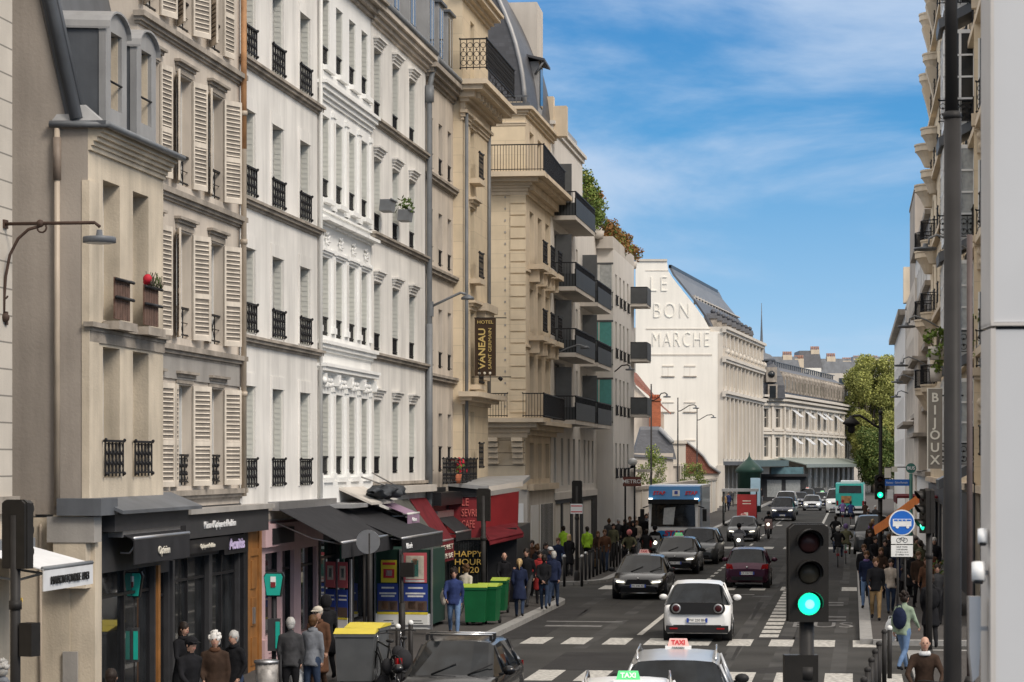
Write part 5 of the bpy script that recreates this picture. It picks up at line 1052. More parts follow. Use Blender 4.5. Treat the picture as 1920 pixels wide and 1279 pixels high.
    for s,x,z in ((1,xf+.012,.47 if kind!='van' else .5),(-1,X(0)-.035,.56)):
        pl_=MB(); pl_.box(x-.01,x+.01,-.26,.26,z-.055,z+.055,mm('plate_white')); 
        for y in (-.24,.24): pl_.box(x-.012,x+.012,y-.025,y+.025,z-.055,z+.055,mm('plate_blue'))
        o=pl_.build('number_plate',t); text(plate,.09,'letter_black',o,(x+s*.014,0,z),(R(90),0,R(90) if s>0 else -R(90)),ext=.001)
    wp=MB()
    for y in (-.35,.3): wp.tube([(X(K[6][0])+.0,y,zh+.05),(X(K[6][0])-.24,y+.4,zh+.22)],.012,mm('trim_black'),4)
    wp.build('wiper',t)
    if taxi:
        z=Hh+.01; x=X(K[5][0])-.35; b=MB(); b.box(x-.1,x+.1,-.16,.16,z-.02,z+.03,mm('trim_black')); b.slab([(x-.07,-.24,z+.03),(x+.07,-.24,z+.03),(x+.05,-.19,z+.17),(x-.05,-.19,z+.17)],(0,.0,0),mm('taxi_'+taxi)); 
        b=MB(); b.add([(x-.07,-.18,z),(x+.07,-.18,z),(x+.07,.18,z),(x-.07,.18,z),(x-.04,-.14,z+.15),(x+.04,-.14,z+.15),(x+.04,.14,z+.15),(x-.04,.14,z+.15)],[(0,1,5,4),(1,2,6,5),(2,3,7,6),(3,0,4,7),(4,5,6,7),(3,2,1,0)],mm('taxi_'+taxi)); b.box(x-.085,x+.085,-.21,.21,z-.03,z+.03,'white_paint'); o=b.build('taxi_sign',t)
        text('TAXI',.1,'letter_white' if taxi=='green' else 'letter_red',o,(x+.062,0,z+.09),(R(75),0,R(90)),ext=.002,bold=.004); text('TAXI',.1,'letter_white' if taxi=='green' else 'letter_red',o,(x-.062,0,z+.09),(R(75),0,-R(90)),ext=.002,bold=.004); text('PARISIEN',.05,'letter_black',o,(x-.095,0,z+.005),(R(90),0,-R(90)),ext=.002)
    if roofrails:
        for y in (-1,1): b=MB(); b.tube([(X(.2),y*hw*.66,Hh-.05),(X(.25),y*hw*.67,Hh+.05),(X(.56),y*hw*.67,Hh+.05),(X(.61),y*hw*.66,Hh-.05)],.022,mm('chrome'),6); b.build('roof_rail',t)
    return t
AWAY=PI/2-AN; TOW=-PI/2-AN
def at(px,s,dy=0): return Vector(((px-CX)/s,F/s+dy,0))
blk=paint('black',(.008,.008,.009),.2); gry=paint('grey',(.07,.075,.08),.3,.3); slv=paint('silver',(.45,.46,.47),.3,.5); wht=paint('white',(.78,.78,.77)); plum=paint('plum',(.055,.012,.03),.25,.3); navy=paint('navy',(.015,.02,.04)); 
# x centre, scale at the visible end; the end nearest the camera is half a length in front of the centre
car('estate_car','black car with silver roof bars facing the camera at the bottom edge, near the bikes','car',at(866,105)+Vector((.0,.3,0)),TOW,4.3,1.76,1.46,blk,'hatch',plate='GA 213 BT')
q=thing('roof_rack','silver roof bars clamped across the black car at the bottom edge','roof rack',at(866,105)+Vector((.0,.3,1.47)),TOW)
m=MB()
for x in (-.1,.35): m.tube([(x,-.6,.07),(x,.6,.07)],.022,mm('chrome'),6); m.box(x-.03,x+.03,-.6,-.55,-.04,.06,mm('trim_black')); m.box(x-.03,x+.03,.55,.6,-.04,.06,mm('trim_black'))
m.build('crossbars',q)
car('taxi','silver estate taxi seen from behind at the bottom edge with a red roof sign','taxi',at(1278,119)+Vector((0,.8,0)),AWAY+R(3),4.5,1.84,1.60,slv,'suv',taxi='red',roofrails=True,plate='FT 630 QL')
car('taxi','white taxi with green roof sign, mostly below the bottom edge','taxi',at(1178,131)+Vector((0,.0,0)),TOW+R(5),4.4,1.8,1.47,wht,'hatch',taxi='green',roofrails=True)
hc_=car('hatchback','small white hatchback driving away across the stop line','car',at(1322,73,1.9),AWAY+R(2),3.89,1.75,1.51,wht,'hatch',plate='FW 250 BH')
m=MB(); x=-3.89/2
A=[(x-.03,(.56 if k<9 or k>26 else -.56)+.155*math.cos(2*PI*k/36),.865+.155*math.sin(2*PI*k/36)) for k in range(36)]; m.slab([(a-.03,b,c) for a,b,c in A],(.15,0,0),mm('trim_black')); [m.lathe([(.115,0),(.125,-.012),(.09,-.014)],(x-.055,y,.865),mm('rim'),18,'X') for y in (.54,-.54)]; [m.lathe([(.088,0),(.05,-.008)],(x-.07,y,.865),mat('smoked_lamp',(.05,.012,.014),.2),18,'X') for y in (.54,-.54)]; m.box(x-.05,x-.03,-.05,.05,.80,.9,mm('chrome')); m.build('rear_panel',hc_)
for o in list(hc_.children):
    if o.name.startswith('tail_light'): bpy.data.objects.remove(o)
m=MB(); m.box(x-.045,x+.1,-.8,.8,.24,.42,mm('trim_black')); m.box(x-.06,x-.03,-.7,-.5,.33,.37,mm('lamp_red')); m.box(x-.06,x-.03,.5,.7,.33,.37,mm('lamp_red')); m.build('lower_bumper',hc_)
car('taxi','black saloon taxi with lit headlights and red roof sign facing the camera beside the bollards','taxi',at(1215,55.8,2.3),TOW,4.88,1.84,1.445,blk,'sedan',lights=True,taxi='red',plate='FK 048 AE')
car('taxi','black taxi with green roof sign between the delivery truck and the saloon taxi','taxi',at(1280,45.4,2.2),TOW,4.7,1.85,1.5,blk,'hatch',lights=True,taxi='green',plate='GN 981 CS')
car('estate_car','dark grey car half hidden behind the green signed taxi, in front of the truck','car',at(1322,41.5,2.3),TOW-R(2),4.5,1.84,1.62,gry,'suv')
car('hatchback','plum coloured small hatchback with red tail lights driving away','car',at(1413,51.2,1.7),AWAY,3.47,1.62,1.46,plum,'hatch',plate='CP 798 YM')
car('taxi','dark grey taxi with white roof sign coming towards the camera past the truck','taxi',at(1401,32.2,2.2),TOW,4.6,1.8,1.46,gry,'sedan',lights=True,taxi='red')
car('people_carrier','large dark people carrier with chrome grille in the oncoming lane','car',at(1475,23.8,2.4),TOW,4.9,1.92,1.88,navy,'suv',lights=True)
car('van','white van right behind the dark people carrier','van',at(1482,21.5,3),TOW,5.2,1.95,2.1,wht,'van',group='queue of distant vehicles')
car('hatchback','distant silver hatchback on the crossing to the right of the queue','car',at(1528,19.6,2),TOW,4.0,1.75,1.5,slv,'hatch',lights=True,group='queue of distant vehicles')
car('estate_car','distant black car behind and right of the silver hatchback','car',at(1549,18.6,3),TOW,4.3,1.8,1.6,blk,'suv',taxi='green',group='queue of distant vehicles')
car('estate_car','distant dark car left of the silver hatchback in the queue','car',at(1506,18.4,3),TOW,4.3,1.8,1.6,navy,'suv',group='queue of distant vehicles')
car('estate_car','farthest dark car in the middle of the queue','car',at(1520,16.2,3),TOW,4.3,1.8,1.6,gry,'suv',taxi='red',group='queue of distant vehicles')
car('estate_car','farthest black car at the right end of the queue','car',at(1540,15.6,3),TOW,4.3,1.8,1.6,blk,'suv',group='queue of distant vehicles')
car('van','distant white van left of the turquoise bus','van',at(1577,20.5,3),TOW,5.2,1.95,2.2,wht,'van',lights=True,group='queue of distant vehicles')
car('van','dark van parked at the right kerb among the pedestrians','van',at(1650,37.5,2.5),TOW,4.9,1.9,1.95,gry,'van')
# delivery truck
sT=38.5; tp=at(1285,sT,4.2); t=thing('delivery_truck','blue and white delivery truck with STAF lettering facing the camera','truck',tp,TOW,'vehicles in the street')
blu=paint('truck_blue',(.02,.22,.55)); L_=8.0
m=MB(); m.box(-4.6,2.35,-1.27,1.27,1.05,3.42,paint('truck_box',(.12,.16,.22))); m.box(-4.6,2.4,-1.3,1.3,3.38,3.5,'white_paint'); m.box(2.3,2.42,-1.3,1.3,1.0,3.45,'metal'); m.build('cargo_box',t)
m=MB(); m.slab([(2.5,-1.2,.45),(4.15,-1.2,.45),(4.2,-1.2,1.35),(4.0,-1.2,2.6),(3.7,-1.2,2.85),(2.5,-1.2,2.85)],(0,2.4,0),'white_paint'); m.slab([(2.5,-1.25,2.75),(4.0,-1.22,2.72),(3.75,-1.22,3.45),(2.5,-1.25,3.5)],(0,2.5,0),blu); m.build('cab',t)
m=MB(); m.slab([(4.20,-1.08,1.5),(4.2,1.08,1.5),(4.03,1.05,2.62),(4.03,-1.05,2.62)],(.03,0,0),mm('car_glass')); m.build('windscreen',t)
m=MB(); m.slab([(4.24,-.5,1.6),(4.24,.02,1.6),(4.10,.1,2.45),(4.10,-.45,2.4)],(.004,0,0),'curtain_glass'); m.build('paper_in_windscreen',t)
m=MB(); m.box(4.05,4.22,-1.22,1.22,2.6,2.82,mm('trim_black')); m.box(4.1,4.24,-1.15,1.15,.3,.55,mm('trim_black')); m.build('sun_visor',t)
m=MB(); m.slab([(4.19,-.95,.8),(4.19,.95,.8),(4.21,.95,1.15),(4.21,.5,1.28),(4.21,-.6,1.3),(4.21,-.95,1.2)],(.012,0,0),blu); m.slab([(4.205,-.95,.78),(4.205,.95,.78),(4.21,.95,.98),(4.21,0,.9),(4.21,-.95,.95)],(.014,0,0),mat('wheat',(.65,.45,.1),.5,.3,9)); o=m.build('front_emblem',t)
text('STAF',.36,'letter_red',o,(4.24,.02,1.16),(R(90),0,R(90)),sx=1.15,bold=.012,shear=.15,ext=.003)
for y in (-.72,.85): text('STAF',.24,'letter_red',t,(3.92,y,3.12),(R(72),0,R(90)),sx=1.1,bold=.01,shear=.15,ext=.01)
m=MB(); m.obox((3.87,.12,3.12),.03,.36,.3,0,'white_paint',ry=-R(18)); m.obox((3.89,.12,3.15),.03,.16,.16,R(45) if 0 else 0,mm('plate_blue'),ry=-R(18)); m.build('roof_emblem',t)
for y in (-1,1):
    m=MB(); m.box(4.0,4.1,y*1.52-.1,y*1.52+.1,1.75,2.35,mm('trim_black')); m.tube([(3.9,y*1.2,2.5),(4.0,y*1.5,2.4)],.03,mm('trim_black')); m.build('wing_mirror',t)
    m=MB(); m.box(4.12,4.2,y*.95-.16,y*.95+.16,.58,.74,mm('lamp_clear')); m.build('headlight',t)
    m=MB(); m.box(3.95,4.12,y*1.12-.09,y*1.12+.09,2.75,2.88,mm('lamp_lit')); m.build('marker_light',t)
    for wx in (3.1,-2.6): m=MB(); m.lathe([(.46,-.14),(.5,-.1),(.5,.1),(.46,.14)],(wx,y*1.05,.5),mm('tyre'),20,'Y'); m.lathe([(.28,y*.12),(.25,y*.16)],(wx,y*1.05,.5),mm('rim'),14,'Y'); m.build('wheel',t)
m=MB(); m.box(-4.5,4,-.6,.6,.45,.95,mm('trim_black')); m.build('chassis',t)
# turquoise bus seen from behind
tp=at(1613,22.2,6); t=thing('bus','turquoise and white city bus seen from behind at the far crossing','bus',tp,AWAY,'vehicles in the street')
tq=paint('turquoise',(.05,.52,.44)); m=MB(); m.slab([(-5.9,-1.22,.9),(-5.95,-1.22,2.0),(-5.8,-1.22,2.85),(5.8,-1.22,2.85),(5.8,-1.22,.9)],(0,2.44,0),tq); m.box(-5.97,5.8,-1.23,1.23,.35,.95,'white_paint'); m.box(-5.5,5,-.8,.8,2.85,3.05,'white_paint'); m.box(-5.98,-5.9,-1.24,-1.12,.5,2.8,'white_paint'); m.build('body',t)
m=MB(); m.slab([(-5.97,-.95,2.05),(-5.97,.95,2.05),(-5.86,.9,2.68),(-5.86,-.9,2.68)],(-.02,0,0),mm('car_glass')); m.build('rear_window',t)
m=MB(); m.box(-5.99,-5.95,-.1,.75,1.2,1.8,mat('bus_advert',(.45,.22,.08),.4,.5,4)); m.box(-5.985,-5.95,-1.1,1.1,.55,.75,mm('trim_black')); m.build('rear_panel',t)
for y in (-1,1): m=MB(); m.box(-6.0,-5.94,y*1.08-.08,y*1.08+.08,1.0,1.4,mm('lamp_red')); m.build('tail_light',t)
for y in (-1,1):
    for wx in (-3.4,3.4): m=MB(); m.lathe([(.48,-.14),(.5,.14)],(wx,y*1.06,.5),mm('tyre'),16,'Y'); m.build('wheel',t)
    m=MB(); m.box(-5.3,5.4,y*1.225-.01,y*1.225+.01,1.5,2.6,mm('car_glass')); m.build('side_window',t)
# bicycles, scooters
def bike(label,pos,rz,col,group='bicycles',cat_='bicycle'):
    t=thing('bicycle',label,cat_,pos,rz,group); pm=paint('bike_'+str(int(col[0]*99))+str(int(col[2]*99)),col)
    for x in (-.52,.52):
        m=MB(); m.tube([(x+.33*math.cos(2*PI*k/20),0,.34+.33*math.sin(2*PI*k/20)) for k in range(21)],.02,mm('tyre'),5,False); 
        for k in range(8): a=k*PI/4; m.tube([(x,0,.34),(x+.32*math.cos(a),0,.34+.32*math.sin(a))],.004,mm('chrome'),3)
        m.build('wheel',t)
    m=MB(); 
    for a,b in (((-.52,.34),(-.2,.85)),((-.52,.34),(-.05,.32)),((-.05,.32),(-.22,.88)),((-.05,.32),(.36,.78)),((-.2,.8),(.34,.88)),((.52,.34),(.36,.95))): m.tube([(a[0],0,a[1]),(b[0],0,b[1])],.02,pm,6)
    m.build('frame',t); m=MB(); m.ball((-.24,0,.93),.11,mm('trim_black'),8,4,sx=1.2,sy=.7,sz=.35); m.build('saddle',t)
    m=MB(); m.tube([(.36,0,.93),(.4,0,1.02)],.018,mm('chrome')); m.tube([(.28,-.3,1.03),(.38,-.2,1.05),(.4,0,1.03),(.38,.2,1.05),(.28,.3,1.03)],.014,mm('trim_black')); m.build('handlebar',t); m=MB(); m.box(-.72,-.62,-.06,.06,.5,.62,mm('lamp_red')); m.build('rear_mudguard',t)
    return t
def motorbike(label,pos,rz,col,lit=True,name='motorcycle'):
    t=thing(name,label,'motorbike' if name=='motorcycle' else 'scooter',pos,rz,'motorcycles and scooters'); pm=paint('moto_'+str(int(col[0]*99))+str(int(col[1]*99)),col)
    for x in (-.62,.68): m=MB(); m.lathe([(.24,-.06),(.3,-.04),(.3,.04),(.24,.06)],(x,0,.3),mm('tyre'),18,'Y'); m.lathe([(.17,-.065),(.17,.065)],(x,0,.3),mm('rim'),12,'Y'); m.build('wheel',t)
    m=MB(); m.ball((.05,0,.62),.34,pm,10,7,sx=1.3,sy=.5,sz=.75); m.ball((-.45,0,.72),.28,mm('trim_black'),8,5,sx=1.3,sy=.55,sz=.4); m.slab([(.35,-.2,.55),(.62,-.12,.62),(.5,-.22,1.05),(.34,-.2,1.2)],(0,.42,0),pm); m.slab([(-.3,-.22,.25),(.45,-.2,.28),(.4,-.2,.5),(-.4,-.22,.5)],(0,.42,0),mm('trim_black')); m.build('body',t)
    m=MB(); m.tube([(.68,.07,.3),(.42,.07,1.0)],.03,mm('chrome')); m.tube([(.68,-.07,.3),(.42,-.07,1.0)],.03,mm('chrome')); m.build('fork',t); m=MB(); m.tube([(.25,-.36,1.08),(.36,-.2,1.05),(.36,.2,1.05),(.25,.36,1.08)],.018,mm('trim_black'))
    for y in (-.38,.38): m.ball((.3,y,1.2),.06,mm('trim_black'),6,4)
    m.build('handlebar',t)
    m=MB(); m.lathe([(.09,0),(.07,.06)],(.6,0,.88),mm('lamp_lit') if lit else mm('lamp_clear'),12,'X'); m.build('headlight',t); m=MB(); m.box(-.86,-.8,-.08,.08,.72,.8,mm('lamp_red')); m.build('tail_light',t); return t
# ================= PEOPLE =================
D('skin',(.48,.28,.20),.5,.08,8); D('lip',(.35,.12,.10),.5); D('eye',(.03,.02,.02),.3); D('hair_dark',(.022,.015,.012),.5,.4,20); D('hair_brown',(.09,.045,.02),.5,.4,20); D('hair_grey',(.38,.37,.35),.6,.3,20); D('hair_white',(.62,.6,.57),.6,.2,20); D('hair_blonde',(.38,.26,.12),.5,.3,20)
CL={'black':(.013,.013,.015),'navy':(.016,.022,.05),'grey':(.17,.18,.2),'dark_grey':(.05,.05,.053),'brown':(.10,.05,.03),'dark_brown':(.045,.028,.02),'cream':(.5,.45,.38),'blue':(.03,.045,.13),'jeans':(.12,.19,.32),'dark_jeans':(.03,.045,.08),'tan':(.30,.20,.10),'sage':(.27,.34,.25),'red':(.28,.03,.03),'khaki':(.10,.10,.06),'hivis':(.36,.62,.05),'beige':(.42,.36,.30),'white':(.65,.65,.65),'purple':(.16,.11,.26),'helmet_pink':(.55,.2,.2),'green':(.05,.35,.15)}
for k,c in CL.items(): D('cloth_'+k,c,.9,.3,6,.6,11,spec=.12)
BT={}
def rot(p,c,a):                        # rotate a point about c in the x-z plane (positive leans forward)
    x,z=p[0]-c[0],p[2]-c[2]; return (c[0]+x*math.cos(a)+z*math.sin(a),p[1],c[2]-x*math.sin(a)+z*math.cos(a))
def body_t(key,hem=.84,lean=0,legs=((.22,-.02),(-.18,.0)),arms=((-.2,.15),(.2,.15)),fine=.026,female=False,turn=0,sit=False,armz=None,tz=0):
    """legs: (forward swing, knee lift) left/right; arms: (swing, elbow bend); returns a mesh with slots skin, top, trousers, shoes"""
    hip=(0,0,.93); segs=[]              # (a,b,ra,rb,tag)
    m=MB(); L=lambda p:rot(p,hip,lean)
    def etube(rings,tag):
        vs=[];n=12
        for (c,rx,ry) in rings:
            for j in range(n): q=2*PI*j/n; vs.append((c[0]+rx*math.cos(q),c[1]+ry*math.sin(q),c[2]))
        k=len(rings); m.add(vs,[(i*n+j,i*n+(j+1)%n,(i+1)*n+(j+1)%n,(i+1)*n+j) for i in range(k-1) for j in range(n)]+[tuple(range(n))[::-1],tuple(range((k-1)*n,k*n))],'skin')
        for i in range(k-1): segs.append((Vector(rings[i][0]),Vector(rings[i+1][0]),(rings[i][1]+rings[i][2])/2,(rings[i+1][1]+rings[i+1][2])/2,tag))
    s=.92 if female else 1
    rings=[]
    if hem<.8: rings+= [((0,0,hem),.19,.225),((0,0,.8),.165,.20)]
    else: rings+= [((0,0,hem),.15,.19)]
    rings+= [(L((0,0,.97)),.135,.175*s),(L((.0,0,1.1)),.12,.155*s),(L((.0,0,1.28)),.135,.185*s),(L((-.005,0,1.4)),.115,.2*s),(L((-.0,0,1.455)),.08,.15*s),(L((0,0,1.49)),.062,.075)]
    etube(rings,1)
    def limb(pts,rs,tag,n=10):
        m.tube(pts,rs,'skin',n)
        for i in range(len(pts)-1): segs.append((Vector(pts[i]),Vector(pts[i+1]),rs[i],rs[i+1],tag))
    limb([L((0,0,1.46)),L((.015,0,1.56))],[.06,.055],0)
    hc=Vector(L((.03,0,1.655)))
    m.ball(hc,.1,'skin',12,8,sx=.98,sy=.8,sz=1.18); m.ball(hc+Vector((.035,0,-.065)),.062,'skin',8,6,sx=.9,sy=.85,sz=.85); segs.append((hc,hc+Vector((0,0,.05)),.11,.11,0)); segs.append((hc+Vector((.03,0,-.07)),hc,.07,.07,0))
    foot=[]
    for i,(sw,kn) in enumerate(legs):
        y=(.1,-.1)[i]; h0=(0,y*.9,.90)
        if sit: k=(.40,y*2.0,.86+kn); a=(.34+sw,y*1.7,.45+kn)
        else:
            th=math.atan2(sw,.88); k=(math.sin(th)*.44+.03+kn*.5,y,.90-math.cos(th)*.44+kn*.2); a=(sw*1.0+(-.12 if sw<0 else 0)*1-kn*.2,y*.95,.09+(.06 if sw<-.1 else 0)+kn*.4)
        limb([h0,((h0[0]+k[0])/2,(h0[1]+k[1])/2,(h0[2]+k[2])/2),k,((k[0]+a[0])/2-.015,a[1],(k[2]+a[2])/2),a],[.095,.085,.062,.062,.045],2)
        t=(a[0]+.15,a[1]*1.1,max(.04,a[2]-.05-(.04 if sw<-.1 else 0))); limb([(a[0]-.04,a[1],a[2]-.035),(a[0]+.06,a[1],a[2]-.04),t],[.045,.045,.035],3)
    hands=[]
    for i,(sw,be) in enumerate(arms):
        y=(1,-1)[i]; sh=L((-.0,y*.185*s,1.405)); th=math.atan2(sw,.3)*1; e=(sh[0]+math.sin(th)*.28,sh[1]+y*.05,sh[2]-math.cos(th)*.28); an=th+be
        w=(e[0]+math.sin(an)*.25,e[1]-y*(.02+be*.04),e[2]-math.cos(an)*.25)
        if armz: w=armz[i]; e=((sh[0]+w[0])/2-.03,(sh[1]+w[1])/2+y*.09,(sh[2]+w[2])/2-.07)
        limb([L((0,y*.1,1.42)),sh,((sh[0]+e[0])/2,(sh[1]+e[1])/2,(sh[2]+e[2])/2),e,((e[0]+w[0])/2,(e[1]+w[1])/2,(e[2]+w[2])/2),w],[.07,.068,.056,.05,.045,.034],1)
        d=(Vector(w)-Vector(e)).normalized(); p=Vector(w)+d*.055; limb([tuple(Vector(w)-d*.0),tuple(p)],[.026,.03],0,8); hands.append((Vector(w),p,d,y))
    # one continuous skin over the pieces
    me=bpy.data.meshes.new('person_body'); me.from_pydata([tuple(p) for p in m.v],[],m.f); me.update()
    o=bpy.data.objects.new('tmp',me); COL.objects.link(o); r=o.modifiers.new('r','REMESH'); r.mode='VOXEL'; r.voxel_size=fine; sm=o.modifiers.new('s','SMOOTH'); sm.iterations=3; sm.factor=.5
    dg=bpy.context.evaluated_depsgraph_get(); me2=bpy.data.meshes.new_from_object(o.evaluated_get(dg)); bpy.data.objects.remove(o); bpy.data.meshes.remove(me)
    vs=[v.co.copy() for v in me2.vertices]; fs=[tuple(p.vertices) for p in me2.polygons]; mi=[]
    for f in fs:
        c=sum((vs[i] for i in f),Vector())/len(f); best=9;tg=0
        for a,b,ra,rb,t in segs:
            ab=b-a; q=max(0,min(1,(c-a).dot(ab)/max(ab.length_squared,1e-9))); d=(c-a-ab*q).length-(ra+(rb-ra)*q)
            if d<best: best=d;tg=t
        if tg==1 and not sit and c.z<hem-.01: tg=2
        mi.append(tg)
    bpy.data.meshes.remove(me2); x=MB()
    for k in ('skin','cloth_black','cloth_jeans','cloth_dark_brown'): x.mi(k)
    x.v=vs; x.f=[list(f) for f in fs]; x.m=mi; x.sm=[True]*len(fs)
    for (w,p,d,y) in hands:              # five fingers and a thumb leaving the side of the palm
        side=d.cross(Vector((0,1,0))); side=side.normalized() if side.length>.1 else Vector((1,0,0)); inn=Vector((0,-y,0))
        for k,(o_,ln) in enumerate(((-.026,.062),(-.009,.07),(.009,.066),(.025,.05))):
            b=p+side*o_*1.0+d*.01; c1_=b+d*ln*.55+inn*.008; c2_=c1_+d*ln*.3+inn*.03; x.tube([b-d*.02,b,c1_,c2_],[.0095,.0095,.009,.006],'skin',5)
        b=w+d*.02-side*.022; x.tube([b,b-side*.025+d*.03,b-side*.03+d*.06+inn*.015],[.012,.011,.007],'skin',5)
    f0=hc; 
    x.add([f0+Vector(q) for q in ((.093,-.014,-.03),(.093,.014,-.03),(.088,0,.02),(.122,0,-.028))],[(0,3,2),(1,2,3),(0,1,3)],'skin',True)
    for y in (-1,1): x.ball(f0+Vector((.086,y*.033,.012)),.012,'eye',6,4); x.ball(f0+Vector((0,y*.082,-.01)),.028,'skin',6,4,sx=.6,sy=.35,sz=1)
    x.obox(f0+Vector((.092,0,-.058)),.012,.045,.01,0,'lip')
    o=x.build('person'); me=o.data; bpy.data.objects.remove(o); BT[key]=(me,hc); return me
W_=((.24,0),(-.2,.0)); 
body_t('walk',.84,R(3),((.26,0),(-.22,0)),((-.12,.35),(.12,.5)))
body_t('walk2',.84,R(2),((-.2,0),(.22,0)),((.1,.45),(-.1,.3)),female=True)
body_t('coat',.55,R(2),((.18,0),(-.15,0)),((-.06,.7),(.08,.5)),female=True)
body_t('coat2',.48,R(0),((-.05,0),(.06,0)),((.0,.2),(.0,.9)))
body_t('stand',.84,0,((.03,0),(-.03,0)),((.02,.25),(.0,.3)))
body_t('stand2',.80,R(4),((-.04,0),(.05,0)),((.05,1.5),(.0,.2)),female=True)
body_t('ride',.84,R(14),((.02,.18),(.0,.0)),((0,0),(0,0)),sit=True,armz=((.42,.24,1.13),(.42,-.24,1.13)))
body_t('push',.70,R(9),((.16,0),(-.15,0)),((0,0),(0,0)),armz=((.36,.23,.98),(.36,-.23,.98)))
body_t('behind',.84,R(3),((.2,0),(-.16,0)),((-.25,.1),(-.25,.1)),armz=((-.17,.05,.95),(-.17,-.05,.93)))
def hair_mb(kind,m):
    h=MB(); 
    if kind=='bald': h.ball((-.03,0,-.02),.1,m,10,6,sx=.85,sy=.93,sz=.6); return h
    h.ball((-.018,0,.03),.112,m,12,7,sx=.98,sy=.86,sz=.98)
    if kind in('short',): h.ball((-.045,0,-.02),.09,m,10,6,sx=.8,sy=.95,sz=1)
    if kind in('curly',):
        for k in range(26): a=random.uniform(0,2*PI); e=random.uniform(-.2,1.4); h.ball((-.02+.1*math.cos(a)*math.cos(e)-.02,.09*math.sin(a)*math.cos(e),.04+.1*math.sin(e)),.035,m,6,4)
        h.ball((-.05,0,-.02),.1,m,10,6,sx=.75,sz=1)
    if kind=='long': h.ball((-.055,0,-.06),.1,m,10,7,sx=.65,sy=.98,sz=1.7)
    if kind=='tail': h.ball((-.045,0,-.01),.09,m,10,6,sx=.8,sy=.95,sz=1); h.tube([(-.1,0,.03),(-.15,0,-.03),(-.13,0,-.2)],[.035,.04,.012],m,8)
    if kind=='bun': h.ball((-.045,0,0),.09,m,10,6,sx=.8); h.ball((-.06,0,.12),.05,m)
    if kind=='cap': h.ball((-.0,0,.055),.118,m,12,5,sx=1,sy=.9,sz=.72); h.obox((.11,0,.045),.11,.15,.015,0,m,ry=.2)
    if kind=='helmet': h.ball((-.0,0,.035),.135,m,12,8,sx=1.05,sy=.9,sz=1.0)
    if kind=='hood': h.ball((-.035,0,-.005),.135,m,12,8,sx=.85,sy=.95,sz=1.2)
    h.v=[p*(1+.07*math.sin(p.x*170+p.z*90)*math.sin(p.y*150+1.3)) for p in h.v] if kind not in('cap','helmet','hood') else h.v
    return h
NP=0
def person(pose,pos,rz,top,trou,hair='short',hc='hair_dark',h=1.72,label='',shoes='black',skin=None,group='people on the street',scarf=None):
    me,hcn=BT[pose]; o=bpy.data.objects.new('person',me); COL.objects.link(o); k=h/1.76; o.scale=(k,k,k); o.location=pos; o.rotation_euler=(0,0,rz); tag(o,label,'person',group)
    for i,mn in ((1,'cloth_'+top),(2,'cloth_'+trou),(3,'cloth_'+shoes)): o.material_slots[i].link='OBJECT'; o.material_slots[i].material=M[mn]
    hm=M[hc] if hc in M else M['cloth_'+hc]
    key=('hair',hair,hc); inst(key,'hat' if hair in('cap','helmet') else 'hood' if hair=='hood' else 'hair',lambda:hair_mb(hair,hm),o,tuple(hcn))
    if not scarf and pose in('coat','coat2','stand2'): scarf=top
    if scarf: inst(('scarf',scarf),'scarf',lambda:MB().lathe([(.095,-.04),(.105,-.01),(.085,.035)],(0,0,0),'cloth_'+scarf,12),o,(hcn[0]-.03,0,hcn[2]-.165))
    return o
def LP(px,yh,h=1.7,z=.13):            # a standing point from the column and the row of the top of the head
    s=(yh-HY)/(H-z-h); return Vector(((px-CX)/s,F/s,z))
def FP(px,yf,z=.13): s=(yf-HY)/(H-z); return Vector(((px-CX)/s,F/s,z))
FA=-PI/2-AN; FB=PI/2-AN               # towards / away from the camera
P_=person
P_('coat',LP(342,1168,1.66),FA+1.0,'black','black','long','hair_dark',1.66,'woman in black with long dark hair looking up beside the optician window')
P_('walk',LP(354,1196,1.7),FA+.9,'black','black','cap','cloth_black',1.7,'man in black with a black cap at the bottom left, nearest the shop window')
P_('coat2',LP(403,1188,1.68),FA+.2,'dark_brown','dark_brown','curly','hair_white',1.68,'white haired person in a long brown coat',scarf='brown')
P_('coat',LP(441,1184,1.6),FA-.5,'black','dark_jeans','short','hair_grey',1.6,'short grey haired woman in a black jacket beside the wooden door')
P_('stand',LP(545,1160,1.64),FB+.2,'dark_grey','black','short','hair_grey',1.64,'grey haired woman in a dark quilted jacket seen from behind beside the pink shop')
P_('stand2',LP(584,1155,1.66),FB-.3,'grey','dark_jeans','short','hair_brown',1.66,'brown haired woman in a grey hooded coat seen from behind')
P_('coat2',LP(597,1139,1.7),FA-.2,'brown','dark_brown','cap','cloth_cream',1.7,'man in a beige flat cap and brown coat behind the grey hooded coat')
P_('coat',LP(612,1118,1.72),FB+.5,'black','black','hood','cloth_black',1.72,'person in a black hood walking away beside the dark shop')
P_('stand',LP(208,1257,1.62),FB,'dark_brown','black','short','hair_dark',1.62,'dark haired person at the bottom edge by the optician door')
P_('coat2',LP(4,1242,1.62),FB,'grey','grey','curly','hair_grey',1.62,'grey haired person cut off by the bottom left corner')
P_('walk',LP(851,1067,1.74),FA+.15,'blue','jeans','curly','hair_dark',1.74,'young man in a blue jacket and light jeans walking towards the camera',shoes='dark_brown')
P_('walk2',FP(873,1170),FB-.4,'cream','white','curly','hair_brown',1.62,'woman in a cream jacket beside the green bins')
P_('coat',FP(945,1140),FA+.3,'black','dark_brown','bald','hair_grey',1.7,'balding man in a dark coat by the cafe awning')
P_('stand2',FP(962,1128),FA,'dark_brown','black','long','hair_dark',1.66,'long haired woman in dark brown behind the balding man')
P_('coat',FP(974,1158),FB+.1,'navy','dark_jeans','tail','hair_blonde',1.68,'blonde woman with a ponytail in a navy coat walking away')
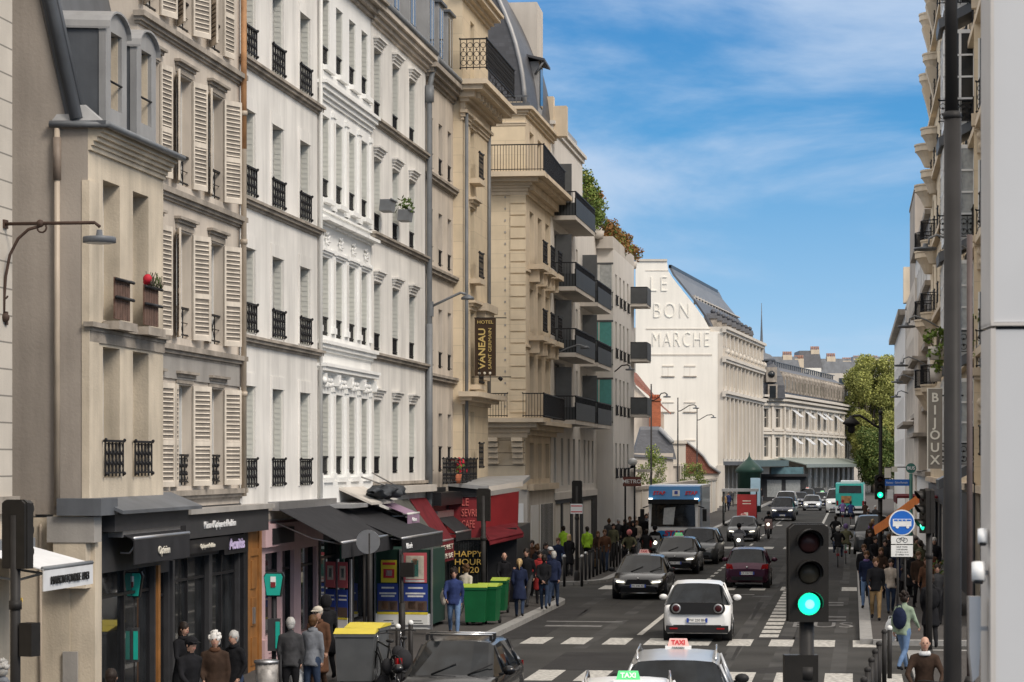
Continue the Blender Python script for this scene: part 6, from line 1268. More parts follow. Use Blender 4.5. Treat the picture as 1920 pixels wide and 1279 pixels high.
P_('walk',FP(988,1138),FA-.2,'black','dark_grey','short','hair_dark',1.8,'tall dark haired man in black facing the camera near the kerb')
P_('coat',FP(1008,1118),FB+.9,'black','black','bun','hair_brown',1.72,'woman with brown hair in a bun, all in black, by the grey shop front')
P_('stand',FP(1031,1122),FA+.5,'navy','dark_jeans','cap','cloth_white',1.68,'man in a white cap behind the grey haired couple')
P_('coat2',FP(1012,1132),FA+.3,'red','black','short','hair_dark',1.66,'woman in a rust red coat partly hidden by the couple')
P_('behind',FP(1020,1144),FB,'black','dark_jeans','short','hair_dark',1.66,'man in a black jacket with his hands behind his back at the kerb')
P_('walk2',FP(1038,1139),FB,'navy','dark_jeans','short','hair_grey',1.72,'grey haired man in a navy jacket at the kerb')
P_('coat',FP(1067,1082),FB+.2,'black','black','long','hair_blonde',1.66,'fair haired woman in black pushing a pram past the mid signal')
P_('stand',FP(1101,1062),FB,'hivis','black','short','hair_dark',1.7,'worker in a yellow high visibility jacket right of the mid signal')
P_('stand2',FP(1057,1060),FB+.4,'hivis','dark_grey','short','hair_dark',1.7,'worker in a yellow high visibility jacket left of the mid signal')
P_('walk',FP(1134,1072),FA,'brown','dark_jeans','short','hair_brown',1.72,'man in an open brown jacket walking towards the bollards')
P_('coat',FP(1121,1070),FA+.2,'dark_brown','tan','long','hair_brown',1.62,'woman in dark brown walking left of the man in the open jacket')
for i,(px,py,po,to,tr,ha,hh,la) in enumerate(((1172,1040,'coat','black','black','long','hair_dark','woman in black with long hair in the crowd below the metro sign'),(1181,1034,'stand','dark_brown','black','short','hair_brown','brown haired man in the crowd under the metro sign'),(1194,1040,'walk','beige','grey','short','hair_brown','person in a beige jacket with grey bag left of the truck'),(1203,1016,'walk','black','tan','short','hair_dark','dark man with tan trousers farthest back in the crowd by the wall'),(1186,1046,'behind','black','dark_grey','hood','cloth_black','person in a black hood at the front of the crowd by the bollards'),(1212,1024,'coat','grey','black','long','hair_dark','person in grey beside the boundary wall'),(1160,1036,'stand','dark_grey','black','short','hair_grey','grey haired person at the left of the crowd by the bollards'),(1150,1052,'walk2','khaki','black','short','hair_dark','person in khaki carrying parcels beside the block corner'))):
    P_(po,FP(px,py),FA+random.uniform(-.5,.5),to,tr,ha,hh,random.uniform(1.64,1.78),la,group='crowd on the left pavement near the metro')
for (px,py,to,tr,la) in ((1372,950,'dark_grey','black','person in dark grey at the far bus shelter'),(1366,958,'blue','navy','person in blue beside the red shelter panel'),(1358,960,'tan','black','person in tan beside the truck box'),(1399,946,'black','black','person in black right of the red shelter panel'),(1427,944,'black','grey','person in black at the far left kerb'),(1421,940,'dark_brown','black','person in dark brown at the far left kerb'),(1444,938,'navy','black','person in navy crossing far up the street'),(1436,936,'black','black','distant person in black near the crossing'),(1570,935,'black','black','distant person near the white van'),(1480,930,'grey','black','distant person in grey in front of the store canopy')):
    P_(random.choice(['walk','stand','coat']),FP(px,py),FA+random.uniform(-1,1),to,tr,'short',random.choice(['hair_dark','hair_brown']),1.7,la,group='distant people up the street')
# right pavement
P_('walk',FP(1642,1163),FA,'black','tan','short','hair_brown',1.76,'bearded man in black jumper and tan trousers on the right pavement')
P_('walk2',FP(1625,1140),FA-.1,'navy','jeans','short','hair_brown',1.74,'young man in navy and light jeans left of the tan trousers',scarf='purple')
P_('stand',FP(1620,1118),FA,'black','black','short','hair_brown',1.72,'man in black behind the two young men at the kerb')
P_('stand2',FP(1652,1122),FA,'dark_brown','black','long','hair_brown',1.66,'long haired woman just behind the tan trousers')
P_('walk2',FP(1670,1150),FA+.1,'beige','dark_jeans','long','hair_dark',1.60,'girl in a pale beige jacket and dark trousers beside the bus sign')
P_('walk',LP(1694,1112,1.68),FB-.6,'sage','jeans','curly','hair_dark',1.68,'woman in a sage green jacket with black curly hair and a navy rucksack')
P_('coat',LP(1745,1078,1.78,.13),FB+.1,'black','black','short','hair_dark',1.78,'tall man in black with a rucksack beside the lamp post')
P_('push',LP(1733,1192,1.7,.09),FA+.05,'dark_brown','black','bald','hair_white',1.7,'bald elderly man in a brown quilted jacket pushing a bicycle',scarf='white')
for (px,py,to,tr,ha,hh,la) in ((1722,1140,'dark_brown','black','short','hair_brown','man in dark brown facing the camera under the right signal'),(1738,1150,'brown','dark_jeans','long','hair_brown','woman in brown right of the bus sign'),(1710,1130,'black','black','short','hair_dark','dark figure between the bus sign and the stall'),(1758,1170,'dark_grey','black','short','hair_dark','dark figure close to the tall lamp post'),(1630,1075,'black','black','short','hair_dark','person in black far up the right pavement'),(1636,1040,'purple','black','long','hair_blonde','fair haired woman in a purple coat up the right pavement'),(1660,1100,'black','dark_grey','short','hair_dark','man in black behind the girl in beige'),(1685,1112,'navy','black','short','hair_grey','grey haired man in navy behind the bus sign post'),(1628,1020,'dark_brown','black','short','hair_dark','distant person in brown on the right pavement'),(1700,1120,'dark_grey','black','long','hair_dark','woman in dark grey behind the sage jacket')):
    P_(random.choice(['walk','walk2','stand','coat']),FP(px,py),FA+random.uniform(-.4,.4),to,tr,ha,hh,random.uniform(1.64,1.78),la,group='people on the right pavement')
ORDN=['first','second','third','fourth','fifth','sixth','seventh','eighth','ninth','tenth','eleventh','twelfth','thirteenth','fourteenth']
rq=random.Random(9)
for grp,where,pts in (('far crowd on the right pavement','in the far crowd on the right pavement',[(1622,985),(1629,1002),(1641,996),(1650,1012),(1633,1050),(1655,1062),(1668,1085),(1680,1078),(1702,1096),(1716,1088),(1727,1108),(1745,1120),(1752,1100),(1640,1088)]),
    ('people by the cafe','on the pavement by the cafe',[(932,1112),(948,1116),(998,1102),(1022,1104),(1046,1092)]),('crowd by the boundary wall','in the crowd beside the truck and wall',[(1166,1022),(1176,1018),(1190,1026),(1207,1030),(1218,1012),(1226,1020),(1142,1042)])):
    for i,(px,py) in enumerate(sorted(pts)):
        c=rq.choice(['black','dark_grey','navy','dark_brown','black','khaki','brown']); P_(rq.choice(['walk','walk2','stand','coat','stand2','coat2']),FP(px,py),FA+rq.uniform(-.8,.8)+(PI if rq.random()<.3 else 0),c,rq.choice(['black','dark_jeans','dark_grey']),rq.choice(['short','long','short','bun','cap' if 0 else 'tail']),rq.choice(['hair_dark','hair_brown','hair_dark','hair_grey']),rq.uniform(1.6,1.8),'person in %s, %s from the left %s'%(c.replace('_',' '),ORDN[i],where),group=grp)
# riders
def rider(label,mlabel,px,py,rz,top,trou,hel,kind='bike',col=(.02,.02,.02),lit=True,h=1.74,hcol='cloth_black'):
    p=FP(px,py,0); 
    b=bike(mlabel,p,rz,col) if kind=='bike' else motorbike(mlabel,p,rz,col,lit,'scooter' if kind=='scooter' else 'motorcycle')
    d=Vector((math.cos(rz),math.sin(rz),0)); return person('ride',p-d*(.2 if kind=='bike' else .15)+Vector((0,0,.06 if kind=='bike' else -.08)),rz,top,trou,hel,hcol,h,label,group='riders in the street')
rider('cyclist in pink helmet and khaki jacket riding left of the saloon taxi','black bicycle with white fork left of the saloon taxi',1180,1075,TOW,'khaki','black','helmet','bike',(.5,.5,.5),hcol='cloth_helmet_pink')
rider('rider in black on the motorcycle left of the green signed taxi','black motorcycle with a lit lamp beside the crowd',1228,1052,TOW+.1,'black','black','helmet','moto',(.02,.02,.02))
rider('rider in dark brown on the red scooter behind the bollards','red scooter at the kerb beside the saloon taxi',1212,1062,AWAY,'black','dark_brown','short','scooter',(.35,.02,.02),hcol='hair_dark')
rider('motorcyclist in black with a lit headlamp between taxi and people carrier','dark motorcycle with one bright headlamp',1441,1010,TOW,'black','black','helmet','moto',(.06,.02,.015))
rider('scooter rider in grey in front of the plum hatchback','scooter with twin lit lamps in front of the plum hatchback',1386,1046,TOW,'grey','black','helmet','scooter',(.03,.03,.035))
rider('white haired cyclist in black seen from behind, nearest in the bus lane','dark bicycle ridden by the white haired cyclist',1571,1063,AWAY,'black','dark_jeans','short','bike',(.03,.03,.03),hcol='hair_white')
rider('cyclist in khaki with a violet helmet beside the white haired cyclist','bicycle with a green rear mudguard in the bus lane',1586,1057,AWAY,'khaki','khaki','helmet','bike',(.05,.4,.2),hcol='cloth_purple')
rider('cyclist in dark jacket ahead of the pair in the bus lane','dark bicycle ahead of the pair in the bus lane',1567,1030,AWAY,'black','black','short','bike',(.02,.02,.02),hcol='hair_dark')
rider('cyclist in blue close behind the turquoise bus','bicycle close behind the turquoise bus',1595,985,AWAY,'blue','navy','short','bike',(.1,.1,.12),hcol='hair_dark')
rider('cyclist in purple left of the bus','bicycle left of the turquoise bus',1580,982,AWAY,'purple','navy','helmet','bike',(.02,.03,.1),hcol='cloth_red')
rider('distant scooter rider beside the white van','distant scooter with a lit lamp beside the white van',1576,950,TOW,'black','black','helmet','scooter',(.1,.1,.1))
b_=bike('black bicycle pushed by the bald elderly man',LP(1733,1192,1.7,.09)+Vector((.1,-.55,0)),FA,(.02,.02,.02))
bike('dark bicycle leaning in the tangle left of the black car',GP(722,1300)+Vector((0,0,.13)),FB+.6,(.02,.02,.02)); bike('bicycle under a black cover beside the black car windscreen',GP(755,1292)+Vector((0,0,.13)),FB+.3,(.03,.03,.035))
cv=thing('bicycle_cover','crumpled black cover thrown over the bicycles at the bottom edge','cover',GP(735,1300)+Vector((0,0,.42)),0)
m=MB(); 
for k in range(16): m.ball((random.uniform(-.35,.35),random.uniform(-.3,.3),random.uniform(-.3,.35)-.0),random.uniform(.12,.2),'black_cloth',7,5,sx=1.1,sz=1.3)
m.build('cloth',cv)
# carried things
def bag(name,label,pos,rz,sz,m_,cat_='bag'):
    t=thing(name,label,cat_,pos,rz,'carried bags'); m=MB(); a,b,c=sz
    m.ball((0,0,0),1,m_,10,7,sx=a/2*1.1,sy=b/2*1.15,sz=c/2*1.05); m.build('bag_body',t); m=MB(); m.tube([(-.0,-b*.25,c*.4),(0,-b*.15,c*.62),(0,b*.15,c*.62),(0,b*.25,c*.4)],.012,m_,5); m.build('handle',t); return t
def wear(p,rz,fwd,side,z): return p+Vector((math.cos(rz)*fwd-math.sin(rz)*side,math.sin(rz)*fwd+math.cos(rz)*side,z))
p=LP(1694,1112,1.68); bag('rucksack','navy rucksack on the back of the woman in the sage green jacket',wear(p,FB-.6,-.2,-.03,1.15),FB-.6,(.2,.3,.46),'cloth_navy')
p=LP(1745,1078,1.78); bag('rucksack','black rucksack with a white emblem on the tall man by the lamp post',wear(p,FB+.1,-.22,0,1.22),FB,(.22,.34,.5),'cloth_black')
p=LP(1694,1112,1.68); bag('shopping_bag','shiny pale plastic bundle carried by the woman in sage green',wear(p,FB-.6,.12,.4,.85),FB,(.26,.24,.5),'white_cloth')
p=LP(584,1155,1.66); bag('carrier_bag','white plastic carrier bag held beside the grey hooded coat',wear(p,FB-.3,0,.3,.5),FB,(.16,.26,.34),'white_cloth')
p=LP(851,1067,1.74); bag('folded_jacket','cream bundle under the arm of the young man in blue',wear(p,FA,.0,-.27,1.0),FA,(.18,.16,.38),'cloth_cream','jacket')
p=LP(1642,1050,1.76); 
pr=thing('pram','grey pram with a pale blue hood pushed past the mid signal','pram',FP(1061,1080)+Vector((-.1,.6,0)),FB)
m=MB(); m.ball((0,0,.6),.3,'cloth_grey',10,6,sx=1.2,sy=.8,sz=.6); m.ball((.15,0,.75),.26,'cloth_jeans',10,6,sy=.9); m.build('carrycot',pr); m=MB(); m.tube([(-.3,-.25,.15),(.2,-.2,.5),(-.45,-.2,.95),(-.45,.2,.95),(.2,.2,.5),(-.3,.25,.15)],.015,'iron'); m.build('chassis',pr)
for x in (-.3,.3):
    for y in (-.25,.25): m=MB(); m.lathe([(.12,-.02),(.12,.02)],(x,y,.12),mm('tyre'),12,'Y'); m.build('wheel',pr)
# ================= STREET FURNITURE =================
MB.prism=lambda s,pts,off,m:s.slab(pts,off,m)
D('signal_black',(.020,.018,.016),.45,.2,6); mat('lit_green',(.01,.72,.36),.4,0,emit=1.5); D('dead_lens',(.03,.012,.012),.3,.3,9); D('dead_lens_amber',(.045,.04,.03),.3,.3,9); D('post_paint',(.03,.028,.027),.5,.25,4,streak=.3); D('white_edge',(.72,.72,.70),.6)
mat('lens_glow',(.2,1,.65),.4,0,emit=1.4)
def signal(label,pos,rz,zt,lit=False,k=1.0,pole_r=.07,z0=0,small=True,group='traffic signals'):
    """head faces local -y"""
    t=thing('traffic_signal',label,'traffic light',pos,rz,group); w=.185*k; h=.92*k
    m=MB(); n=10; 
    out=[(-w,-h),(w,-h),(w,-.04),(w-.05,0),(-w+.05,0),(-w,-.04)]; m.slab([(x,-.1,zt+z) for x,z in out],(0,.2,0),'signal_black'); m.slab([(x*1.06,.0,zt+z*1.01+.01) for x,z in out],(0,.05,0),'signal_black'); m.build('signal_head',t)
    for i in range(3):
        zc=zt-.17*k-i*.29*k; m=MB(); r=.105*k; mm_='lit_green' if (lit and i==2) else ('dead_lens' if i==0 else 'dead_lens_amber'); mt=MC[mm_] if mm_ in MC else M[mm_]
        m.lathe([(r,0),(r*.8,-.02),(r*.3,-.035),(.01,-.04)],(0,-.1,zc),mt,20,'Y'); o=m.build('lens',t)
        if lit and i==2: g=MB(); g.lathe([(r*.42,0),(.02,-.01)],(0,-.142,zc),MC['lens_glow'],14,'Y'); g.build('lamp_core',o)
        v=MB(); A=[(r*1.18*math.cos(R(-15+210*q/12)),r*1.18*math.sin(R(-15+210*q/12))) for q in range(13)]; d=.17*k
        for q in range(12): (a,b),(c,e)=A[q],A[q+1]; f0=d*(1-.0*abs(q-6)); v.slab([(a,-.1,zc+b),(c,-.1,zc+e),(c,-.1-d*(.35+.65*math.sin(PI*min(1,max(0,(q+1)/12)))),zc+e),(a,-.1-d*(.35+.65*math.sin(PI*q/12)),zc+b)],(0,0,.008),'signal_black')
        v.build('visor',t)
    m=MB(); m.tube([(0,.05,z0),(0,.05,zt-.2)],pole_r,'post_paint',12); m.lathe([(pole_r*1.25,0),(pole_r*1.25,.12)],(0,.05,zt-h-.55),'post_paint',12); m.lathe([(pole_r*1.6,0),(pole_r*1.5,.3),(pole_r*1.1,.4)],(0,.05,z0),'post_paint',12); m.build('post',t)
    return t
ps=P(1514,868,198); t=signal('large black traffic signal in the middle foreground showing green','' and 0 or (ps.x,ps.y,0),R(2),H+(HY-983)/198.,True)
m=MB(); m.slab([(-.22,-.02,H+(HY-1228)/198.),(.1,-.02,H+(HY-1228)/198.),(.1,-.02,H+(HY-1310)/198.),(-.22,-.02,H+(HY-1310)/198.)],(0,.12,0),'signal_black'); m.build('repeater_box',t)
ps=P(33,868,139); t=signal('black traffic signal seen from behind at the left edge','' or (ps.x,ps.y,.1),R(155),H+(HY-952)/139.)
m=MB(); m.box(-.3,-.1,-.1,.1,1.9,2.35,'signal_black'); m.build('pedestrian_signal',t); m=MB(); m.box(-.05,.05,-.045,-.03,2.62,2.68,'hivis_sticker' if 0 else MC['wheat']); m.build('sticker',t)
ps=P(907,868,66); signal('black traffic signal seen from behind beside the green bins',(ps.x,ps.y,.13),R(170),H+(HY-925)/66.)
ps=P(1082,868,49.5); t=signal('black traffic signal seen from behind at the far side of the side street',(ps.x,ps.y,.13),R(175),H+(HY-908)/49.5)
m=MB(); m.box(-.22,.24,.12,.15,2.55,2.92,'white_paint'); m.box(-.2,.22,.15,.155,2.82,2.86,'letter_red'); m.box(-.2,.22,.15,.155,2.6,2.64,'letter_red'); m.build('sign_plate',t)
ps=P(1650,868,50); t=signal('black signal on the lantern post showing a green light beside the bus stop',(ps.x,ps.y,.13),R(-4),H+(HY-897)/50.,True)
ps=P(1738,868,86); t=signal('large black traffic signal seen from the side behind the bus sign, glowing green',(ps.x,ps.y,.13),R(-78),H+(HY-928)/86.,True,1.05)
# lantern post
ps=P(1651,868,50); t=thing('lantern_post','tall black post with curved arm carrying a domed lantern on the right pavement','street lamp',(ps.x+.02,ps.y+.12,.13),0)
z=lambda py:H-.13+(HY-py)/50.; x_=lambda px:(px-1651)/50.
m=MB(); m.tube([(0,0,0),(0,0,z(778))],.07,'iron',10); m.ball((0,0,z(774)),.09,'iron'); m.tube([(0,0,z(803)),(x_(1640),0,z(798)),(x_(1628),0,z(789)),(x_(1612),0,z(779)),(x_(1598),0,z(780))],.045,'iron',8); m.build('post',t)
m=MB(); c=(x_(1596),0,z(795)); m.lathe([(.05,.32),(.1,.25),(.2,.16),(.32,.06),(.33,0),(.2,-.04),(.13,-.1),(.15,-.25),(.06,-.36)],c,'iron',14); m.build('lantern',t)
# street lamps on thin posts with a swan arm up the left side
def lamp(label,px,ytop,yb,s,flip=1,reach=.75,cat_='street lamp'):
    p=P(px,868,s); t=thing('street_lamp',label,cat_,(p.x,p.y,.13),ROT_F,'swan arm street lamps'); zt=H-.13+(HY-ytop)/s
    m=MB(); m.tube([(0,0,0),(0,0,1.0),(0,0,zt)],[.09,.07,.04],'post_paint',8); m.ball((0,0,zt+.05),.05,'post_paint'); m.build('post',t)
    m=MB(); za=zt-.9; m.tube([(0,0,za),(.2*flip,0,za+.02),(.45*flip,0,za+.18),(.8*flip*reach,0,za+.42),(1.1*flip*reach,0,za+.46),(1.25*flip*reach,0,za+.4)],.035,'post_paint',7); m.build('arm',t)
    m=MB(); m.lathe([(.05,.18),(.07,.05),(.22,.03),(.24,-.02),(.2,-.05)],(1.27*flip*reach,0,za+.22),'zinc',12); m.build('lamp_head',t); return t
lamp('swan arm street lamp in front of the cream set forward block',1139,668,1000,37,1,.9); lamp('swan arm street lamp in front of the red roofed house',1221,723,960,31,1)
lamp('swan arm street lamp left of the gate pavilion',1271,748,950,25.5,1,1.05); lamp('swan arm street lamp at the end of the red tiled roof',1307,768,945,22.0,1,1.1); lamp('swan arm street lamp before the store annex arcade',1343,798,940,17.5,1)
for i,(px,yt,s) in enumerate(((1435,800,14.5),(1471,806,13.8),(1498,814,12.6),(1567,817,11.5))): lamp('distant swan arm lamp before the store canopy, number %s from the left'%('one','two','three','four')[i],px,yt,930,s)
t=thing('wall_lamp','arm lamp on the dark drainpipe of the plain white house','street lamp',r5.matrix_basis@Vector((U(798,LV)-U(696,LV)-.1,-.2,H+(HY-575)/62.)),ROT_F)
m=MB(); m.tube([(0,0,0),(.5,-.1,.22),(.9,-.1,.4),(1.05,-.1,.36)],.04,'dark_pipe',7); m.box(-.05,.05,-.05,.1,-.3,.15,'dark_pipe'); m.build('bracket',t); m=MB(); m.lathe([(.05,.12),(.2,.03),(.2,-.03)],(1.12,-.1,.22),'zinc',12); m.build('lamp_head',t)
t=thing('wall_lamp','arm lamp reaching out below the dark panelled balconies','street lamp',r9.matrix_basis@Vector((.6,-1.0,H+(HY-665)/43.)),ROT_F)
m=MB(); m.tube([(-.9,.0,-.05),(-.4,0,.2),(.1,0,.36),(.35,0,.3)],.035,'dark_pipe',7); m.build('bracket',t); m=MB(); m.lathe([(.05,.1),(.2,.03),(.2,-.03)],(.4,0,.22),'zinc',12); m.build('lamp_head',t)
for px,py,s,la in ((1735,466,60,'large flat arm lamp in front of the ornate balconies'),(1700,612,46,'arm lamp over the white plaster house'),(1690,685,38,'arm lamp midway along the right facades'),(1682,716,32,'small arm lamp second farthest on the right facades'),(1680,744,27,'smallest and farthest arm lamp on the right facades')):
    p=P(px,py,s); t=thing('wall_lamp',la,'street lamp',p,ROT_F,'arm lamps on the right facades'); m=MB(); m.lathe([(.06,.16),(.1,.05),(.34,.03),(.36,-.03),(.3,-.06)],(0,0,0),'zinc',16); m.build('lamp_head',t)
    m=MB(); m.tube([(.1,0,.12),(.12,0,.32),(.35,0,.42),(.8,0,.25),(1.3,0,-.05)],.035,'dark_pipe',7); m.build('arm',t)
# tall dark lamp post close to the camera, thinner post behind, white panel at the right edge
p=P(1787,868,262); t=thing('lamp_post','tall thick dark lamp post close to the camera on the right','lamp post',(p.x,p.y,0),0)
zc=H+(HY-218)/262.; m=MB(); m.tube([(-.005,0,0),(-.003,0,zc)],[.066,.062],'post_paint',20); m.tube([(-.012,0,zc),(-.016,0,9.2)],[.046,.044],'post_paint',20); m.build('shaft',t); m=MB(); m.lathe([(.064,-.02),(.068,0),(.06,.03),(.046,.035)],(-.006,0,zc),'post_paint',20); m.build('collar',t)
p=P(1818,868,100); t=thing('lamp_post','slim brown post behind the thick dark lamp post','lamp post',(p.x,p.y,.1),0)
m=MB(); m.tube([(0,0,0),(0,0,H-.1+(HY-440)/100.)],.055,mat('brown_post',(.09,.065,.06),.6,.2,4,streak=.3),10); m.build('shaft',t); m=MB(); m.lathe([(.1,0),(.11,.4),(.07,.5)],(0,0,0),'post_paint',10); m.build('base',t)
p=P(1857,868,420); t=thing('advertising_panel','large pale grey panel close to the camera along the right edge','panel',(p.x,p.y,0),R(-3)); f_=420.
zz=lambda py:H+(HY-py)/f_
m=MB(); pn_=mat('panel_grey',(.52,.525,.535),.55,.04,1.5); m.box(.012,.6,0,.3,zz(604),8.0,pn_); m.box(.02,.6,.0,.3,0,zz(618),pn_); m.box(.03,.6,.02,.28,zz(620),zz(602),'shop_black'); m.box(0,.014,-.01,.3,zz(608),8.0,mat('panel_edge',(.50,.47,.44),.6)); m.box(0,.022,-.01,.3,0,zz(616),'panel_edge' if 0 else MC['panel_edge']); m.box(0.0,.6,-.015,.3,zz(611),zz(605),MC['panel_edge']); m.build('panel_body',t)
for px,py,la,k in ((1847,1008,'upper small white camera on the bracket of the pale panel',.75),(1839,1075,'larger white camera below the small one by the pale panel',1.0)):
    q=P(px,py,420); c=thing('security_camera',la,'camera',q+Vector((0,.05,0)),0,'security cameras'); m=MB(); r=.032*k; m.tube([(0,-.0,.045*k),(-.004,-.02,-.035*k)],[r,r*.96],'white_paint',16); m.tube([(-.004,-.02,-.035*k),(-.005,-.022,-.048*k)],[r*.7,r*.6],'shop_black',14); m.build('housing',c); m=MB(); m.box(0,.08,.02,.04,-.01,.01,'metal'); m.build('bracket',c)
q=P(1832,1185,420); c=thing('door_closer','brushed metal curved bar fixed left of the pale panel','metal bar',q+Vector((0,.05,0)),0)
m=MB(); m.slab([(-.026,0,.155),(.026,0,.155),(.026,0,-.05),(.018,0,-.2),(-.01,0,-.23),(-.024,0,-.1)],(0,.05,0),'metal'); m.build('bar',c); m=MB(); m.box(.02,.07,.02,.04,.0,.02,'metal'); m.build('arm',c)
# round bus lane sign
p=P(1691,868,75); t=thing('bus_lane_sign','round blue bus sign with two white plates on twin posts','sign',(p.x,p.y,.13),ROT_F+R(6)); z=lambda py:H-.13+(HY-py)/75.
m=MB(); m.lathe([(.325,0),(.325,-.03)],(0,0,z(980)),'white_edge',32,'Y',False); m.lathe([(.295,-.031),(.295,-.036)],(0,0,z(980)),mat('sign_blue',(.01,.12,.5),.4,.05),32,'Y',False); o=m.build('disc',t)
m=MB(); m.box(-.23,.23,-.045,-.038,z(987),z(973),'white_edge'); m.box(-.2,.22,-.05,-.045,z(977),z(974),MC['sign_blue'])
for x in (-.1,0,.1): m.box(x-.01,x+.01,-.052,-.046,z(978),z(973),'white_edge')
for x in (-.12,.14): m.lathe([(.04,0),(.04,-.012)],(x,-.04,z(988)),'white_edge',12,'Y',False)
m.build('bus_symbol',o)
for a,b in ((1005,1020),(1022,1044)): m=MB(); m.box(-.27,.27,-.03,0,z(b),z(a),'white_edge'); pl_=m.build('plate',t)
for k,s_ in enumerate(('SAUF TAXIS','LIVRAISONS','9 H 30 A 16 H','ET APRES 19 H')): text(s_,.052,'letter_black',pl_,(0,-.034,z(1025.5+k*4.9)),(R(90),0,0),ext=.001)
m=MB()
for x in (-.08,.08): m.tube([(x+.055*math.cos(q*PI/6),-.035,z(1013)+.055*math.sin(q*PI/6)) for q in range(13)],.006,'letter_black',4,False)
m.tube([(-.08,-.035,z(1013)),(-.02,-.035,z(1008)),(.05,-.035,z(1008)),(.08,-.035,z(1013)),(0,-.035,z(1013)),(-.02,-.035,z(1008))],.006,'letter_black',4); m.build('bicycle_symbol',t)
m=MB(); m.tube([(-.1,.05,0),(-.1,.05,z(1000))],.03,'post_paint',8); m.tube([(.08,.05,0),(.08,.05,z(1000))],.03,'post_paint',8); m.build('post',t)
# bus stop pole and blue name sign
p=P(1708,868,56); t=thing('bus_stop','bus stop pole with round BUS head and blue name board','bus stop',(p.x,p.y,.13),ROT_F); z=lambda py:H-.13+(HY-py)/56.; x_=lambda px:(px-1708)/56.
m=MB(); m.tube([(0,0,0),(0,0,z(888))],.06,mat('stop_green',(.04,.16,.13),.5),8); m.lathe([(.17,0),(.17,-.04)],(0,0,z(878)),MC['stop_green'],20,'Y',False); m.build('post',t); text('BUS',.15,'letter_white',t,(0,-.05,z(878)),(R(90),0,0),bold=.004)
m=MB(); m.box(x_(1660),x_(1705),-.03,0,z(911),z(899),MC['sign_blue']); o=m.build('name_board',t); text('Vaneau - Saint-Romain',.1,'letter_white',o,(x_(1682),-.035,z(905)),(R(90),0,0),sx=.78)
m=MB(); m.box(x_(1659),x_(1671),.0,.03,z(896),z(876),'letter_cream'); m.box(x_(1672),x_(1683),-.02,.01,z(885),z(875),'letter_cream'); m.tube([(x_(1660),0,z(876)),(x_(1700),0,z(876))],.02,'iron'); m.build('route_panel',t)
for px,yt,yb in ((1665,925,945),): m=MB(); m.box(x_(1664),x_(1675),-.02,0,z(935),z(918),'white_paint'); m.build('timetable',t)
# BIJOUX sign
p=P(1753,803,66); t=thing('jewellery_sign','tall taupe vertical sign with cream letters on the right facade','sign',p,ROT_F); m=MB(); m.box(-.21,.21,-.04,.04,-1.15,1.12,'sign_taupe'); m.box(-.22,-.19,-.05,.05,-1.16,1.13,'letter_cream'); m.box(-.22,.22,-.045,.045,1.12,1.14,'letter_cream'); m.box(.2,.8,-.02,.02,.9,.95,'iron'); m.box(.2,.8,-.02,.02,-.95,-.9,'iron'); m.build('panel',t)
for k,c in enumerate('BIJOUX'): text(c,.36,'letter_cream',t,(0,-.06,.86-k*.355),(R(90),0,0),bold=.008)
# metro sign and globe lamps
p=P(1186,868,39); t=thing('metro_sign','brown METRO sign under globe lamps on an iron post','sign',(p.x,p.y,.13),ROT_F); z=lambda py:H-.13+(HY-py)/39.
m=MB(); m.tube([(-.35,0,0),(-.35,0,z(880))],.05,'iron'); m.tube([(.1,0,0),(.1,0,z(870))],.05,'iron'); m.tube([(-.35,0,z(880)),(.1,0,z(876))],.03,'iron'); m.build('post',t)
m=MB(); m.box(-.46,.42,-.06,0,z(912),z(894),mat('metro_brown',(.16,.05,.035),.5)); o=m.build('panel',t); text('METRO',.26,'letter_white',o,(-.03,-.07,z(903)),(R(90),0,0),sx=1.05,bold=.004)
for x,y_ in ((0,866),): m=MB(); m.ball((x,0,z(y_)),.22,mat('globe',(.7,.72,.72),.25),12,8,sx=1.1,sz=.85); m.lathe([(.05,0),(.14,.05),(.05,.12)],(x,0,z(y_)-.3),'iron',10); m.build('globe',t)
# bollards
ORD=['nearest','second','third','fourth','fifth','sixth','seventh','eighth','ninth','tenth','eleventh','farthest']
def bollard(label,pos,h=1.0,m_='iron',r=.045,cap=False,group='bollards'):
    t=thing('bollard',label,'bollard',pos,0,group); m=MB(); m.tube([(0,0,0),(0,0,h)],r,m_,8); m.build('post',t); m=MB(); m.ball((0,0,h),r*1.25,'white_edge' if cap else m_,8,5); m.build('cap',t); return t
k=0
for u in [88.7+i*1.35 for i in range(12)]: bollard(ORD[k]+' slim black bollard, counted from the camera, along the left kerb',UV(u+2,KL-.45,.13),1.05,cap=(k==0)); k+=1
k=0
for px,py in ((1514,1262),): pass
for i,(px,py) in enumerate(((1620,1275),(1627,1256),(1634,1238),(1641,1222),(1648,1208),(1658,1185),(1668,1178))):
    s=(py-HY)/(H-.09-1.05); bollard(ORD[i]+' ball topped bollard from the bottom edge beside the elderly man' if i<5 else ('tall dark bollard before the sage jacket' if i==5 else 'tall white topped bollard before the sage jacket'),Vector(((px-CX)/s,F/s,.09)),1.05,'post_paint',.05,cap=(i==6),group='bollards on the right')
for px,py in ((746,1175),(770,1168)): s=(py-HY)/(H-.13-1.1); bollard('white topped bollard behind the black car, '+('left' if px<750 else 'right')+' of the pair',Vector(((px-CX)/s,F/s,.13)),1.1,'post_paint',.05,True,'white topped bollards')
for px in (1058,1091): bollard('dark bollard '+('left' if px<1070 else 'right')+' of the mid traffic signal',FP(px,1100),1.1,'post_paint',.05,True,'white topped bollards')
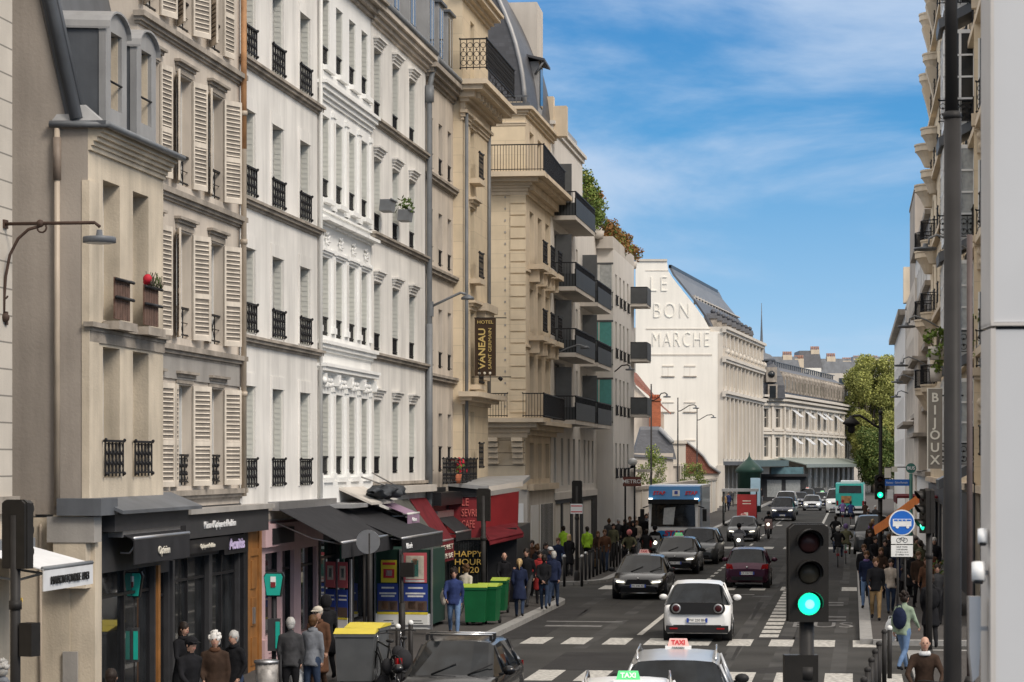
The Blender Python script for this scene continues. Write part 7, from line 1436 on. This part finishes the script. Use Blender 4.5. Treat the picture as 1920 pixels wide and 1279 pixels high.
# bins
def wheelie(label,pos,rz,mb_,ml,group='wheeled bins',w=.62,d=.75,h=1.05):
    t=thing('wheeled_bin',label,'bin',pos,rz,group); m=MB(); m.add([(-w/2+.04,-d/2+.06,.1),(w/2-.04,-d/2+.06,.1),(w/2-.04,d/2-.04,.1),(-w/2+.04,d/2-.04,.1),(-w/2,-d/2,h),(w/2,-d/2,h),(w/2,d/2,h),(-w/2,d/2,h)],[(0,1,5,4),(1,2,6,5),(2,3,7,6),(3,0,4,7),(4,5,6,7),(3,2,1,0)],mb_); m.box(-w/2-.02,w/2+.02,-d/2-.02,d/2+.02,h-.06,h,mb_); m.build('bin_body',t)
    m=MB(); m.slab([(-w/2-.03,-d/2-.03,h+.005),(-w/2-.03,0,h+.09),(-w/2-.03,d/2+.03,h+.07),(-w/2-.03,d/2+.03,h+.02)],(w+.06,0,0),ml); m.build('lid',t)
    for x in (-1,1): q=MB(); q.lathe([(.1,-.03),(.1,.03)],(x*w*.42,d/2-.02,.1),mm('tyre'),12,'X'); q.build('wheel',t)
    q=MB(); q.tube([(-w/2+.08,d/2+.02,h),(-w/2+.08,d/2+.1,h+.02),(w/2-.08,d/2+.1,h+.02),(w/2-.08,d/2+.02,h)],.015,mb_); q.build('handle',t); return t
D('bin_grey',(.09,.095,.10),.55,.15,3,streak=.2); D('bin_yellow',(.62,.50,.04),.5,.1,3); D('bin_green',(.008,.10,.035),.5,.15,3,streak=.2); D('bin_green_lid',(.30,.40,.03),.5)
wheelie('grey wheeled bin with a bright yellow lid left of the black car',LP(668,1182,1.1),ROT_F+.1,'bin_grey','bin_yellow',w=.78); wheelie('grey wheeled bin with a raised yellow lid tucked behind the first',LP(682,1176,1.15)+Vector((.05,.5,0)),ROT_F-.1,'bin_grey','bin_yellow',w=.7,h=1.12)
wheelie('green wheeled bin beside the traffic signal post, nearest the camera',FP(892,1172),ROT_F+.1,'bin_green','bin_green_lid',w=.62); wheelie('green wheeled bin right of the traffic signal post',FP(917,1170),ROT_F-.05,'bin_green','bin_green_lid',w=.55); wheelie('green wheeled bin farthest right behind the other two',FP(938,1150),ROT_F,'bin_green','bin_green_lid',w=.42,h=.98)
p=LP(500,1238,.9); t=thing('litter_bin','crumpled translucent litter bag hung on a ring beside the pink shop','litter bin',p,0); m=MB(); m.lathe([(.16,0),(.2,.15),(.19,.45),(.21,.85)],(0,0,0),mat('bin_liner',(.33,.31,.29),.35,.6,7,.6,12),14); m.build('bag',t); m=MB(); m.lathe([(.23,0),(.23,.05)],(0,0,.85),'metal',16); m.tube([(.25,0,0),(.25,0,1.0)],.03,'iron'); m.build('ring',t)
# green pharmacy style box signs on posts
def box_sign(label,px,py,s,post_to):
    p=P(px,868,s); t=thing('ticket_machine',label,'parking meter',(p.x,p.y,.13),ROT_F+.1,'turquoise box signs'); z=H-.13+(HY-py)/s; m=MB(); gm=mat('turquoise_box',(.01,.36,.28),.4,.1,4)
    m.slab([(-.17,-.06,z+.14),(-.14,-.06,z+.2),(.14,-.06,z+.2),(.17,-.06,z+.14),(.12,-.06,z-.2),(-.12,-.06,z-.2)],(0,.05,0),gm); m.slab([(-.19,-.0,z+.15),(-.15,-.0,z+.225),(.17,-.0,z+.225),(.2,-.0,z+.15),(.14,-.0,z-.23),(-.14,-.0,z-.23)],(0,.12,0),'shop_black'); m.box(-.05,.05,-.07,-.06,z-.02,z+.15,'white_paint'); m.box(-.045,.045,-.075,-.07,z-.05,z+.05,'shop_red'); m.build('box',t)
    m=MB(); m.tube([(0,.05,0),(0,.05,z-.2)],.045,'iron',8); m.build('post',t); m=MB(); m.box(-.1,.12,-.1,.1,.95,1.55,'shop_dark'); m.box(.05,.13,-.11,-.1,1.0,1.5,gm); m.build('lower_box',t); return t
box_sign('turquoise box sign on a black post before the optician door',247,1096,106,1); box_sign('turquoise box sign on a black post before the pink shop',513,1096,100,1)
# round sign seen from behind with posts among the awnings
p=P(690,868,84); t=thing('road_sign','round road sign seen from behind between the black awnings','sign',(p.x,p.y,.13),ROT_F); z=lambda py:H-.13+(HY-py)/84.
m=MB(); m.lathe([(.27,0),(.27,.03)],(0,0,z(1016)),'metal',24,'Y',False); m.build('disc',t); m=MB(); m.tube([(.03,.05,0),(.03,.05,z(1000))],.06,'post_paint'); m.tube([(-.1,.1,0),(-.1,.1,z(1040))],.035,'post_paint'); m.build('post',t)
p=P(753,868,78); t=thing('road_sign','small black box on a post in front of the poster kiosk','sign',(p.x,p.y,.13),ROT_F); z=lambda py:H-.13+(HY-py)/78.
m=MB(); m.box(-.03,.3,-.06,.1,z(1082),z(1055),'signal_black'); m.build('box',t); m=MB(); m.tube([(0,.05,0),(0,.05,z(1040))],.045,'post_paint'); m.tube([(0,.05,0),(0,.05,1.1)],.085,'post_paint'); m.build('post',t)
# far left shelter, red panel, kiosk
p=P(1395,868,26); t=thing('bus_shelter','glass bus shelter with a red advert panel behind the truck','bus shelter',(p.x,p.y,.13),ROT_F); z=lambda py:H-.13+(HY-py)/26.
m=MB(); m.box(-1.6,1.0,-.1,1.4,2.4,2.6,'pale_zinc'); m.tube([(-1.5,0,0),(-1.5,0,2.4)],.06,'iron'); m.tube([(-1.5,1.3,0),(-1.5,1.3,2.4)],.06,'iron'); m.tube([(.9,0,0),(.9,0,2.4)],.06,'iron'); m.build('frame',t); m=MB(); m.box(-1.5,-1.46,0,1.3,.3,2.3,mat('shelter_glass',(.2,.23,.23),.15)); m.build('glass_panel',t)
m=MB(); m.box(-.5,.9,-.12,-.04,.4,2.2,mat('advert_red',(.35,.03,.03),.4,.2,2)); m.box(-.1,.5,-.13,-.12,1.5,1.56,'letter_cream'); m.box(-.1,.5,-.13,-.12,1.7,1.76,'letter_cream'); m.box(-.0,.3,-.13,-.12,.6,.9,'letter_cream'); m.build('advert_panel',t)
p=P(1405,868,20); t=thing('news_kiosk','dark green domed kiosk with a pale blue screen before the store annex','kiosk',(p.x,p.y,.0),0); z=lambda py:H+(HY-py)/20.
m=MB(); m.lathe([(1.1,0),(1.1,3.6),(1.3,3.7),(1.3,4.0),(.9,4.4),(.55,4.7),(.2,5.0),(.08,5.2),(.02,5.6)],(0,0,0),MC['kiosk_green2'],10); m.build('kiosk_body',t); m=MB(); m.box(.0,.9,-1.2,-1.1,.6,3.2,mat('pale_screen',(.35,.5,.6),.3)); m.build('screen',t)
p=P(1470,868,16); t=thing('news_kiosk','low kiosk with blue canopy and lit shop windows in front of the main store','kiosk',(p.x,p.y,0),0)
m=MB(); m.box(-2.8,2.6,0,2,0,3.0,'shop_dark'); m.box(-3,2.8,-.8,2.2,3,3.3,'shop_dark'); m.box(-1.6,2.2,-.7,1,3.3,4.1,mat('canopy_blue',(.10,.19,.22),.5,.3)); m.build('kiosk_body',t); m=MB(); 
for x in (-2.0,.2): m.box(x,x+1.7,-.06,0,.6,2.6,'curtain_glass')
m.build('window',t)
# orange awning, stall and fronts on the right
va=2.0
def world_awning(label,a,b,c,d,m_,t_=.04):
    o=thing('market_awning',label,'awning',Vector(a),0,'awnings on the right side'); A=Vector(a); m=MB(); m.slab([Vector(q)-A for q in (a,b,c,d)],(0,0,t_),m_); m.build('cloth',o); return o
S=60.
a=P(1641,1000,S); b=P(1641,993,S); 
for (x0,y0,x1,y1,w_,la,s0,s1) in ((1641,1003,1705,962,13,'lower orange strip awning in front of the greengrocer',60,66),(1665,985,1722,945,12,'middle orange strip awning in front of the greengrocer',62,68),(1700,960,1742,930,12,'upper orange strip awning in front of the greengrocer',64,70)):
    A=P(x0,y0,s0); B=P(x1,y1,s1); C=P(x1,y1-w_,s1); D_=P(x0,y0-w_,s0); world_awning(la,A,B,C+Vector((0,.35,0)),D_+Vector((0,.35,0)),'orange_cloth')
rs_=U(1744,RV); L=25
# right ground floor shop fronts belong to the ornate house
x0=U(1744,RV)-U(1790,RV)
o=front(orn,.5,U(1744,RV)-U(1872,RV)-.5,3.6,'shop_dark',[(1,5,.4,2.8),(6,10,.4,2.8),(11,15,.4,2.8),(16,20,.4,2.8),(21,25,.4,2.8)],y=-.1)
m=MB(); m.box(6,14,-1.9,-.1,3.0,3.1,'red_cloth'); m.box(6,14,-1.95,-1.9,2.75,3.05,'red_cloth'); m.build('awning',orn)
fs_=thing('flower_stall','florist stall banked with green shrubs and red flowers on the right pavement','stall',FP(1748,1150)+Vector((.5,2,0)),ROT_R)
m=MB(); m.box(-3,3,-.4,.6,0,.5,'shop_dark'); m.box(-3,3,.1,.6,.5,.9,'shop_dark'); m.build('staging',fs_)
def leafcloud(root,name,cs,mats,n,sz=.08,seed=1,loc=(0,0,0)):
    rnd=random.Random(seed); m=MB()
    for (c,r) in cs:
        for k in range(int(n*r**2)):
            while 1:
                q=Vector((rnd.uniform(-1,1),rnd.uniform(-1,1),rnd.uniform(-1,1)))
                if .3<q.length<1: break
            q=q*(.75+.25*rnd.random()); p=Vector(c)+Vector((q.x*r,q.y*r,q.z*r)); a=Vector([rnd.uniform(-1,1) for _ in '123']).normalized()*sz*rnd.uniform(.6,1.3); b=a.cross(Vector([rnd.uniform(-1,1) for _ in '123'])).normalized()*sz*rnd.uniform(.4,.8)
            m.add([p-a,p+b,p+a,p-b],[(0,1,2,3)],mats[0] if rnd.random()<.6 else mats[rnd.randrange(len(mats))])
    return m.build(name,root,loc)
leafcloud(fs_,'greenery',[((-2.4,0,.9),.5),((-1.6,-.1,1.1),.5),((-.7,0,.95),.55),((.3,0,1.15),.5),((1.2,0,.9),.5),((2.1,0,1.1),.55)],['leaf_b','leaf_a',MC['red_petal'],'leaf_rust'],260,.06,3)
# ================= TREES AND PLANTS =================
def tree(name,label,pos,h,cr,mats,n,sz,seed,squash=1.3,trunk_h=None,group='street trees',clumps=26,rt=.14):
    t=thing(name,label,'tree',pos,0,group); rnd=random.Random(seed); th=trunk_h or h*.35; m=MB(); cz=th+(h-th)*.5; ry=(h-th)/2
    m.tube([(0,0,0),(.05,0,th*.5),(0,.05,th),(.1,0,th+ry)],[rt,rt*.8,rt*.65,rt*.3],'bark',8)
    cs=[]
    for k in range(clumps):
        a=rnd.uniform(0,2*PI); e=rnd.uniform(-1,1); q=rnd.uniform(.35,.8)*math.sqrt(1-e*e*.6); c=(cr*q*math.cos(a),cr*q*math.sin(a),cz+ry*.8*e); cs.append((c,cr*rnd.uniform(.22,.42)))
        if k%2==0: m.tube([(0,0,th*.8+ry*.3*rnd.random()),(c[0]*.5,c[1]*.5,(th+c[2])/2+.1),c],[rt*.4,rt*.25,rt*.08],'bark',5)
    m.build('trunk',t); leafcloud(t,'crown',cs,mats,n,sz,seed); return t
p=P(1637,868,12.3); tree('plane_tree','tall spring green plane tree at the end of the street','' or (p.x,p.y,0),21.5,4.9,['leaf_spring','leaf_spring_deep'],330,.17,11,trunk_h=4,clumps=60,rt=.4,group='trees at the end of the street')
p=P(1605,868,11.6); tree('plane_tree','darker green plane tree behind the department store corner',(p.x,p.y+6,0),19.5,3.2,['leaf_spring','leaf_spring_deep'],330,.16,12,trunk_h=3,clumps=34,rt=.4,group='trees at the end of the street')
p=P(1672,868,12.0); tree('plane_tree','spring green tree half hidden by the right facades',(p.x,p.y+4,0),19.8,4.2,['leaf_spring_deep','leaf_spring'],330,.16,13,trunk_h=2.5,clumps=46,rt=.4,group='trees at the end of the street')
p=P(1640,868,12.6); tree('plane_tree','lower dark green trees beneath the plane tree',(p.x,p.y-4,0),9.5,4.2,['leaf_b','leaf_spring_deep'],300,.15,14,trunk_h=1.2,clumps=40,rt=.3,group='trees at the end of the street')
p=P(1217,868,27); tree('street_tree','young green tree in front of the slate roofed house',(p.x,p.y,0),5.9,1.25,['leaf_a','leaf_spring'],600,.07,21,trunk_h=2.2,rt=.08)
p=P(1300,868,23); tree('street_tree','small green tree over the wall left of the store annex',(p.x,p.y,0),4.7,1.3,['leaf_a','leaf_spring'],500,.07,22,trunk_h=1.6,rt=.08)
def shrub(label,px,py,s,r,mats,seed,group='rooftop shrubs',zb=None):
    p=P(px,py,s); zb=p.z-r if zb is None else zb; t=thing('shrub',label,'shrub',(p.x,p.y,zb),0,group); rnd=random.Random(seed)
    m=MB(); cs=[]; zc=p.z-zb
    for k in range(11): a=rnd.uniform(0,2*PI); q=rnd.uniform(.1,.75)*r; c=(q*math.cos(a),q*math.sin(a),zc+rnd.uniform(-.7,.6)*r); cs.append((c,r*rnd.uniform(.32,.55))); m.tube([(0,0,-.05),(c[0]*.4,c[1]*.4,c[2]*.5),c],[.05,.035,.01],'bark',4)
    m.lathe([(r*.45,0),(r*.55,.4)],(0,0,-.06),'pale_concrete',10)
    m.build('stem',t); leafcloud(t,'foliage',cs,mats,520,.085,seed); return t
for i,(px,py,r,ms,la,zb) in enumerate(((1092,352,.75,['leaf_a','leaf_spring'],'bright green rooftop shrub at the top of the terrace',16.25),(1104,372,.8,['leaf_a','leaf_spring'],'green rooftop shrub just below the topmost one',16.25),(1110,395,.8,['leaf_rust','leaf_a'],'rusty green rooftop shrub on the left terrace',16.25),(1098,405,.8,['leaf_a','leaf_b'],'low green rooftop plant behind the left parapet',16.25),(1118,428,.6,['leaf_a','leaf_b'],'small green rooftop shrub at the end of the left terrace',15.9),(1130,440,.75,['leaf_rust','leaf_b'],'rusty rooftop shrub in the dip between terraces',15.9),(1144,452,.85,['leaf_rust','leaf_a'],'rust coloured rooftop shrub in the middle of the lower terrace',15.9),(1158,460,.85,['leaf_a','leaf_rust'],'rounded green and rust shrub near the end of the lower terrace',15.9),(1172,466,.8,['leaf_rust','leaf_a'],'large rusty rooftop shrub near the store wall',15.9),(1182,480,.6,['leaf_rust','leaf_b'],'last rusty rooftop shrub beside the store wall',15.9),(1164,478,.5,['leaf_b','leaf_a'],'low dark green plant over the lower parapet',15.9))):
    shrub(la,px,py-9,F/UY(px,-12.75 if zb<16 else -13.2),r*1.22,ms,40+i,zb=min(zb,P(px,py,F/UY(px,-12.8)).z-r*.5))
for px,py,r,la in ((1757,640,.5,'green climbing plant beside the thick lamp post'),(1755,690,.35,'dark trailing plant below the climbing plant'),(1843,600,.3,'leafy plant on the upper right balcony'),(1838,650,.3,'dark leafy plant on the right balcony railing')):
    shrub(la,px,py,62,r,['leaf_a','leaf_b'],int(px),'plants on the right facades')
